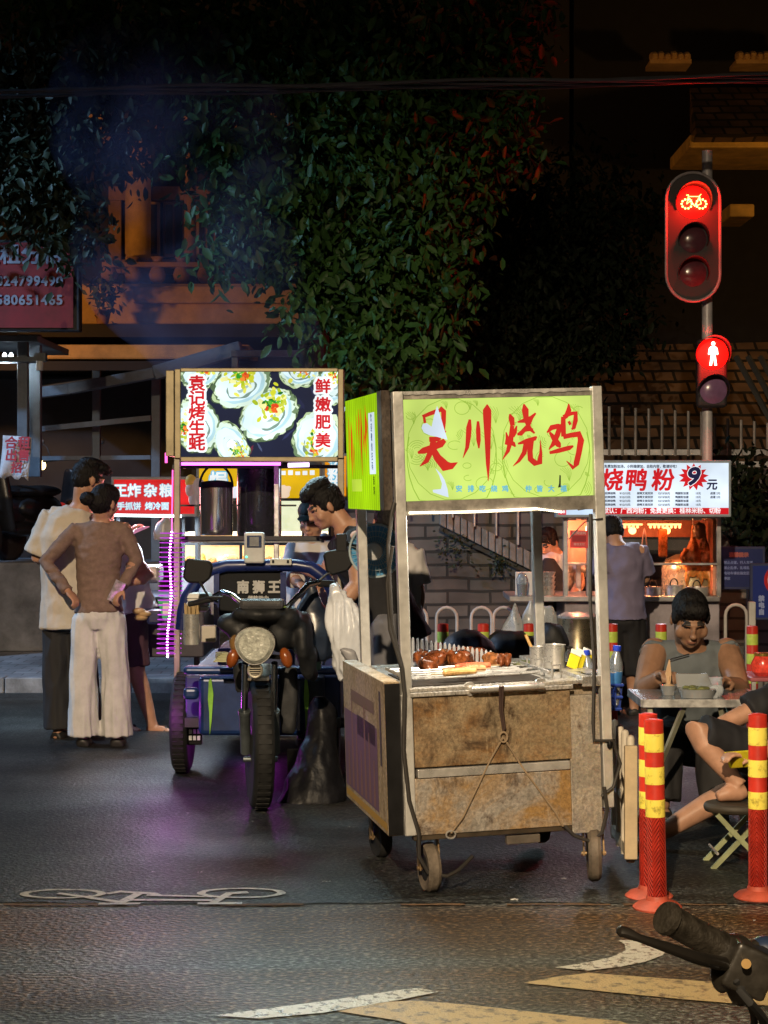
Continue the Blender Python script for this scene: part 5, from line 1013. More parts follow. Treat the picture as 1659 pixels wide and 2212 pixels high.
mb = MB(); rect(mb, 372, 740, 1004, 1012, DS+.4, .03, 0, o); rect(mb, 386, 740, 1158, 1167, DS+.3, .03, 0, o); rect(mb, 386, 640, 1090, 1094, DS+.55, .03, 0, o); rect(mb, 600, 690, 1160, 1168, DS+.05, .03, 0, o); mb.build('crossbar', DARKM, st_)
mb = MB(); rect(mb, 390, 700, 1166, 1172, DS+.32, .5, 0, o); mb.build('shelf', M('shelf_steel', (.2, .2, .2), .35, .8), st_)
MAG = (1, .16, .95)
mb = MB(); mb.cyl(w(392, 1002, DS+.1), w(606, 1002, DS+.1), .0085, n=10); tl = mb.build('tube_light', M('magenta_tube', (1, .3, 1), emit=4.2, ecol=(.86, .14, .9)), st_)
mb = MB(); mb.cyl(w(622, 1005, DS+.1), w(668, 1004, DS+.1), .013, n=10); mb.build('tube_light', M('lilac_tube', (1, .8, 1), emit=3, ecol=(.86, .62, 1)), st_)
mb = MB(); mb.cyl(w(359, 978, DS+.5), w(359, 1000, DS+.5), .008, n=8); mb.cyl(w(373, 1015, DS+.0), w(371, 1150, DS+.0), .004, n=6); mb.build('light_cord', M('pink_cord', (1, .2, .6), emit=1.6, ecol=(1, .10, .5)), st_)
mb = MB(); n = 44; P = []
for i in range(n):
    u = i/(n-1); x = 371-8*u-2.5*math.sin(u*9); y = 1150+u*268; p = w(x, y, DS-.02); P.append(p); mb.ell(p, (.0064, .0064, .0070), 8)
mb.build('led_string', M('magenta_led', (1, .5, 1), emit=22, ecol=(1, .36, 1)), st_)
mb = MB(); mb.tube(P[::3], .006, 6)
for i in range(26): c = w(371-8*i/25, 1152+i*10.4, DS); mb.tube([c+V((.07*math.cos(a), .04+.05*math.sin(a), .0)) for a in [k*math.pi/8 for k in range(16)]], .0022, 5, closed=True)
mb.build('led_cord_streaks', M('violet_streaks', (.10, .02, .12), .4, var=.3, emit=1.1, ecol=(.46, .02, .60)), st_)  # glowing rings draw the violet light streaks around the LED cord
for x, y, e in ((352, 1230, .5), (348, 1540, 2.4), (560, 1610, 1.4)): l = lamp('led_light', 'POINT', (0, 0, 0), e, (.85, .08, 1), .05); l.parent = st_; l.location = w(x, y, (DS-.12 if y < 1300 else 10.1) if x < 500 else 10.9)
l = lamp('tube_glow', 'AREA', (0, 0, 0), .7, (1, .2, .95), .55, size_y=.03); l.parent = st_; l.location = w(500, 1006, DS+.1); 
# insulated steel pot, black pot and stock on the stall's shelf
def pot(x0, x1, y0, y1, d, name, lab, mats, handle):
    p = W((x0+x1)/2, y1, d); r = (x1-x0)/2*d/F; h = (y1-y0)*d/F; t = thing(name, lab, 'pot', p)
    mb = MB(); mb.lathe([(r*.97, 0), (r, .01), (r, h*.96), (r*.9, h)], 30); mb.build('pot_body', mats[0], t)
    mb = MB(); mb.lathe([(r*1.03, h*.92), (r*1.05, h*.95), (r*1.03, h*1.02), (r*.5, h*1.05), (.01, h*1.06)], 30); mb.build('lid', BLACKP, t)
    if handle: mb = MB(); mb.tube([V((r*1.0*math.cos(a), -.02, h*.93+r*1.35*math.sin(a))) for a in [k*math.pi/14 for k in range(15)]], .007, 8); mb.build('handle', BLACKP, t)
pot(432, 503, 1044, 1156, DS+.5, 'steel_pot', 'tall steel insulated pot with a black lid and hoop handle on the stall shelf', [M('mirror_steel', (.66, .66, .66), .16, .95, var=.08, vs=3, stretch=(6, 6, .3))], True)  # upright bands in the steel imitate bright reflections
pot(512, 608, 1000, 1158, DS+.6, 'black_pot', 'tall black stockpot on the stall shelf beside the steel pot', [M('black_enamel', (.018, .02, .026), .22, var=.3, coat=.4)], False)
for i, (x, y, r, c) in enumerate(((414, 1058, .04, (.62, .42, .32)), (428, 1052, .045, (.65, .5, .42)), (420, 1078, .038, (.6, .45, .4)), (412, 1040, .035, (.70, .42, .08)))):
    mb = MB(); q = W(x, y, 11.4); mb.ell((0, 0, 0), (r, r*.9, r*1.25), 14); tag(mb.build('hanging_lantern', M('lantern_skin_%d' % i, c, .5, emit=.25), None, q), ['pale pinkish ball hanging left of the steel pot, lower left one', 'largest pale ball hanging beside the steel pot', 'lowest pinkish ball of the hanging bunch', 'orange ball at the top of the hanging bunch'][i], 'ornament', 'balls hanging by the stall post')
# ================================================================ stalls further back
LITW = lambda n, c, e: M(n, c, emit=e, ecol=c)
def signboard(name, lab, cat, x0, x1, y0, y1, d, th, base, frame, build, emit_mat, group=None, side=None):
    q = W((x0+x1)/2, y1, d); t = thing(name, lab, cat, q, group=group); mb = MB(); A, B = W(x0, y1, d)-q, W(x1, y0, d)-q
    mb.bx(A.x-.02, B.x+.02, .002, th, A.z-.02, B.z+.02); fr = mb.build('sign_box', frame, t, bev=.006)
    pm = MB(); sw, sh = B.x-A.x, B.z-A.z; pm.quad(0, sw, 0, sh, base, 0); build(pm, sw, sh)
    for i, v in enumerate(pm.v): pm.v[i] = (min(max(v[0], .0002), sw-.0002), v[1], min(max(v[2], .0002), sh-.0002))
    f = pm.build('sign_face', emit_mat, fr); f.location = A; return t, q, sw, sh
# fried snack stall with a red sign
def redsign(m, sw, sh):
    k = sw/170; tx = lambda x, y: ((x-250)*k, sh-(y-1036)*k)
    for s, x in (('王', 264), ('炸', 293), ('杂', 327), ('粮', 360)):
        a, b = tx(x, 1061); m.text(s, a, b, 29*k, S(150, 220, 245), 1, 1.6*k); m.text(s, a, b, 29*k, S(250, 255, 255), 2, .55*k)
    for s, x in (('手抓饼', 282), ('烤冷面', 341)): a, b = tx(x, 1093); m.text(s, a, b, 17*k, S(120, 200, 235), 1, 1.1*k); m.text(s, a, b, 17*k, S(240, 252, 255), 2, .3*k)
    m.quad(sw*.72, sw*.97, sh*.02, sh*.32, S(210, 10, 16), .5)
t, q, _, _ = signboard('snack_sign', 'glowing red sign with white characters above the fried snack stall', 'sign', 246, 420, 1036, 1110, 12.6, .12, S(222, 22, 26), M('sign_grey', (.12, .12, .13), .5), redsign, M_print('red_backlit', 1.0))
l = lamp('sign_light', 'AREA', (0, 0, 0), 7, (1, .25, .25), .5, size_y=.2); l.parent = t; l.location = (0, -.06, .1); l.rotation_euler = (R(-90), 0, 0)
mb = MB(); mb.cyl(W(248, 1113, 12.58)-q, W(392, 1115, 12.58)-q, .009, n=8); mb.build('tube_light', M('cool_tube', (.8, .95, 1), emit=5, ecol=(.75, .95, 1)), t)
l = lamp('tube_light_glow', 'AREA', (0, 0, 0), 46, (.62, .82, 1), .5, size_y=.04); l.parent = t; l.location = W(320, 1117, 12.55)-q
mb = MB(); rect(mb, 262, 440, 1290, 1420, 12.5, .9); p = W(350, 1420, 12.9); p.z = 0; t2 = thing('snack_stall', 'dark fried snack stall counter behind the couple under the red sign', 'stall', p)
mb.v = [tuple(V(v)-p) for v in mb.v]; mb.build('counter', M('stall_dark', (.04, .035, .045), .5, var=.4), t2, bev=.01)
mb = MB()
for x in (255, 425): rect(mb, x-4, x+4, 1036, 1500, 12.75, .05, 0, p)
mb.build('post', DARKM, t2); mb = MB(); rect(mb, 300, 344, 1222, 1260, 12.3, .25, 0, p); mb.build('tray_rack', STAINL, t2, bev=.02)
mb = MB()
for x in (275, 425): mb.cyl(W(x, 1420, 12.8)-p, V((W(x, 1420, 12.8)-p).xy.to_3d())+V((0, 0, .0)), .02)
mb.build('leg', DARKM, t2)
mb = MB(); rect(mb, 395, 700, 1170, 1205, 13.6, .6, 0, p); rect(mb, 395, 700, 1205, 1213, 13.55, .7, 0, p)
bag('plastic_bag', 'grey plastic bag hanging from the snack stall beside the magenta lights', [(358, 1118, 12.2, .02, .02), (356, 1130, 12.2, .06, .04), (355, 1150, 12.2, .075, .05), (355, 1166, 12.2, .07, .045)], M('grey_bag', (.3, .3, .32), .4), .014, .012, 12)
mb = MB(); q = W(330, 1345, 11.9); rect(mb, 316, 350, 1318, 1350, 11.9, .15, 0, q); ob = mb.build('jar_box', M('navy_box', (.02, .025, .09), .4), None, q, bev=.02); tag(ob, 'dark blue box on the stall edge under the green card', 'box')
mb = MB(); q = W(356, 1313, 11.2); mb.prism([(-.045, .05), (.05, .05), (.02, -.07), (-.01, -.075)], .006); ob = mb.build('green_card', M('green_card', (.03, .42, .12), .5, emit=.12), None, q); tag(ob, 'green and white card hanging by the magenta light string', 'card'); mb = MB(); mb.bx(-.012, .026, -.004, -.001, -.045, .03); mb.build('card_print', M('white_card', (.78, .78, .7), .5, var=.1), ob)
for i, (x, y) in enumerate(((300, 1320), (312, 1326), (305, 1334))):
    mb = MB(); q = W(x, y, 11.9); mb.ell((0, 0, 0), (.045, .04, .022), 12); tag(mb.build('bread_roll', M('bun', (.42, .28, .13), .6, var=.3), None, q), ['bun on the snack stall, upper left of three', 'bun on the snack stall beside the blue box', 'lowest bun on the snack stall'][i], 'bun', 'buns on the snack stall')
# food warmer stall with glowing interior, between the oyster stall's posts
t = thing('warmer_stall', 'brightly lit food warmer stall seen through the oyster stall frame', 'stall', (W(520, 1400, 13).x, 13.0, 0)); o = V(t.location)
mb = MB(); rect(mb, 392, 712, 1226, 1330, 12.9, .8, 0, o); mb.build('counter', M('stall_steel_dark', (.25, .25, .27), .4, .6), t, bev=.01)
mb = MB(); rect(mb, 395, 712, 1150, 1226, 13.5, .03, 0, o); mb.build('back_panel', M('warm_panel', (1, .72, .42), emit=.5, ecol=(1, .50, .17), var=.3), t)
mb = MB(); rect(mb, 600, 715, 1075, 1160, 13.6, .03, 0, o); mb.build('menu_panel', M('menu_glow', (1, 1, .9), emit=.55, ecol=(.80, 1, .62), var=.5, vs=5), t)
mb = MB()
for x in (396, 430, 520, 598, 655, 712): rect(mb, x-3, x+3, 1070, 1226, 12.92, .03, 0, o)
rect(mb, 392, 715, 1172, 1178, 12.91, .04, 0, o); mb.build('frame', DARKM, t)
mb = MB(); rect(mb, 400, 710, 1150, 1156, 13.1, .3, 0, o); mb.build('tube_light', M('warm_tube', (1, .85, .6), emit=2.5, ecol=(1, .80, .5)), t)
rg = random.Random(9); cols = [(.70, .25, .05), (.75, .45, .10), (.6, .3, .12), (.75, .7, .6), (.7, .55, .35)]
for i in range(12):
    mb = MB(); x = 410+i*24+rg.uniform(-4, 4); q = W(x, 1222, 13.15+rg.uniform(0, .2)); r = rg.uniform(.035, .055)
    mb.ell((0, 0, r*.8), (r, r, r*rg.uniform(.6, 1.1)), 12); mb.ell((r*.4, -.01, r*1.2), r*.5, 10)
    tag(mb.build('fried_snack', M('snack_%d' % (i % 5), cols[i % 5], .45, var=.3, vs=25), None, q), 'heap of fried food under the warmer lamp', 'fried food', 'fried food in the warmer')
l = lamp('warmer_light', 'AREA', W(540, 1155, 13.15), 14, (1, .72, .42), 1.0, size_y=.2)
def yellow(m, sw, sh):
    for i in range(5): blob(m, sw*(.1+.2*i), sh*(.2 if i % 2 else .1), sw*.07, sh*.22, .2*i, S(*((232, 170, 140), (240, 240, 250), (220, 150, 110), (250, 220, 190), (180, 150, 60))[i]), 1, 60+i, .2)
    m.text('焗', sw*.16, sh*.55, sh*.62, S(110, 200, 235), 2, .012); m.text('焗', sw*.16, sh*.55, sh*.62, S(250, 255, 255), 3, .004)
    for i in range(6): m.quad(sw*(.62+.06*i), sw*(.66+.06*i), sh*.78, sh*(.9+.02*(i % 3)), S(245, 252, 255), 2)
    line(m, [(sw*.52, sh*.15), (sw*.58, sh*.5), (sw*.5, sh*.8), (sw*.6, sh*.7)], .02, S(60, 40, 10), 2)
signboard('yellow_sign', 'glowing yellow sign with white characters behind the steel and black pots', 'sign', 430, 690, 1012, 1076, 13.0, .12, S(236, 186, 14), M('sign_grey', (.12, .12, .13), .5), yellow, M_print('yellow_backlit', .95))
def oran(m, sw, sh):
    for s, z in (('汤', .8), ('粉', .5), ('面', .2)): m.text(s, sw*.5, sh*z, sw*.75, S(110, 200, 235), 1, .01); m.text(s, sw*.5, sh*z, sw*.75, S(250, 255, 255), 2, .003)
signboard('orange_sign', 'narrow glowing orange sign with white characters left of the lime side sign', 'sign', 702, 748, 985, 1072, 12.8, .1, S(238, 150, 12), M('sign_grey', (.12, .12, .13), .5), oran, M_print('yellow_backlit', .95))
bag('plastic_bag', 'white bag hanging in the warmer stall beside the cap wearer', [(700, 1150, 12.5, .02, .02), (698, 1170, 12.5, .07, .05), (696, 1200, 12.5, .09, .06), (696, 1225, 12.5, .08, .05)], WBAG, .018, .014, 14)

# ================================================================ roast duck noodle stall
DD = 14.0
du = thing('duck_stall', 'roast duck stall with an orange lit glass cabinet and steel counter', 'stall', (W(1390, 1500, DD).x, DD, 0)); o = V(du.location); w = lambda x, y, d: W(x, y, d)-o
DST = M('stall_grey_steel', (.42, .41, .42), .38, .7, var=.25, vs=6, bump=.08, bs=20)
mb = MB(); rect(mb, 1100, 1556, 1288, 1300, DD-.05, .75, 0, o); mb.build('counter_top', DST, du, bev=.006)
mb = MB(); a = w(1220, 1300, DD); b = w(1556, 1300, DD); mb.bx(a.x, b.x, .03, .68, .13-o.z, a.z); mb.build('counter_body', M('counter_grey', (.30, .27, .30), .42, .5, var=.3, vs=4), du, bev=.006)
mb = MB()
for x in (1222, 1272, 1553): rect(mb, x-5, x+5, 1110, 1290, DD, .05, 0, o)
for x in (1250, 1553): rect(mb, x-5, x+5, 1110, 1290, DD+.65, .05, 0, o)
rect(mb, 1217, 1558, 1108, 1120, DD-.01, .06, 0, o); rect(mb, 1217, 1558, 1216, 1221, DD-.005, .03, 0, o); mb.build('cabinet_frame', DST, du, bev=.003)
mb = MB(); rect(mb, 1217, 1558, 1106, 1111, DD, .7, 0, o); mb.build('cabinet_roof', DST, du)
mb = MB(); rect(mb, 1277, 1548, 1122, 1215, DD+.015, .004, 0, o); gl = M('cabinet_glass', (1, 1, 1), .02, var=0, trans=1.0, rv=0); mb.build('glass', gl, du)
HOT = M('heat_tube', (1, .35, .15), emit=11, ecol=(1, .20, .07))
for x0, x1 in ((1345, 1388), (1400, 1472)):
    mb = MB(); rect(mb, x0, x1, 1131, 1135, DD+.12, .03, 0, o)
    for i in range(int((x1-x0)/9)): mb.ell(w(x0+5+i*9, 1138, DD+.11), (.011, .011, .014), 8)
    mb.build('heat_lamp', HOT, du)
mb = MB(); rect(mb, 1340, 1545, 1124, 1160, DD+.5, .02, 0, o); rect(mb, 1225, 1268, 1124, 1215, DD+.5, .02, 0, o); rect(mb, 1492, 1548, 1160, 1286, DD+.52, .02, 0, o); rect(mb, 1540, 1546, 1122, 1286, DD+.03, .48, 0, o); mb.build('back_panel', M('peach_panel', (.62, .30, .20), .45, var=.2), du)
mb = MB(); rect(mb, 1520, 1550, 1122, 1288, DD+.02, .62, 0, o); mb.build('side_panel', M('peach_side', (.66, .42, .2), .35, .3, var=.2), du) if False else None
for x, e, c in ((1366, 20, (1, .30, .12)), (1440, 34, (1, .38, .10)), (1512, 64, (1, .50, .13)), (1242, 13, (1, .26, .12))): l = lamp('heat_glow', 'POINT', (0, 0, 0), e, c, .03); l.parent = du; l.location = w(x, 1146, DD+.2)
mb = MB(); rect(mb, 1232, 1270, 1146, 1184, DD-.02, .012, 0, o); nb = mb.build('red_notice', M('red_notice', (.62, .05, .05), .5, emit=.12), du)
mb = MB(); zrow(mb, '招牌烧鸭', 1251, 1152, 7.5, DD-.026, o, 0, .2, 'CENTER'); zrow(mb, '微信支付', 1251, 1176, 6, DD-.026, o, 0, .1, 'CENTER'); rect(mb, 1236, 1266, 1157, 1170, DD-.024, .002, 1, o); mb.build('notice_print', [M('pink_print', (.8, .4, .38), .5), M('dark_red_print', (.35, .01, .02), .5)], nb)
# sign over the duck stall
def duck(m, sw, sh):
    k = sw/274; tx = lambda x, y: ((x-1300)*k, sh-(y-1000)*k); B1, R1, G1 = S(20, 22, 60), S(206, 20, 32), S(70, 74, 80)
    m.quad(0, sw, 0, 14*k, S(206, 14, 28), 1)
    a, b = tx(1305, 1008); m.text('免费加粉加汤，小料随便加，自助内容，敬请好吃！', a, b, 7.4*k, S(50, 60, 80), 1, .25*k, .95, align='LEFT')
    for s, x in (('烧', 1322), ('鸭', 1374), ('粉', 1432)):
        a, b = tx(x, 1040); m.text(s, a, b, 50*k, R1, 2, 1.5*k, .98, .12)
    a, b = tx(1498, 1030); pts = []
    for i in range(26): r = (33 if i % 2 == 0 else 22)*k; an = i*math.pi/13+.1; pts.append((a+r*math.cos(an), b+r*.9*math.sin(an)))
    m.add([(a, -.0024, b)]+[(x, -.0024, z) for x, z in pts], [(0, 1+i, 1+(i+1) % 26) for i in range(26)], 0, False, R1)
    m.text('9', a, b-1*k, 54*k, S(250, 250, 255), 3, 3.2*k, 1.1, .18); m.text('9', a, b-1*k, 54*k, B1, 4, 1.8*k, 1.1, .18)
    a, b = tx(1538, 1048); m.text('元', a, b, 25*k, B1, 3, .8*k, .95, .1)
    for c, (x, n) in enumerate(((1318, '招牌烧鸭'), (1350, '9/12/15元'), (1393, '烧鸭叉烧双拼'), (1434, '12/15/20元'), (1473, '鸭腿粉加蛋'), (1508, '15元'), (1545, '卤蛋 2元'))):
        for r in range(4 if c < 6 else 2): a, b = tx(x, 1066+r*8.2); m.text(n, a, b, 5.8*k, S(60, 66, 84), 2, .22*k)
    for s, x, al in (('默认：广西河粉；', 1302, 'LEFT'), ('免费更换：桂林米粉、切粉', 1404, 'LEFT')): a, b = tx(x, 1104); m.text(s, a, b, 13*k, S(252, 236, 236), 3, .4*k, .98, align=al)
t, q, sw, sh = signboard('noodle_sign', 'bright white sign with red characters and a red star price nine above the roast ducks', 'sign', 1300, 1574, 1000, 1111, DD-.25, .14, S(222, 236, 250), M('sign_white_edge', (.30, .36, .42), .5), duck, M_print('white_backlit', 1.15))
l = lamp('sign_light', 'AREA', (0, 0, 0), 13, (.75, .88, 1), .85, size_y=.33); l.parent = t; l.location = (0, -.06, .2); l.rotation_euler = (R(-90), 0, 0)
def ends(m, sw, sh): m.quad(0, sw*.22, 0, sh, S(220, 60, 80), 1); m.quad(0, sw*.22, sh*.55, sh, S(250, 220, 225), 2); m.text('优惠', sw*.11, sh*.3, sh*.32, S(255, 240, 240), 3, .001); line(m, [(sw*.5, sh*.9), (sw*.55, sh*.6), (sw*.8, sh*.75), (sw*.9, sh*.95)], .02, S(20, 30, 50), 3)
signboard('noodle_sign', 'short white light box wing of the duck stall seen under the green sign', 'sign', 1206, 1284, 1092, 1112, DD-.1, .12, S(205, 226, 250), M('sign_white_edge', (.30, .36, .42), .5), ends, M_print('white_backlit', 1.15))
mb = MB(); rect(mb, 1190, 1300, 1062, 1110, DD+.02, .05, 0, o)
# roast ducks, hanging tongs, pots and the big steel barrel
DUCK = M('roast_duck', (.55, .22, .05), .3, var=.5, vs=18, spec=.6)
def duckbody(seed):
    mb = MB(); mb.loft([(V((0, 0, .0)), V((.012, 0, 0)), V((0, .012, 0))), (V((0, 0, -.10)), V((.02, 0, 0)), V((0, .02, 0))), (V((0, 0, -.16)), V((.045, 0, 0)), V((0, .04, 0))), (V((0, 0, -.24)), V((.075, 0, 0)), V((0, .06, 0))), (V((0, 0, -.34)), V((.07, 0, 0)), V((0, .06, 0))), (V((0, 0, -.40)), V((.03, 0, 0)), V((0, .03, 0)))], 16)
    for s in (-1, 1): mb.tube([(s*.06, -.02, -.18), (s*.10, -.03, -.24), (s*.085, -.03, -.30)], [.02, .018, .01], 8); mb.tube([(s*.04, -.02, -.34), (s*.06, -.03, -.42), (s*.05, -.02, -.47)], [.026, .018, .01], 8)
    me = vox(mb, .008, 2); wrinkle(me, .004, (30, 30, 30), seed); return me
for i, (x, y, d, rz, lab) in enumerate(((1497, 1160, DD+.2, 8, 'glossy roast duck hanging in the cabinet, left of the pair'), (1521, 1164, DD+.22, -30, 'glossy roast duck hanging in the cabinet, right of the pair'))):
    q = W(x, y-26, d); t = thing('roast_duck', lab, 'roast duck', q, (0, 0, R(rz)), 'roast ducks in the cabinet'); put(duckbody(i), 'duck', DUCK, t); mb = MB(); mb.tube([(0, 0, 0), (0, 0, .05), (.015, 0, .065), (.02, 0, .05)], .004, 6); mb.build('hook', STAINL, t)
mb = MB(); q = W(1510, 1146, DD+.18); mb.ell((0, 0, 0), (.055, .05, .07), 14); me = vox(mb, .01, 1); wrinkle(me, .008, (25, 25, 25), 2); tag(put(me, 'roast_meat', M('dark_roast', (.06, .025, .012), .4), None, q), 'dark burnt lump hanging above the two roast ducks', 'roast meat')
for i, (x, ln, lab) in enumerate(((1392, .30, 'gold coloured steel tongs hanging in the orange lit cabinet'), (1432, .22, 'short strip of roast meat hanging in the middle of the cabinet'))):
    q = W(x, 1142, DD+.2); mb = MB()
    if i == 0: mb.tube([(-.012, 0, -ln), (-.026, 0, -ln*.6), (-.006, 0, -.03), (0, 0, 0), (.006, 0, -.03), (.026, 0, -ln*.6), (.012, 0, -ln)], .006, 8)
    else: mb.bx(-.035, .035, -.012, .012, -ln, 0)
    tag(mb.build('tongs' if i == 0 else 'roast_strip', STAINL if i == 0 else DUCK, None, q, bev=0 if i == 0 else .012), lab, 'tongs' if i == 0 else 'roast meat')
t = thing('steel_barrel', 'big shiny domed steel steamer on the duck stall counter', 'steamer', W(1490, 1288, DD+.42)); r = 62*DD/F; mb = MB(); mb.lathe([(r, 0), (r, .2), (r*.98, .24), (r*.85, .29), (r*.5, .325), (.02, .335)], 40); mb.build('dome', M('gold_lit_steel', (.72, .60, .36), .28, .7, var=.15), t); mb = MB(); mb.lathe([(r*1.02, .0), (r*1.03, .015), (r*1.02, .03)], 40); mb.build('rim', STAINL, t)  # dome steel tinted gold, the cabinet's orange light put into its colour
for x0, x1, y0, d, lab in ((1390, 1430, 1268, DD+.1, 'shallow gold lit steel pan on the duck stall counter'), (1436, 1476, 1264, DD+.08, 'steel pan with a hoop handle behind the eating man'), (1480, 1530, 1268, DD+.02, 'wide steel pan at the right end of the duck stall counter')):
    q = W((x0+x1)/2, 1288, d); r = (x1-x0)/2*d/F; h = (1288-y0)*d/F; t = thing('steel_pan', lab, 'pan', q, group='pans on the duck stall counter'); mb = MB(); mb.lathe([(r*.95, 0), (r, .008), (r, h), (r*1.04, h+.002), (r*.93, h), (r*.9, .02)], 28); mb.build('pan', STAINL, t); mb = MB(); mb.tube([V((.03*math.cos(a), 0, h+.05*math.sin(a))) for a in [k*math.pi/8 for k in range(9)]], .005, 6); mb.build('handle', BLACKP, t)
for i, (x, y, lab) in enumerate(((1172, 1288, 'stack of steel bowls beside the duck vendor'), (1186, 1288, 'second stack of steel bowls nearer the orange cabinet'))):
    q = W(x, y, DD+.1); mb = MB(); r = 14*DD/F
    for k in range(5): z = k*.035; mb.lathe([(r*.7, z), (r, z+.042), (r*1.03, z+.045), (r*.95, z+.042)], 20)
    tag(mb.build('bowl_stack', STAINL, None, q), lab, 'bowls', 'bowl stacks on the duck stall')
t = thing('plastic_cup', 'clear cup of red drink on the duck stall shelf', 'cup', W(1128, 1288, DD)); r = 13*DD/F; mb = MB(); mb.lathe([(r*.75, 0), (r, .12), (r*1.02, .13), (r*.6, .17), (r*.1, .18)], 20); mb.build('cup', M('clear_plastic', (.75, .85, .95), .12, trans=.75, var=.05), t); mb = MB(); mb.lathe([(r*.7, .005), (r*.9, .09), (r*.88, .092)], 18); mb.build('drink', M('red_drink', (.5, .02, .06), .2), t)
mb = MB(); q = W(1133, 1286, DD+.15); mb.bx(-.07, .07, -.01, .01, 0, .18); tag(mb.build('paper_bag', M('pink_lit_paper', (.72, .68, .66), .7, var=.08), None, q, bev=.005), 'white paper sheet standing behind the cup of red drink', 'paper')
for pts, lab, sd in (([(1113, 1300, 13.8, .01, .01), (1112, 1325, 13.8, .03, .03), (1110, 1350, 13.8, .07, .05), (1106, 1372, 13.8, .085, .06), (1105, 1382, 13.8, .06, .05)], 'white plastic bag hanging at the left end of the duck stall counter', 20), ([(1146, 1296, 13.85, .012, .012), (1143, 1320, 13.85, .035, .03), (1142, 1345, 13.85, .06, .04), (1140, 1365, 13.85, .06, .04)], 'second thin white bag hanging next to the leftmost bag of the duck stall', 22), ([(1180, 1310, 13.9, .05, .03), (1182, 1330, 13.9, .08, .05), (1184, 1355, 13.9, .08, .05), (1186, 1375, 13.9, .06, .04)], 'greyish bag hanging under the duck stall shelf beside its leg', 24)): bag('plastic_bag', lab, pts, M('thin_bag', (.60, .66, .72), .3, trans=.25, var=.1), .02, .011, sd, 'bags under the duck stall shelf')
t = thing('steel_drum', 'tall dull steel drum standing under the duck stall counter', 'drum', (W(1248, 1400, 13.7).x, 13.7, 0)); mb = MB(); mb.lathe([(.14, .0), (.145, .02), (.145, .3), (.15, .31), (.145, .32), (.145, .66), (.13, .68)], 32); mb.build('drum_body', M('brassy_steel', (.42, .36, .24), .28, .9, var=.3, vs=4), t); mb = MB(); mb.lathe([(.148, .66), (.15, .675), (.1, .7), (.02, .705)], 32); mb.build('lid', STAINL, t)

# blue notice boards on the fence at the far right
def bluesign(m, sw, sh):
    m.text('温馨提示', sw*.42, sh*.84, sh*.13, S(150, 90, 90), 1, .003)
    for i, s in enumerate(('禁止占道，行人车道', '禁止乱停，乱堆乱放', '电动车请在指定区域', '停放')): m.text(s, sw*.06, sh*(.64-.14*i), sh*.085, S(110, 130, 190), 1, .001, align='LEFT')
signboard('notice_board', 'dim blue notice board with rows of pale writing behind the duck stall', 'sign', 1558, 1648, 1186, 1268, 14.9, .03, S(26, 40, 98), M('sign_blue_edge', (.02, .03, .10), .5), bluesign, M_print('printed_board'))
def nopark(m, sw, sh):
    n = 40; cx, cz, r = sw*.62, sh*.72, sw*.36
    for k, (rr, c) in enumerate(((r, S(190, 30, 40)), (r*.78, S(200, 205, 220)))): m.add([(cx, -.0012*(k+1), cz)]+[(cx+rr*math.cos(2*math.pi*i/n), -.0012*(k+1), cz+rr*math.sin(2*math.pi*i/n)) for i in range(n)], [(0, 1+i, 1+(i+1) % n) for i in range(n)], 0, False, c)
    m.quad(cx-r*.3, cx+r*.5, cz-r*.4, cz+r*.25, S(20, 40, 120), 3); line(m, [(cx-r*.6, cz+r*.6), (cx+r*.6, cz-r*.6)], .022, S(190, 30, 40), 4)
    for i, c in enumerate('禁电自'): m.text(c, sw*.2, sh*(.36-.13*i), sh*.12, S(150, 165, 215), 1, .003)
    for i, c in enumerate('停动行'): m.text(c, sw*.62, sh*(.36-.13*i), sh*.12, S(150, 165, 215), 1, .003)
signboard('no_parking_sign', 'dark blue sign with a red ring and white characters at the right edge', 'sign', 1626, 1720, 1222, 1334, 14.5, .03, S(20, 44, 130), M('sign_blue_edge', (.02, .03, .10), .5), nopark, M_print('printed_board'))
# white hoop fences
HOOP = M('white_hoop', (.55, .54, .52), .5, var=.15)
def hoops(lab, xs, ytop, d, wpx, z0=.12):
    c = W(sum(xs)/len(xs), ytop, d); t = thing('hoop_fence', lab, 'fence', (c.x, d, z0), group='white hoop fences')
    for x in xs:
        mb = MB(); p = W(x, ytop, d); hw = wpx/2*d/F; zt = p.z-z0; mb.tube([V((p.x-c.x-hw, 0, 0)), V((p.x-c.x-hw, 0, zt-hw))]+[V((p.x-c.x-hw*math.cos(a), 0, zt-hw+hw*math.sin(a))) for a in [k*math.pi/8 for k in range(1, 8)]]+[V((p.x-c.x+hw, 0, zt-hw)), V((p.x-c.x+hw, 0, 0))], .013, 8); mb.build('hoop', HOOP, t)
    a = W(xs[0], ytop, d).x-c.x-.12; b = W(xs[-1], ytop, d).x-c.x+.12; mb = MB(); mb.bar((a, .02, .1), (b, .02, .1), .02); mb.build('rail', HOOP, t)
hoops('white hoop fence between the brick wall and the chicken cart', [900, 965, 1040, 1088], 1312, 15.2, 44); hoops('white hoop fence under the blue signs at the right', [1590, 1642, 1694], 1306, 14.6, 46)
mb = MB(); rect(mb, 1618, 1633, 1300, 1500, 14.4, .06); q = W(1625, 1500, 14.4); q.z = 0; mb.v = [tuple(V(v)-q) for v in mb.v]; tag(mb.build('fence_post', HOOP, None, q, bev=.008), 'square white fence post behind the striped post at the right edge', 'post')
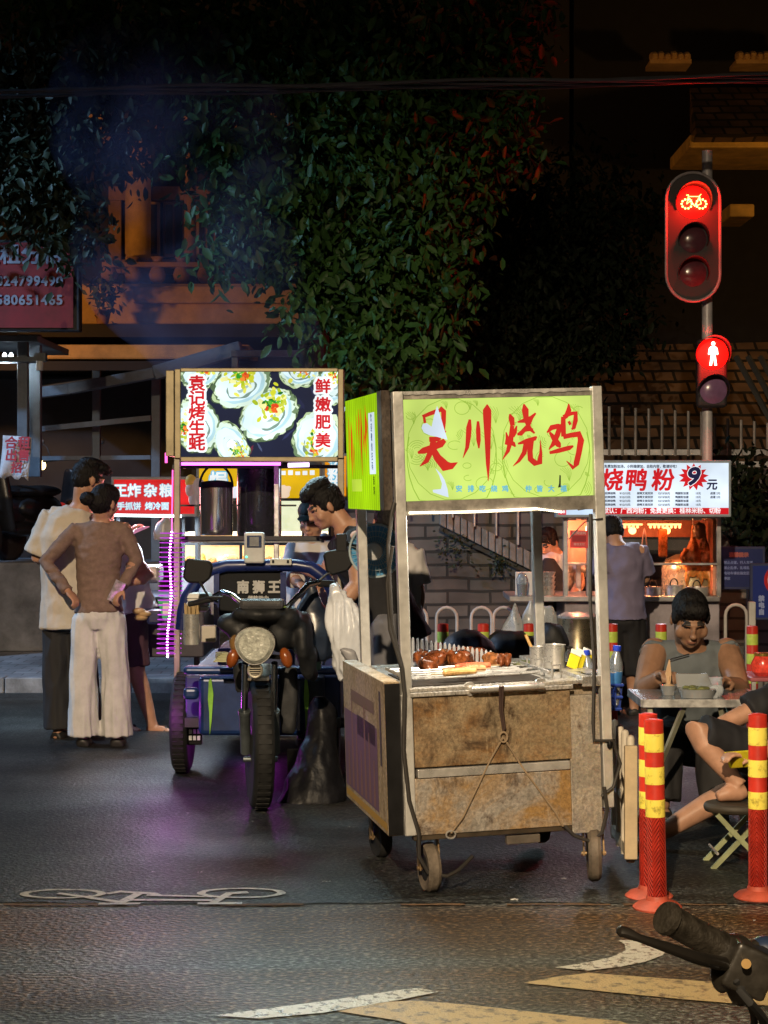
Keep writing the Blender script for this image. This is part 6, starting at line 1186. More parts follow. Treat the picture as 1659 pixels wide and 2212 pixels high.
# dark gear standing at the foot of the wall behind the cart
for i, (x, y, d, r, lab) in enumerate(((1010, 1400, 12.0, (.16, .12, .12), 'black covered bundle behind the cart, the left one'), (1105, 1400, 12.2, (.19, .14, .13), 'larger black covered bundle behind the cart mugs'), (1190, 1375, 12.5, (.10, .10, .10), 'dark motorbike seat shape beside the steel drum'))):
    mb = MB(); q = W(x, y, d); mb.ell((0, 0, 0), r, 14); mb.ell((r[0]*.5, 0, -.05), (r[0]*.7, r[1], r[2]), 12); mb.bx(-r[0]*.8, r[0]*.8, -r[1]*.6, r[1]*.6, -q.z, 0); me = vox(mb, .02, 3); wrinkle(me, .02, (6, 6, 5), i); tag(put(me, 'covered_bundle', CLOTHB, None, q), lab, 'bundle', 'black bundles behind the cart')
# ================================================================ traffic signal
DT = 15.0
ts = thing('traffic_signal', 'grey signal pole with a red bicycle light above a red walking man light', 'traffic light', (W(1535, 1000, DT).x, DT, .12)); o = V(ts.location); w = lambda x, y, d=DT: W(x, y, d)-o
DT0 = DT
mb = MB(); mb.cyl((0, .16, 0), (0, .16, w(1535, 318).z), .043, n=20); mb.cyl((0, .16, 0), (0, .16, .05), .09, n=20); mb.build('pole', M('pole_grey', (.58, .56, .58), .45, .15, var=.2, vs=5), ts)
SHELL = M('signal_shell', (.03, .026, .03), .6, var=.2)
def stadium(cx, cz, hw, hh, n=14): return [(cx+hw*math.cos(a), cz+(hh-hw)+hw*math.sin(a)) for a in [math.pi*i/n for i in range(n+1)]]+[(cx-hw*math.cos(a), cz-(hh-hw)-hw*math.sin(a)) for a in [math.pi*i/n for i in range(n+1)]]
c = w(1497, 512); hw, hh = 58*DT/F, 139*DT/F
bk = thing('bicycle_signal', None, None); bk.parent = ts; bk.location = c
mb = MB(); mb.prism(stadium(0, 0, hw, hh), .10); mb.build('housing', SHELL, bk)
mb = MB(); mb.tube([(x, -.005, z) for x, z in stadium(0, 0, hw, hh)], .013, 8, closed=True); mb.build('rim', M('rim_grey', (.40, .36, .38), .45, .3), bk)
mb = MB(); mb.bar((0, .1, .2), (.13, .16, .2), .04); mb.bar((0, .1, -.2), (.13, .16, -.2), .04); mb.build('bracket', DARKM, bk)
REDL = M('red_lens', (.25, .01, .005), emit=1.2, ecol=(1, .006, .004)); OFFL = M('dark_lens', (.10, .035, .05), .18, var=.2, coat=.6); OFFV = M('violet_lens', (.24, .13, .26), .2, var=.2, coat=.6)
def lensat(par, x, z, r, m, hood=True, sym=None):
    mb = MB(); mb.lathe([(r, -.012), (r*.98, .004), (r*.7, .02), (r*.35, .027), (.004, .03)], 28, Matrix.Translation((x, 0, z)) @ F90); L = mb.build('lens', m, par)
    if hood:
        mb = MB(); n = 22; vs = []
        for i in range(n+1):
            a = R(-25)+R(230)*i/n; ln = .15*max(.15, math.sin(max(0, min(math.pi, (a+R(25))/R(230)*math.pi))))
            for rr, yy in ((r*1.06, 0), (r*1.08, -ln)): vs.append((x+rr*math.cos(a), yy, z+rr*math.sin(a)))
        mb.add(vs, [(2*i, 2*i+1, 2*i+3, 2*i+2) for i in range(n)], 0, True); h = mb.build('hood', SHELL, par); s2 = h.modifiers.new('s', 'SOLIDIFY'); s2.thickness = .004
    return L
k = DT/F
L = lensat(bk, 0, (512-437)*k, 36*k, REDL)
YEL = M('lit_symbol', (1, .75, .2), emit=7, ecol=(1, .62, .14))
mb = MB(); yy = -.036
def seg(a, b, ww=.009): mb.bar((a[0]*k, yy, (512-437)*k+a[1]*k), (b[0]*k, yy, (512-437)*k+b[1]*k), ww, .003)
for cx in (-15, 16):
    for i in range(10): a = i*math.pi/5; mb.ell(((cx+11*math.cos(a))*k, yy, (512-437)*k+(-5+10*math.sin(a))*k), .0085, 8)
for a, b in (((-15, -5), (-11, 14)), ((-11, 14), (-16, 14)), ((-9, 11), (12, 11)), ((12, 13), (16, -5)), ((12, 12), (16, 16)), ((-10, 8), (2, -10)), ((2, -10), (12, 11)), ((2, -10), (16, -5)), ((-15, -5), (-4, 4))): seg(a, b)
mb.build('bicycle_symbol', YEL, L)
lensat(bk, 0, (512-517)*k, 30*k, OFFL); lensat(bk, 0, (512-590)*k, 30*k, OFFL)
c = w(1539, 806); ped = thing('pedestrian_signal', None, None); ped.parent = ts; ped.location = c
mb = MB(); mb.bx(-33*k, 33*k, 0, .1, -74*k, 74*k); mb.build('housing', SHELL, ped, bev=.03, seg=4)
L = lensat(ped, 0, 41*k, 35*k, REDL); lensat(ped, 2*k, -37*k, 30*k, OFFV)
mb = MB(); z0 = 41*k; mb.ell((0, yy, z0+22*k), (4.2*k, .004, 4.6*k), 12)
mb.prism([(x*k, z0+z*k) for x, z in ((-5, 16), (5, 16), (9, 12), (11, -1), (8, -2), (5.5, 7), (5, -4), (8, -25), (3, -25), (.6, -8), (-.6, -8), (-3, -25), (-8, -25), (-5, -4), (-5.5, 7), (-8, -2), (-11, -1), (-9, 12))], .003, Matrix.Translation((0, yy, 0)))
mb.build('walking_symbol', M('lit_man', (1, .9, .8), emit=5, ecol=(1, .82, .66)), L)
for z, e in (((512-437)*k, 5), (c.z-bk.location.z+41*k, 5)): l = lamp('signal_light', 'POINT', (0, 0, 0), e*6, (1, .008, .004), .05); l.parent = ts; l.location = bk.location+V((0 if e else 0, -.22, z)) if z > 0 else ped.location+V((0, -.22, 41*k))
# ================================================================ striped flexible posts
def M_post():
    m = bpy.data.materials.new('post_stripes'); m.use_nodes = True; n = m.node_tree.nodes; l = m.node_tree.links; b = n['Principled BSDF']; b.inputs['Roughness'].default_value = .38
    tc = n.new('ShaderNodeTexCoord'); sp = n.new('ShaderNodeSeparateXYZ'); l.new(tc.outputs['Object'], sp.inputs[0])
    at = n.new('ShaderNodeMath'); at.operation = 'ARCTAN2'; l.new(sp.outputs['X'], at.inputs[0]); ng = n.new('ShaderNodeMath'); ng.operation = 'MULTIPLY'; ng.inputs[1].default_value = -1; l.new(sp.outputs['Y'], ng.inputs[0]); l.new(ng.outputs[0], at.inputs[1])
    ab = n.new('ShaderNodeMath'); ab.operation = 'PINGPONG'; ab.inputs[1].default_value = .785; l.new(at.outputs[0], ab.inputs[0])
    k = n.new('ShaderNodeMath'); k.operation = 'MULTIPLY_ADD'; k.inputs[1].default_value = .06; l.new(ab.outputs[0], k.inputs[0]); l.new(sp.outputs['Z'], k.inputs[2])
    fr = n.new('ShaderNodeMath'); fr.operation = 'SINE'; ml = n.new('ShaderNodeMath'); ml.operation = 'MULTIPLY'; ml.inputs[1].default_value = 330; l.new(k.outputs[0], ml.inputs[0]); l.new(ml.outputs[0], fr.inputs[0])
    lt = n.new('ShaderNodeMath'); lt.operation = 'LESS_THAN'; lt.inputs[1].default_value = .352; l.new(sp.outputs['Z'], lt.inputs[0])
    h = n.new('ShaderNodeMath'); h.operation = 'MULTIPLY'; l.new(fr.outputs[0], h.inputs[0]); l.new(lt.outputs[0], h.inputs[1])
    bp = n.new('ShaderNodeBump'); bp.inputs['Strength'].default_value = .9; bp.inputs['Distance'].default_value = .006; l.new(h.outputs[0], bp.inputs['Height']); l.new(bp.outputs[0], b.inputs['Normal'])
    nz = n.new('ShaderNodeTexNoise'); nz.inputs['Scale'].default_value = 14; nz.inputs['Detail'].default_value = 8; l.new(tc.outputs['Object'], nz.inputs[0])
    rp = n.new('ShaderNodeValToRGB'); rp.color_ramp.elements[0].position = .3; rp.color_ramp.elements[0].color = (.42, .025, .015, 1); rp.color_ramp.elements[1].position = .6; rp.color_ramp.elements[1].color = (.68, .045, .025, 1); l.new(nz.outputs[0], rp.inputs[0]); l.new(rp.outputs[0], b.inputs['Base Color'])
    return m
POSTM = M_post(); BAND = M('reflective_yellow', (.74, .58, .09), .4, var=.45, vs=22, lo=.3, hi=.45, bump=.15); BAND2 = M('reflective_green', (.52, .66, .10), .35, var=.15, vs=30)
def flexpost(p, lab, hgt=.725, r=.037, yaw=0, tilt=0, far=False, grp='striped posts around the cart'):
    t = thing('traffic_post', lab, 'bollard', p, (0, tilt, yaw), grp)
    mb = MB(); mb.lathe([(r*1.12, .0), (r*1.12, .03), (r, .045), (r, hgt-.02), (r*.97, hgt-.004), (r*.6, hgt), (.002, hgt+.001)], 32); mb.build('tube', POSTM, t)
    mb = MB(); mb.lathe([(r*2.5, 0), (r*2.55, .008), (r*2.1, .022), (r*1.2, .034), (r*1.05, .05)], 32); mb.build('base', M('red_rubber', (.50, .09, .05), .6, var=.35, bump=.2), t)
    for z0, z1 in ((.602, .672), (.478, .545), (.353, .420)):
        mb = MB(); mb.lathe([(r*1.012, z0), (r*1.018, z0+.002), (r*1.018, z1-.002), (r*1.012, z1)], 32); mb.build('reflective_band', BAND if not far else BAND2, t)
    return t
fp = flexpost(G(1420, 1962), 'striped red and yellow post nearest the scooter handlebar', yaw=.2, tilt=R(-1.2)); flexpost(G(1402, 1938), 'striped post half hidden behind the front red and yellow post', yaw=.9, tilt=R(-.6)); flexpost(G(1637, 1940), 'striped red and yellow post at the right picture edge before the folding stool', yaw=-.3)
for x, y, lab in ((957, 1352, 'far striped post nearest the left cart pole, before the hoop fence'), (1044, 1352, 'far striped post in the middle of the cart opening'), (1143, 1352, 'far striped post beside the hanging white bags'), (1322, 1352, 'far striped post before the man in the purple shirt'), (1428, 1348, 'far striped post between the purple shirt man and the eating man'), (1625, 1352, 'far striped post behind the eating man at the right')):
    d = 12.2 if x != 1625 else 12.0; p = W(x, y, d); flexpost(V((p.x, p.y, 0)), lab, far=True, grp='striped posts far behind the cart')
# ================================================================ white round topped barriers
BARW = M('barrier_white', (.62, .56, .46), .5, var=.25, vs=9)
def barrier(lab, a, b, n, h, r, z0, grp=None, plank=False):
    t = thing('barrier', lab, 'barrier', (a.x, a.y, z0)); d = b-a; d.z = 0
    for i in range(n):
        mb = MB(); p = d*(i/(n-1)); mb.tube([p, p+V((0, 0, h-r)), p+V((.0, 0, h-r*.3)), p+V((0, 0, h))], [r, r, r*.8, r*.2], 10); mb.build('bar', BARW, t)
    mb = MB(); mb.bar(V((0, 0, .04)), d+V((0, 0, .04)), .03, .04); mb.bar(V((0, .02, h*.45)), d+V((0, .02, h*.45)), .02, .03); mb.build('rail', BARW, t)
    if plank: mb = MB(); q = W(1360, 1855, 7.52); mb.bx(-.022, .030, -.02, .01, 0, .46); q2 = q-V(t.location); mb.v = [tuple(V(v)+q2) for v in mb.v]; mb.build('end_plank', M('plank_tan', (.55, .44, .28), .6, var=.2), t, bev=.004)
    return t
barrier('cream barrier of rounded bars with a tan end plank right of the cart', W(1328, 1850, 8.1), W(1362, 1850, 7.58), 4, .52, .017, .08, None, True)
# ================================================================ table, stools and the meal
DTB = 8.5
tb = thing('folding_table', 'low folding table with a steel edge where the man in grey eats', 'table', (W(1520, 1500, 8.7).x, 8.72, 0)); o = V(tb.location); ztop = W(0, 1512, DTB).z
mb = MB(); x0, x1 = W(1390, 0, DTB).x-o.x, W(1652, 0, DTB).x-o.x; mb.bx(x0, x1, -.22, .24, ztop-.008, ztop); mb.build('tabletop', M('table_top', (.16, .17, .18), .22, var=.3, coat=.3), tb, bev=.004)
mb = MB(); mb.bx(x0-.004, x1+.004, -.232, -.221, ztop-.034, ztop+.003); mb.bx(x0-.014, x0-.001, -.22, .24, ztop-.034, ztop+.003); mb.bx(x1+.001, x1+.014, -.22, .24, ztop-.034, ztop+.003); mb.build('edge_band', DULLST, tb, bev=.002)
LEGM = M('leg_olive', (.36, .36, .26), .5, .3, var=.3)
for a, b in (((x0+.03, -.2, ztop-.03), (x0+.04, -.2, ztop-.12)), ((x0+.19, -.2, ztop-.03), (x0+.02, .18, 0)), ((x1-.20, -.2, ztop-.03), (x1-.02, .18, 0)), ((x0+.1, .22, ztop-.03), (x0+.04, -.2, 0)), ((x1-.1, .22, ztop-.03), (x1-.02, -.2, 0))): mb = MB(); mb.bar(a, b, .022, .016); mb.build('leg', LEGM, tb)
t = thing('folding_stool', 'folding stool with a dark seat and crossed pale green legs under a sandalled foot', 'stool', (W(1592, 1740, 7.9).x, 7.9, 0)); zs = W(0, 1742, 7.9).z
mb = MB(); mb.loft([(V((0, 0, zs-.02)), V((.135, 0, 0)), V((0, .11, 0))), (V((0, 0, zs)), V((.145, 0, 0)), V((0, .12, 0))), (V((0, 0, zs+.018)), V((.135, 0, 0)), V((0, .11, 0)))], 24); mb.build('seat', M('seat_brown', (.05, .04, .028), .6, var=.3), t, bev=.006)
for s in (-1, 1):
    for yy in (-.09, .09): mb = MB(); mb.bar((s*.10, yy, zs-.02), (-s*.12, yy+.012*s, 0), .016, .02); mb.build('leg', M('leg_green', (.34, .37, .20), .5, .2, var=.25), t)
mb = MB(); mb.cyl((-.1, -.1, .07), (-.1, .1, .07), .006, n=8); mb.build('crossbar', STAINL, t)
t = thing('plastic_stool', 'dark blue grey plastic stool under the folding table', 'stool', (W(1490, 1690, 9.35).x, 9.55, 0)); mb = MB(); mb.bx(-.15, .15, -.15, .15, .27, .30); mb.build('seat', M('stool_plastic', (.045, .055, .085), .4), t, bev=.02)
for sx in (-1, 1):
    for sy in (-1, 1): mb = MB(); mb.loft([(V((sx*.16, sy*.16, 0)), V((.03, 0, 0)), V((0, .03, 0))), (V((sx*.13, sy*.13, .27)), V((.025, 0, 0)), V((0, .025, 0)))], 8); mb.build('leg', MATS['stool_plastic'], t)
t = thing('plastic_stool', 'small dark stool carrying the seated person cut off at the right edge', 'stool', (W(1722, 1700, 8.2).x, 8.25, 0)); mb = MB(); mb.bx(-.15, .15, -.14, .14, .30, .33); mb.build('seat', MATS['stool_plastic'], t, bev=.02)
for sx in (-1, 1):
    for sy in (-1, 1): mb = MB(); mb.bar((sx*.14, sy*.12, 0), (sx*.12, sy*.11, .3), .03); mb.build('leg', MATS['stool_plastic'], t)
zt = ztop
def on(x, d): return V((W(x, 0, d).x, d, zt+.001))
t = thing('food_box', 'clear takeout box of green vegetables before the eating man', 'box', on(1506, 8.6)); mb = MB()
mb.loft([(V((0, 0, 0)), V((.075, 0, 0)), V((0, .055, 0))), (V((0, 0, .04)), V((.088, 0, 0)), V((0, .066, 0)))], 24); mb.build('box_base', M('thin_clear', (.80, .84, .86), .15, trans=.7, var=.05), t)
mb = MB(); mb.loft([(V((0, .06, .04)), V((.085, 0, 0)), V((0, .01, 0))), (V((-.01, .10, .10)), V((.075, 0, 0)), V((0, .012, 0)))], 20); mb.build('box_lid', MATS['thin_clear'], t)
mb = MB(); rg = random.Random(6)
for i in range(16): mb.ell((rg.uniform(-.06, .06), rg.uniform(-.04, .03), .035+rg.uniform(0, .012)), (.02, .016, .009), 8)
mb.build('greens', M('cooked_greens', (.14, .15, .05), .4, var=.6, vs=30), t)
t = thing('noodle_cup', 'small cup of noodles under the chopsticks of the eating man', 'cup', on(1444, 8.7)); mb = MB(); mb.lathe([(.028, 0), (.04, .045), (.042, .046), (.036, .044)], 20); mb.build('cup', MATS['thin_clear'], t)
mb = MB(); mb.ell((0, 0, .035), (.034, .034, .018), 12)
for i in range(7): mb.tube([(rg.uniform(-.01, .01), rg.uniform(-.01, .01), .04), (.004*i-.012, .004, .10), (.006, .01, .165)], .0028, 5)
mb.build('noodles', M('noodle', (.62, .42, .25), .5, var=.2), t)
t = thing('chopsticks', 'pair of dark chopsticks held over the noodle cup', 'chopsticks', on(1452, 8.75)+V((0, 0, .155)), group=None)
for k in (0, .01): mb = MB(); mb.cyl((-.02, .0, -.005+k), (.085, .03, .02+k), .0035, n=6); mb.build('chopstick', DARKM, t)
bag('plastic_bag', 'clear crumpled plastic bag lying on the folding table', [(1540, 1462, 8.75, .045, .02), (1536, 1475, 8.7, .055, .03), (1534, 1490, 8.66, .06, .045), (1532, 1508, 8.62, .055, .05)], M('thin_bag', (.60, .66, .72), .3, trans=.25, var=.1), .018, .009, 31)
t = thing('side_table', 'small red topped table at the right picture edge', 'table', (W(1660, 1500, 9.2).x, 9.3, 0)); zz = W(0, 1462, 9.2).z; mb = MB(); mb.bx(-.1, .3, -.15, .2, zz-.02, zz); mb.build('tabletop', M('red_top', (.35, .10, .12), .35), t, bev=.006)
for sx in (-.08, .28):
    for sy in (-.13, .18): mb = MB(); mb.bar((sx, sy, 0), (sx, sy, zz-.02), .02); mb.build('leg', DULLST, t)
t = thing('red_jar', 'round glowing jar of red sauce on the small red table', 'jar', W(1648, 1452, 9.25)); t.location.z = zz; mb = MB(); mb.lathe([(.03, 0), (.055, .02), (.06, .06), (.045, .09), (.04, .1), (.002, .1)], 22); mb.build('jar', M('red_jar', (.6, .05, .03), .2, emit=.12, ecol=(1, .1, .06), var=.5, vs=30), t); mb = MB(); mb.lathe([(.042, .1), (.043, .115), (.002, .118)], 18); mb.build('lid', M('gold_lid', (.6, .4, .1), .3, .8), t)  # jar is no lamp; faint emission puts the red light on it
# ================================================================ scooters on the terrace at the left
def scooter(p, yaw, lab, tail):
    t = thing('parked_scooter', lab, 'scooter', p, (0, 0, yaw), 'scooters parked on the terrace'); B = M('scooter_black', (.016, .016, .018), .35, var=.3)
    for x in (-.55, .6): e = wheel(t, (x, 0, .23), .23, .05, R(90), 'wheel')
    mb = MB(); mb.ell((-.35, 0, .5), (.38, .13, .14), 16); mb.ell((-.45, 0, .40), (.25, .12, .12), 14); mb.ell((0, 0, .3), (.32, .14, .07), 14); mb.loft([(V((.3, 0, .28)), V((.05, 0, 0)), V((0, .14, 0))), (V((.42, 0, .6)), V((.06, 0, 0)), V((0, .17, 0))), (V((.40, 0, .88)), V((.06, 0, 0)), V((0, .10, 0)))], 14)
    mb.tube([(.4, 0, .85), (.5, 0, .4), (.6, 0, .23)], .035, 8); put(vox(mb, .02, 3), 'body', B, t)
    mb = MB(); mb.ell((-.35, 0, .66), (.36, .13, .06), 16); mb.build('seat', CLOTHB, t); mb = MB(); mb.tube([(.34, -.33, .96), (.38, -.15, .98), (.38, .15, .98), (.34, .33, .96)], .014, 8); mb.build('handlebar', DARKM, t)
    mb = MB(); mb.ell((.47, 0, .8), (.04, .07, .06), 12); mb.build('headlight', M('headlight_glass', (.42, .43, .38), .12), t); mb = MB(); mb.ell((-.73, 0, .52), (.03, .07, .035), 12); mb.build('tail_light', M('tail_red', (.5, .02, .02), .2, emit=tail, ecol=(1, .06, .05)), t)
    for s in (-1, 1): mb = MB(); mb.tube([(.37, s*.25, .98), (.36, s*.3, 1.1), (.36, s*.36, 1.14)], .006, 6); mb.ell((.36, s*.38, 1.15), (.012, .05, .035), 10); mb.build('mirror', DARKM, t)
    return t
zT = W(0, 1215, 17.2).z
scooter((W(40, 1200, 17.4).x, 17.5, zT), R(250), 'dark scooter with a dim red tail light on the wall top at the left edge', .25); scooter((W(92, 1200, 17.8).x, 18.0, zT), R(60), 'dark scooter with raised mirrors just left of the man in the white shirt', .12)
# ================================================================ scooter handlebar close to us at lower right
ds = 2.1; fx = V((W(1560, 2085, ds).x, 2.12, 0))
sc = thing('near_scooter', 'handlebar with black grip and brake lever of a scooter close to us at lower right', 'scooter', (.78, 2.1, 0)); o = V(sc.location); w = lambda x, y, d=ds: W(x, y, d)-o
GR = M('grip_rubber', (.016, .013, .009), .5, var=.4, vs=60, bump=.25, bs=200)
mb = MB(); a, b = w(1440, 1983, 2.06), w(1555, 2046, 2.10); dv = (b-a); mb.tube([a-dv*.04, a-dv*.03, a+dv*.04, a+dv*.07, a+dv*.10, a+dv*.9, a+dv*.94, b], [.010, .0185, .0195, .0165, .0172, .0172, .019, .019], 20); mb.build('grip', GR, sc)
mb = MB(); mb.tube([w(1332, 2010, 2.0), w(1340, 2012, 2.0), w(1352, 2014, 2.0), w(1380, 2026, 2.0), w(1440, 2046, 2.01), w(1500, 2068, 2.03), w(1550, 2080, 2.06), w(1580, 2085, 2.09)], [.004, .0088, .0088, .0065, .0085, .010, .011, .011], 12, 0, False, .7); mb.build('brake_lever', M('lever_black', (.014, .012, .01), .32, .3, var=.3), sc)
mb = MB(); mb.tube([b, b+dv*.4, b+dv*1.2, b+dv*2.2+V((0, .02, 0))], .0112, 14); mb.build('handlebar', DARKM, sc)
mb = MB()
mb.ell(w(1568, 2060, 2.1), (.022, .02, .024), 14); mb.ell(w(1588, 2050, 2.1), (.02, .022, .018), 14); mb.bx(-.022, .03, -.02, .02, -.03, .022, 0, Matrix.Translation(w(1612, 2082, 2.08)) @ Matrix.Rotation(R(25), 4, 'Y')); mb.ell(w(1640, 2068, 2.12), (.03, .025, .022), 14); mb.ell(w(1600, 2110, 2.1), (.02, .018, .035), 12); mb.ell(w(1560, 2105, 2.08), (.014, .014, .022), 12)
put(vox(mb, .0035, 3), 'switch_block', M('switch_black', (.014, .012, .009), .4, var=.4, vs=40), sc)
mb = MB(); mb.cyl(w(1612, 2082, 2.045), w(1612, 2082, 2.06), .0055, n=14); mb.build('brass_bolt', M('brass', (.16, .10, .035), .35, .8), sc)
mb = MB(); mb.ell(w(1652, 2048, 2.12), (.018, .02, .014), 12); mb.build('blue_switch', M('switch_blue', (.012, .022, .05), .4), sc); mb = MB(); mb.bx(-.008, .03, -.008, .01, -.010, .009, 0, Matrix.Translation(w(1652, 2092, 2.07)) @ Matrix.Rotation(R(25), 4, 'Y')); mb.build('blue_switch', M('switch_blue', (.010, .016, .034), .4), sc, bev=.003)
mb = MB(); mb.tube([w(1575, 2095, 2.08), w(1590, 2120, 2.06), w(1612, 2150, 2.08), w(1628, 2190, 2.12), w(1632, 2240, 2.2)], .0042, 8); mb.tube([w(1600, 2110, 2.08), w(1600, 2140, 2.06), w(1618, 2165, 2.06), w(1648, 2200, 2.1), w(1660, 2260, 2.2)], .0055, 8); mb.build('brake_cable', BLACKR, sc)
for i, (x, y) in enumerate(((1596, 2140), (1612, 2150))): pass
mb = MB(); e = b+dv*2.2; mb.tube([e, e+V((.02, .05, -.35)), e+V((.0, .0, -.75))], .035, 12); mb.build('steering_column', DARKM, sc)
mb = MB(); mb.loft([(e+V((0, .0, -.08)), V((.10, 0, 0)), V((0, .07, 0))), (e+V((0, .02, -.35)), V((.17, 0, 0)), V((0, .06, 0))), (e+V((0, -.02, -.72)), V((.13, 0, 0)), V((0, .06, 0)))], 18); put(vox(mb, .015, 3), 'front_shield', M('scooter_black', (.016, .016, .018), .35), sc)
wheel(sc, e+V((-.03, .05, .23-e.z)), .23, .05, R(12), 'front_wheel')
# litter on the road
rg = random.Random(12); LIT = M('litter_white', (.55, .53, .5), .7)
for i, (x, y, s, lab, big) in enumerate(((1112, 1946, .035, 'crumpled orange lit paper scrap in front of the cart wheels', 1), (705, 1906, .035, 'thin white scrap on the road left of the cart shadow', 0), (432, 1886, .02, 'small grey leaf scrap on the road above the bicycle marking', 0), (405, 1758, .014, 'tiny pale scrap on the road near the tricycle front wheel', 0), (545, 1776, .012, 'tiny white scrap under the tricycle wheel', 0), (1218, 1900, .02, 'small glowing paper scrap under the cart', 1), (330, 1885, .012, 'speck of white paper left of the leaf scrap', 0), (1630, 1990, .01, 'bit of paper on the road behind the handlebar', 0), (754, 1788, .012, 'scrap of paper under the black rubbish bag', 0))):
    mb = MB(); n = 5; vs = [(s*(u/(n-1)-.5), s*.45*(v/(n-1)-.5), .003+.006*abs(noise.noise(V((u*.9+i, v*.9, 0))))*(1+big)) for v in range(n) for u in range(n)]
    mb.add(vs, [(v*n+u, v*n+u+1, (v+1)*n+u+1, (v+1)*n+u) for v in range(n-1) for u in range(n-1)], 0, True); tag(mb.build('paper_scrap', LIT, None, G(x, y), rot=(0, 0, rg.uniform(-.6, .6))), lab, 'litter', 'scraps on the road')
# ================================================================ people
SKIN = M('skin', (.46, .25, .16), .48, var=.14, vs=14, spec=.4); LIP = M('lip', (.32, .145, .10), .45, var=.1); BROW = M('brow', (.02, .015, .012), .6); EYEW = M('eye_white', (.45, .42, .38), .3)
HAIR = M('hair_black', (.007, .006, .006), .62, var=.5, vs=40, bump=.6, bs=160, spec=.22, stretch=(1, 1, .35))
PROF = [(-.16, .12, .09), (0, .165, .115), (.22, .148, .105), (.45, .155, .108), (.68, .175, .115), (.86, .160, .092), (.97, .085, .068), (1.04, .056, .06)]
def lerp(a, b, t): return a+(b-a)*t
def spine(J, t):
    if t < 0: return J['pel']+(J['pel']-J['chest'])*(-t)/.6
    return lerp(J['pel'], J['chest'], t/.6) if t < .6 else lerp(J['chest'], J['neck'], (t-.6)/.4)
def trunk_rings(J, prof, kw, kd, ts=None):
    rs = []
    for t, hw, hd in prof:
        c = spine(J, t); tan = (spine(J, t+.05)-spine(J, t-.05)).normalized(); r = lerp(J['rh'], J['rs'], max(0, min(1, t))).normalized(); f = tan.cross(r).normalized(); r = f.cross(tan).normalized()
        rs.append((c, r*hw*kw, f*hd*kd))
    return rs
def hand(mb, wr, d, nrm, curl=.5, s=1, spread=.12):
    d = d.normalized(); side = d.cross(nrm).normalized(); nrm = side.cross(d).normalized()
    rot = Matrix((side, d, nrm)).transposed(); mb.ell(wr+d*.045*s, (.04*s, .052*s, .018*s), 14, 0, None, rot); mb.ell(wr+d*.01*s, (.028*s, .035*s, .020*s), 12, 0, None, rot)
    for i, (u, L) in enumerate(((-.030, .066), (-.010, .078), (.010, .074), (.029, .058))):
        p = wr+side*u*s+d*.085*s; q = [p-d*.02*s, p]; a = curl; dd = (d+side*(u*spread*12)).normalized()
        for k in range(3): v = dd*math.cos(a*(k+.6))-nrm*math.sin(a*(k+.6)); q.append(q[-1]+v*L*s/3*1.05)
        mb.tube(q, [.0095*s, .0092*s, .0088*s, .008*s, .0062*s], 8)
    p = wr-side*.034*s+d*.025*s; mb.tube([p, p-side*.022*s+d*.02*s-nrm*.01*s, p-side*.022*s+d*.05*s-nrm*.022*s*(1+curl)], [.013*s, .011*s, .008*s], 8)
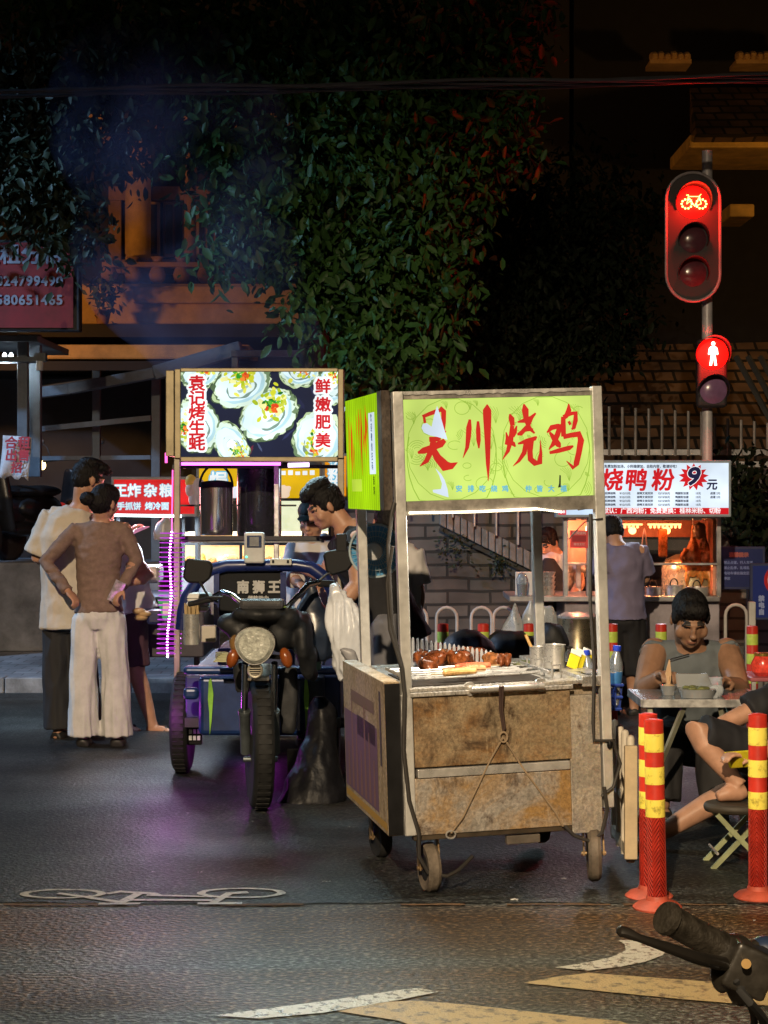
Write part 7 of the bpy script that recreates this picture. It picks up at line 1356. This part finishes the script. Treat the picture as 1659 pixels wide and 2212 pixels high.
def person(label, J, o, head=1.0, kw=1.0, kd=1.0, face=V((0, 1, 0)), top=None, bot=None, hair='short', shoes=None, arm=1.0, leg=1.0, voxel=.008, curl=.5, group=None, hroll=0, name='person', skin=None, fat=0):
    for k in list(J):
        if k not in ('rh', 'rs'): J[k] = J[k]-o
    t = thing(name, label, 'person', o, group=group); J.setdefault('rh', (J['hip_r']-J['hip_l']).normalized()); J.setdefault('rs', (J['sh_r']-J['sh_l']).normalized())
    mb = MB(); mb.loft(trunk_rings(J, PROF, kw*.9, kd*.9), 24)
    for s in 'lr':
        sh, el, wr = J['sh_'+s], J['el_'+s], J['wr_'+s]
        mb.tube([lerp(sh, J['chest'], .25), sh, lerp(sh, el, .35), lerp(sh, el, .75), el, lerp(el, wr, .25), lerp(el, wr, .7), wr], [x*arm for x in (.05, .056, .052, .044, .040, .043, .033, .027)], 14); mb.ell(sh, .056*arm, 12)
        hd = J.get('hd_'+s, wr+(wr-el).normalized()*.1)-wr; nn = J.get('hn_'+s, V((0, 0, 1)) if abs(hd.normalized().z) < .8 else V((0, 1, 0))); hand(mb, wr, hd, nn, curl, .98*(.5+.5*arm))
        hp, kn, an = J['hip_'+s], J['kn_'+s], J['an_'+s]
        mb.tube([hp, lerp(hp, kn, .3), lerp(hp, kn, .8), kn, lerp(kn, an, .25), lerp(kn, an, .6), lerp(kn, an, .92), an], [x*leg for x in (.085, .082, .058, .052, .054, .045, .034, .036)], 16)
        ft = J.get('ft_'+s, an+V((0, -.13, -.05))); mb.tube([an+(an-ft)*.28+V((0, 0, -.035)), an+V((0, 0, -.03)), lerp(an, ft, .55)+V((0, 0, -.005)), ft], [.026, .036, .036, .022], 12)
    # head
    f = face.normalized(); up = V((0, 0, 1)); rt = f.cross(up).normalized(); up = rt.cross(f); 
    if hroll: q = Matrix.Rotation(hroll, 3, f); rt, up = q @ rt, q @ up
    Rm = Matrix((rt, f, up)).transposed(); hc_ = J['head']; k = head; HP = lambda x, y, z: hc_+Rm @ V((x*k, y*k, z*k))
    E = lambda c, r, n=18: mb.ell(HP(*c), tuple(x*k for x in r), n, 0, None, Rm)
    E((0, -.012, .026), (.071, .088, .080)); E((0, .028, -.03), (.062, .062, .085)); E((0, .045, -.078), (.042+.014*fat, .042, .036+.006*fat)); E((0, .066, -.094), (.022, .02, .018), 12)
    E((0, .094, -.012), (.011, .013, .028), 12); E((0, .102, -.030), (.0165, .014, .012), 12); E((0, .078, .020), (.050, .018, .012), 12); E((0, .088, -.062), (.022, .010, .007), 12); E((0, .086, -.072), (.019, .010, .007), 12)
    for s in (-1, 1): E((s*(.046+.016*fat), .052, -.035-.01*fat), (.022+.012*fat, .026, .03+.012*fat), 12); E((s*.077, -.008, -.012), (.010, .020, .032), 12)
    mb.tube([J['neck']-(J['neck']-J['chest'])*.12, J['neck'], HP(0, -.028, -.06), HP(0, -.02, -.02)], [.066*kw, .056*(.5+.5*kw)*k, .054*k*(.6+.4*kw), .05*k], 16)
    me = vox(mb, voxel, 2, .45); inv = Rm.transposed()
    for m in (skin or SKIN, LIP, BROW, EYEW): me.materials.append(m)
    for p in me.polygons:
        q = inv @ (p.center-hc_)/k
        if q.y > .05 and abs(q.z) < .12 and abs(q.x) < .07:
            ax = abs(q.x)
            if abs(q.z+.067) < .008 and ax < .024: p.material_index = 1
            elif abs(q.z-.027+.12*max(0, ax-.035)) < .0065 and .014 < ax < .052: p.material_index = 2
            elif abs(q.z-.003) < .0055 and .016 < ax < .046: p.material_index = 2
    b = put(me, 'body', [], t)
    # hair
    if hair:
        mb = MB(); E((0, -.020, .036), (.0785, .094, .084)); E((0, -.042, -.005), (.071, .070, .072)); 
        for s in (-1, 1): E((s*.070, .008, .012), (.012, .034, .034), 12)
        if hair == 'tall': E((0, .045, .10), (.062, .055, .042)); E((0, -.01, .118), (.066, .075, .04)); E((0, .075, .088), (.05, .03, .028))
        if hair == 'fringe': E((0, .05, .075), (.062, .042, .036)); E((0, .066, .058), (.055, .022, .014))
        if hair == 'swept': E((0, .06, .085), (.066, .06, .036)); E((0, .105, .07), (.045, .03, .022)); E((0, .0, .105), (.07, .08, .03))
        if hair == 'bun': E((-.035, -.135, .005), (.052, .048, .046)); E((0, -.05, .0), (.082, .08, .085)); E((0, .02, .045), (.083, .075, .075))
        if hair == 'cap': E((0, -.01, .06), (.088, .105, .07)); E((0, .10, .045), (.06, .065, .010))
        hm = vox(mb, .006, 1); wrinkle(hm, .006 if hair != 'cap' else .001, (70, 70, 24), 3); put(hm, 'cap' if hair == 'cap' else 'hair', M('cap_dark', (.03, .045, .035), .7) if hair == 'cap' else HAIR, t)
    # clothes
    if top:
        mat, sl, hem, lo, dep = top['mat'], top.get('sleeve', .55), top.get('hem', -.2), top.get('loose', 1.12), top.get('depth', 1.15); pr = [(hem, PROF[1][1]*top.get('hemk', 1.05), PROF[1][2]*1.12)]+[p for p in PROF if p[0] > max(hem, -.1)+.02 and p[0] < .99]
        pr = [(a, b_*lo, c_*dep) for a, b_, c_ in pr]; mb = MB(); mb.loft(trunk_rings(J, pr, kw, kd), 28)
        if sl > 0: yb = spine(J, .90); yr = top.get('sr', (.075, .078))[0]*.84; mb.tube([J['sh_l'], lerp(J['sh_l'], yb, .5), yb, lerp(J['sh_r'], yb, .5), J['sh_r']], [yr, yr*1.0, yr*.95, yr*1.0, yr], 16)
        for s in 'lr':
            sh, el, wr = J['sh_'+s], J['el_'+s], J['wr_'+s]; r0, r1 = top.get('sr', (.075, .078)); ins = lerp(sh, J['chest'], .3)
            if sl <= 0: mb.tube([ins, lerp(sh, J['neck'], .12)], [.07*arm, .055*arm], 14)
            elif sl <= 1: mb.tube([ins, sh, lerp(sh, el, sl*.6), lerp(sh, el, sl)], [r0, r0, lerp(r0, r1, .6), r1], 16)
            else: mb.tube([ins, sh, lerp(sh, el, .5), el, lerp(el, wr, .4), lerp(el, wr, min(1, sl-1))], [r0, r0, lerp(r0, r1, .4), lerp(r0, r1, .55), lerp(r0, r1, .8), r1], 16)
        gm = vox(mb, .010, 2); wrinkle(gm, top.get('w', .011), top.get('f', (9, 9, 6)), top.get('seed', 1)); g = put(gm, top.get('name', 'shirt'), mat, t)
    if bot:
        mat, Ln, rr = bot['mat'], bot.get('len', 2), bot['r']; mb = MB(); mb.loft(trunk_rings(J, [(-.2, .15, .10), (-.08, .168, .12), (.0, .155, .108), (bot.get('waist', .12), .148, .100)] if 'waist' not in bot else [(-.2, .15, .10), (-.08, .172, .125), (.0, .17, .122), (bot['waist'], .158, .112)], kw*1.0, kd*1.0), 24)
        for s in 'lr':
            hp, kn, an = J['hip_'+s], J['kn_'+s], J['an_'+s]; pts = [lerp(hp, J['pel'], .3), hp, lerp(hp, kn, .5)]; rad = [rr[0]*.95, rr[0], lerp(rr[0], rr[1], .5)]
            if Ln <= 1: pts.append(lerp(hp, kn, Ln)); rad.append(rr[1])
            else: pts += [kn, lerp(kn, an, (Ln-1)*.6), lerp(kn, an, Ln-1)]; rad += [rr[1], lerp(rr[1], rr[2], .6), rr[2]]
            mb.tube(pts, rad, 18)
        gm = vox(mb, .010, 2); wrinkle(gm, bot.get('w', .012), bot.get('f', (11, 11, 3)), bot.get('seed', 2)); put(gm, bot.get('name', 'trousers'), mat, t)
    if shoes:
        for s in 'lr':
            an = J['an_'+s]; ft = J.get('ft_'+s, an+V((0, -.13, -.05))); mb = MB(); d = (ft-an); d.z = 0; d.normalize(); sd = V((-d.y, d.x, 0)); zf = min(an.z-.075, ft.z-.03)
            if shoes == 'sandal':
                mb.loft([(ft-d*.17+V((0, 0, zf-ft.z+.0)), d*.125, sd*.045), (ft-d*.075+V((0, 0, zf-ft.z)), d*.145, sd*.05)], 18) if False else mb.loft([(V((ft.x, ft.y, zf))-d*.07, d*.135, sd*.046), (V((ft.x, ft.y, zf+.022))-d*.07, d*.14, sd*.05)], 20); mb.tube([lerp(an, ft, .7)+sd*.045+V((0, 0, -.03)), lerp(an, ft, .7)+V((0, 0, .025)), lerp(an, ft, .7)-sd*.045+V((0, 0, -.03))], .014, 8)
                mb.build('sandal', M('sandal_dark', (.03, .022, .018), .6), t)
            else: mb.tube([an-d*.04+V((0, 0, -.05)), an+V((0, 0, -.04)), lerp(an, ft, .6)+V((0, 0, -.02)), ft+d*.03], [.042, .05, .046, .03], 14); put(vox(mb, .012, 2), 'shoe', M('shoe_dark', (.018, .017, .016), .5, var=.3), t)
    return t
def Jp(d, **k):       # joints from the photograph: (x, y) at depth d, or (x, y, own depth)
    return {n: W(*(v if len(v) == 3 else (*v, d))) for n, v in k.items()}
def at(x, d): return V((W(x, 0, d).x, d, 0))
CREAM = M('white_tee', (.56, .50, .42), .9, var=.10, vs=5, bump=.25, bs=220, spec=.1); BEIGE = M('beige_knit', (.225, .155, .125), .9, var=.15, vs=30, bump=.35, bs=260, spec=.1); WTRO = M('white_denim', (.62, .62, .60), .9, var=.12, vs=8, bump=.3, bs=200, spec=.1); BTRO = M('black_trousers', (.018, .017, .018), .8, var=.3); GRTEE = M('grey_vest', (.12, .14, .155), .8, var=.15); PURP = M('purple_tee', (.17, .15, .24), .8, var=.12); BLK = M('black_cotton', (.010, .010, .013), .8, var=.3); GTRO = M('grey_trousers', (.16, .16, .18), .8, var=.15); WSH = M('white_shirt', (.62, .60, .60), .8, var=.08)
# woman with hands on hips
J = Jp(11.6, pel=(214, 1318), chest=(212, 1200), neck=(219, 1122), head=(226, 1084), sh_l=(162, 1146), el_l=(98, 1214), wr_l=(146, 1276, 11.48), hd_l=(168, 1302, 11.44), sh_r=(268, 1144), el_r=(294, 1210), wr_r=(263, 1270, 11.48), hd_r=(247, 1294, 11.44), hip_l=(186, 1338), kn_l=(180, 1462), an_l=(180, 1592), hip_r=(238, 1338), kn_r=(250, 1462), an_r=(254, 1592))
for s in 'lr': J['ft_'+s] = J['an_'+s]+V((.0, .14, -.05))
wm = person('woman with a hair bun in a beige top and wide white trousers, hands on hips', J, at(214, 11.6), .96, .87, .9, V((.5, .85, -.08)), dict(mat=BEIGE, sleeve=2, sr=(.058, .036), hem=-.02, loose=1.02, depth=1.03, w=.008, hemk=1.04, name='top', f=(8, 8, 16)), dict(mat=WTRO, len=1.98, r=(.092, .084, .100), w=.012, waist=.07, f=(16, 16, 2.6)), 'bun', 'shoe', arm=.88, leg=.9, hroll=R(8), curl=.7)
mb = MB(); mb.bx(-.035, .035, -.004, .004, -.07, .07); p = W(252, 1278, 11.44); pk = mb.build('shiny_phone', M('phone_glass', (.55, .50, .48), .08, .5, var=.5, vs=22, emit=0), None, p, rot=(R(10), R(24), R(15)), bev=.004); tag(pk, 'shiny phone in the right hand of the woman in the beige top', 'phone')
# man in the white t-shirt
J = Jp(11.95, pel=(150, 1322), chest=(146, 1195), neck=(176, 1092), head=(192, 1036), sh_l=(112, 1118), el_l=(80, 1205), wr_l=(126, 1222, 12.2), sh_r=(214, 1118, 12.1), el_r=(236, 1196, 12.2), wr_r=(272, 1158, 12.25), hip_l=(126, 1345), kn_l=(123, 1468), an_l=(126, 1578), hip_r=(176, 1345), kn_r=(182, 1468), an_r=(192, 1578))
for s in 'lr': J['ft_'+s] = J['an_'+s]+V((.05, .14, -.05))
person('tall man in a loose white t-shirt and black trousers leaning beside the woman', J, at(150, 11.95), 1.06, 1.05, 1.1, V((.82, .55, -.22)), dict(mat=CREAM, sleeve=.92, sr=(.085, .098), hem=-.16, loose=1.1, depth=1.25, hemk=1.05, w=.011, seed=4), dict(mat=BTRO, len=1.96, r=(.098, .092, .095), w=.012), 'swept', 'shoe')
mb = MB(); mb.bx(-.037, .037, -.004, .004, -.075, .075); p = W(297, 1146, 12.2); ph = mb.build('phone', M('phone_lit', (.5, .2, .3), .15, emit=.35, ecol=(1, .35, .55)), None, p, rot=(R(70), R(0), R(60)), bev=.004); tag(ph, 'phone glowing pink held out by the man in the white t-shirt', 'phone')
# third person behind the couple
J = Jp(12.35, pel=(280, 1316), chest=(256, 1215), neck=(236, 1150), head=(214, 1108), sh_l=(225, 1180), el_l=(235, 1260, 12.5), wr_l=(275, 1290, 12.4), sh_r=(266, 1188, 12.2), el_r=(320, 1244, 12.15), wr_r=(274, 1258, 12.1), hip_l=(262, 1340), kn_l=(262, 1450), an_l=(262, 1565), hip_r=(288, 1340), kn_r=(296, 1452), an_r=(330, 1568))
for s in 'lr': J['ft_'+s] = J['an_'+s]+V((.13, -.05, -.045))
person('person in dark shorts and sandals half hidden behind the woman', J, at(285, 12.35), 1.0, 1, 1, V((.9, .4, -.2)), dict(mat=WSH, sleeve=.35, hem=-.05, name='vest'), dict(mat=M('maroon_shorts', (.07, .03, .045), .8), len=.88, r=(.1, .09, .09), name='shorts'), 'short', 'sandal', arm=1.12, leg=1.05)
# vendor in black leaning over the tricycle
J = Jp(10.25, pel=(838, 1335), chest=(796, 1215), neck=(748, 1140), head=(702, 1092), sh_l=(772, 1168, 10.05), el_l=(772, 1262, 10.0), wr_l=(722, 1330, 9.95), sh_r=(752, 1165, 10.45), el_r=(700, 1240, 10.5), wr_r=(648, 1225, 10.6), hip_l=(838, 1352, 10.12), kn_l=(836, 1480, 10.1), an_l=(838, 1650, 10.1), hip_r=(842, 1352, 10.38), kn_r=(842, 1480, 10.4), an_r=(845, 1645, 10.4))
J['rs'] = V((-.15, .98, 0)); J['rh'] = V((0, 1, 0))
for s in 'lr': J['ft_'+s] = J['an_'+s]+V((-.14, 0, -.05))
person('dark haired man in a black t-shirt and apron leaning over behind the tricycle', J, at(840, 10.25), 1.03, 1.0, 1.3, V((-1, -.22, -.55)), dict(mat=BLK, sleeve=.42, sr=(.078, .078), hem=-.3, loose=1.05, depth=1.2, name='apron_shirt'), dict(mat=GTRO, len=1.95, r=(.1, .09, .085)), 'tall', 'shoe', arm=1.12)
# stall keeper with a cap
J = Jp(11.7, pel=(672, 1340), chest=(668, 1232), neck=(672, 1168), head=(674, 1122), sh_l=(640, 1190), el_l=(628, 1245, 11.5), wr_l=(650, 1262, 11.3), sh_r=(702, 1190), el_r=(712, 1245, 11.5), wr_r=(690, 1262, 11.3), hip_l=(655, 1350), kn_l=(655, 1470), an_l=(655, 1590), hip_r=(690, 1350), kn_r=(690, 1470), an_r=(690, 1590))
J['rs'] = V((1, 0, 0)); J['rh'] = V((1, 0, 0))
person('stall keeper in white with a dark cap behind the leaning man', J, at(672, 11.7), 1.0, .9, 1, V((-.3, -1, -.35)), dict(mat=WSH, sleeve=1.5, sr=(.075, .06), hem=-.1), dict(mat=BTRO, len=1.95, r=(.095, .085, .08)), 'cap', 'shoe')
# person in white behind the cart post
J = Jp(10.75, pel=(858, 1345), chest=(852, 1240), neck=(846, 1168), head=(838, 1126), sh_l=(812, 1195), el_l=(800, 1270), wr_l=(815, 1330), sh_r=(888, 1200), el_r=(904, 1285), wr_r=(894, 1350), hip_l=(842, 1360), kn_l=(842, 1480), an_l=(842, 1620), hip_r=(876, 1360), kn_r=(878, 1480), an_r=(878, 1620))
for s in 'lr': J['ft_'+s] = J['an_'+s]+V((.0, .14, -.05))
person('person in a white t-shirt with one arm hanging, behind the left cart post', J, at(858, 10.75), 1.0, .9, .95, V((.1, 1, -.1)), dict(mat=WSH, sleeve=.75, sr=(.085, .09), hem=-.14, hemk=1.15), dict(mat=BLK, len=.9, r=(.1, .09, .09), name='shorts'), 'short', 'shoe')
# duck vendor
J = Jp(14.95, pel=(1216, 1320), chest=(1212, 1240), neck=(1200, 1196), head=(1182, 1172), sh_l=(1178, 1214, 14.8), el_l=(1160, 1262, 14.75), wr_l=(1176, 1290, 14.6), sh_r=(1242, 1212), el_r=(1254, 1262, 14.8), wr_r=(1236, 1284, 14.6), hip_l=(1200, 1335), kn_l=(1200, 1430), an_l=(1200, 1500), hip_r=(1232, 1335), kn_r=(1232, 1430), an_r=(1232, 1500))
J['rs'] = V((1, -.1, 0)); J['rh'] = V((1, 0, 0))
dv_ = person('duck stall vendor in a white shirt and black apron bending over his work', J, at(1216, 14.95), 1.02, .95, 1, V((-.55, -.75, -.55)), dict(mat=WSH, sleeve=.6, sr=(.075, .08), hem=-.05), dict(mat=BTRO, len=1.9, r=(.095, .085, .08)), 'fringe', 'shoe')
mb = MB(); q = V(dv_.location); mb.loft([(W(1186, 1206, 14.72)-q, V((.045, 0, 0)), V((0, .03, 0))), (W(1190, 1240, 14.72)-q, V((.11, 0, 0)), V((0, .05, 0))), (W(1198, 1320, 14.78)-q, V((.14, 0, 0)), V((0, .05, 0)))], 18); gm = vox(mb, .012, 2); wrinkle(gm, .008, (8, 8, 4), 2); put(gm, 'apron', BLK, dv_)
# man in the purple grey t-shirt
J = Jp(13.2, pel=(1346, 1330), chest=(1346, 1232), neck=(1330, 1176), head=(1322, 1150, 13.3), sh_l=(1304, 1194), el_l=(1306, 1250, 13.15), wr_l=(1326, 1272, 13.45), sh_r=(1380, 1192), el_r=(1392, 1250, 13.25), wr_r=(1374, 1262, 13.5), hip_l=(1328, 1350), kn_l=(1326, 1440), an_l=(1326, 1528), hip_r=(1366, 1350), kn_r=(1368, 1440), an_r=(1370, 1528))
for s in 'lr': J['ft_'+s] = J['an_'+s]+V((.0, .14, -.05))
person('man in a purple grey t-shirt and black shorts seen from behind at the duck stall', J, at(1346, 13.2), 1.0, .98, 1, V((-.25, 1, -.6)), dict(mat=PURP, sleeve=.85, sr=(.078, .085), hem=-.04, loose=1.02, hemk=1.0, w=.012, seed=6), dict(mat=BLK, len=1.2, r=(.1, .1, .09), name='shorts'), 'short', 'shoe', voxel=.009)
# the man eating
J = Jp(9.35, pel=(1490, 1590, 9.62), chest=(1490, 1468, 9.5), neck=(1490, 1392, 9.42), head=(1491, 1334, 9.30), sh_l=(1414, 1408, 9.45), el_l=(1390, 1492, 9.2), wr_l=(1428, 1462, 8.98), hd_l=(1446, 1452, 8.86), sh_r=(1570, 1408, 9.45), el_r=(1598, 1490, 9.2), wr_r=(1566, 1476, 8.98), hd_r=(1545, 1466, 8.88), hip_l=(1456, 1590, 9.55), kn_l=(1436, 1600, 9.15), an_l=(1430, 1742, 9.1), hip_r=(1526, 1590, 9.55), kn_r=(1545, 1600, 9.15), an_r=(1550, 1742, 9.1))
J['rs'] = V((1, 0, 0)); J['rh'] = V((1, 0, 0))
person('heavy man in a grey sleeveless shirt bent over his food', J, at(1490, 9.6), 1.17, 1.30, 1.35, V((.03, -1, -.62)), dict(mat=GRTEE, sleeve=.06, sr=(.074, .080), hem=-.1, loose=1.03, depth=1.05, w=.012, name='vest'), dict(mat=BTRO, len=1.9, r=(.11, .1, .09)), 'fringe', 'shoe', arm=1.32, leg=1.1, voxel=.0065, curl=.8, fat=.15, skin=M('skin_shaded', (.30, .165, .10), .5, var=.14, vs=14))  # skin colour darkened to set him in shade
# seated person at the right edge, one foot up on the stool
J = Jp(8.2, pel=(1745, 1650, 8.25), chest=(1778, 1530), neck=(1772, 1440), head=(1762, 1395), sh_l=(1740, 1475, 7.95), el_l=(1700, 1600, 7.85), wr_l=(1622, 1638, 7.8), hd_l=(1598, 1632, 7.78), sh_r=(1745, 1475, 8.4), el_r=(1560, 1566, 8.3), wr_r=(1606, 1612, 8.15), hd_r=(1622, 1636, 8.1), hip_l=(1704, 1655, 8.12), kn_l=(1500, 1580, 7.98), an_l=(1598, 1698, 7.92), ft_l=(1548, 1722, 7.9), hip_r=(1706, 1680, 8.35), kn_r=(1568, 1716, 8.3), an_r=(1400, 1816, 8.25), ft_r=(1370, 1838, 8.2))
J['rs'] = V((.0, 1, 0)); J['rh'] = V((0, 1, 0))
person('seated person in black shorts at the right edge with one foot up on a stool', J, at(1722, 8.25), 1.0, 1, 1, V((-1, -.1, -.4)), dict(mat=BLK, sleeve=.7, hem=-.1), dict(mat=BLK, len=.93, r=(.105, .088, .09), name='shorts', w=.008), 'short', None, leg=1.0, voxel=.008)
mb = MB(); mb.bx(-.037, .037, -.005, .005, -.075, .075); p = W(1600, 1640, 7.76); ph = mb.build('phone', M('yellow_phone', (.55, .45, .02), .25), None, p, rot=(R(60), R(70), R(10)), bev=.006); tag(ph, 'phone in a yellow case held by the seated person at the right edge', 'phone')
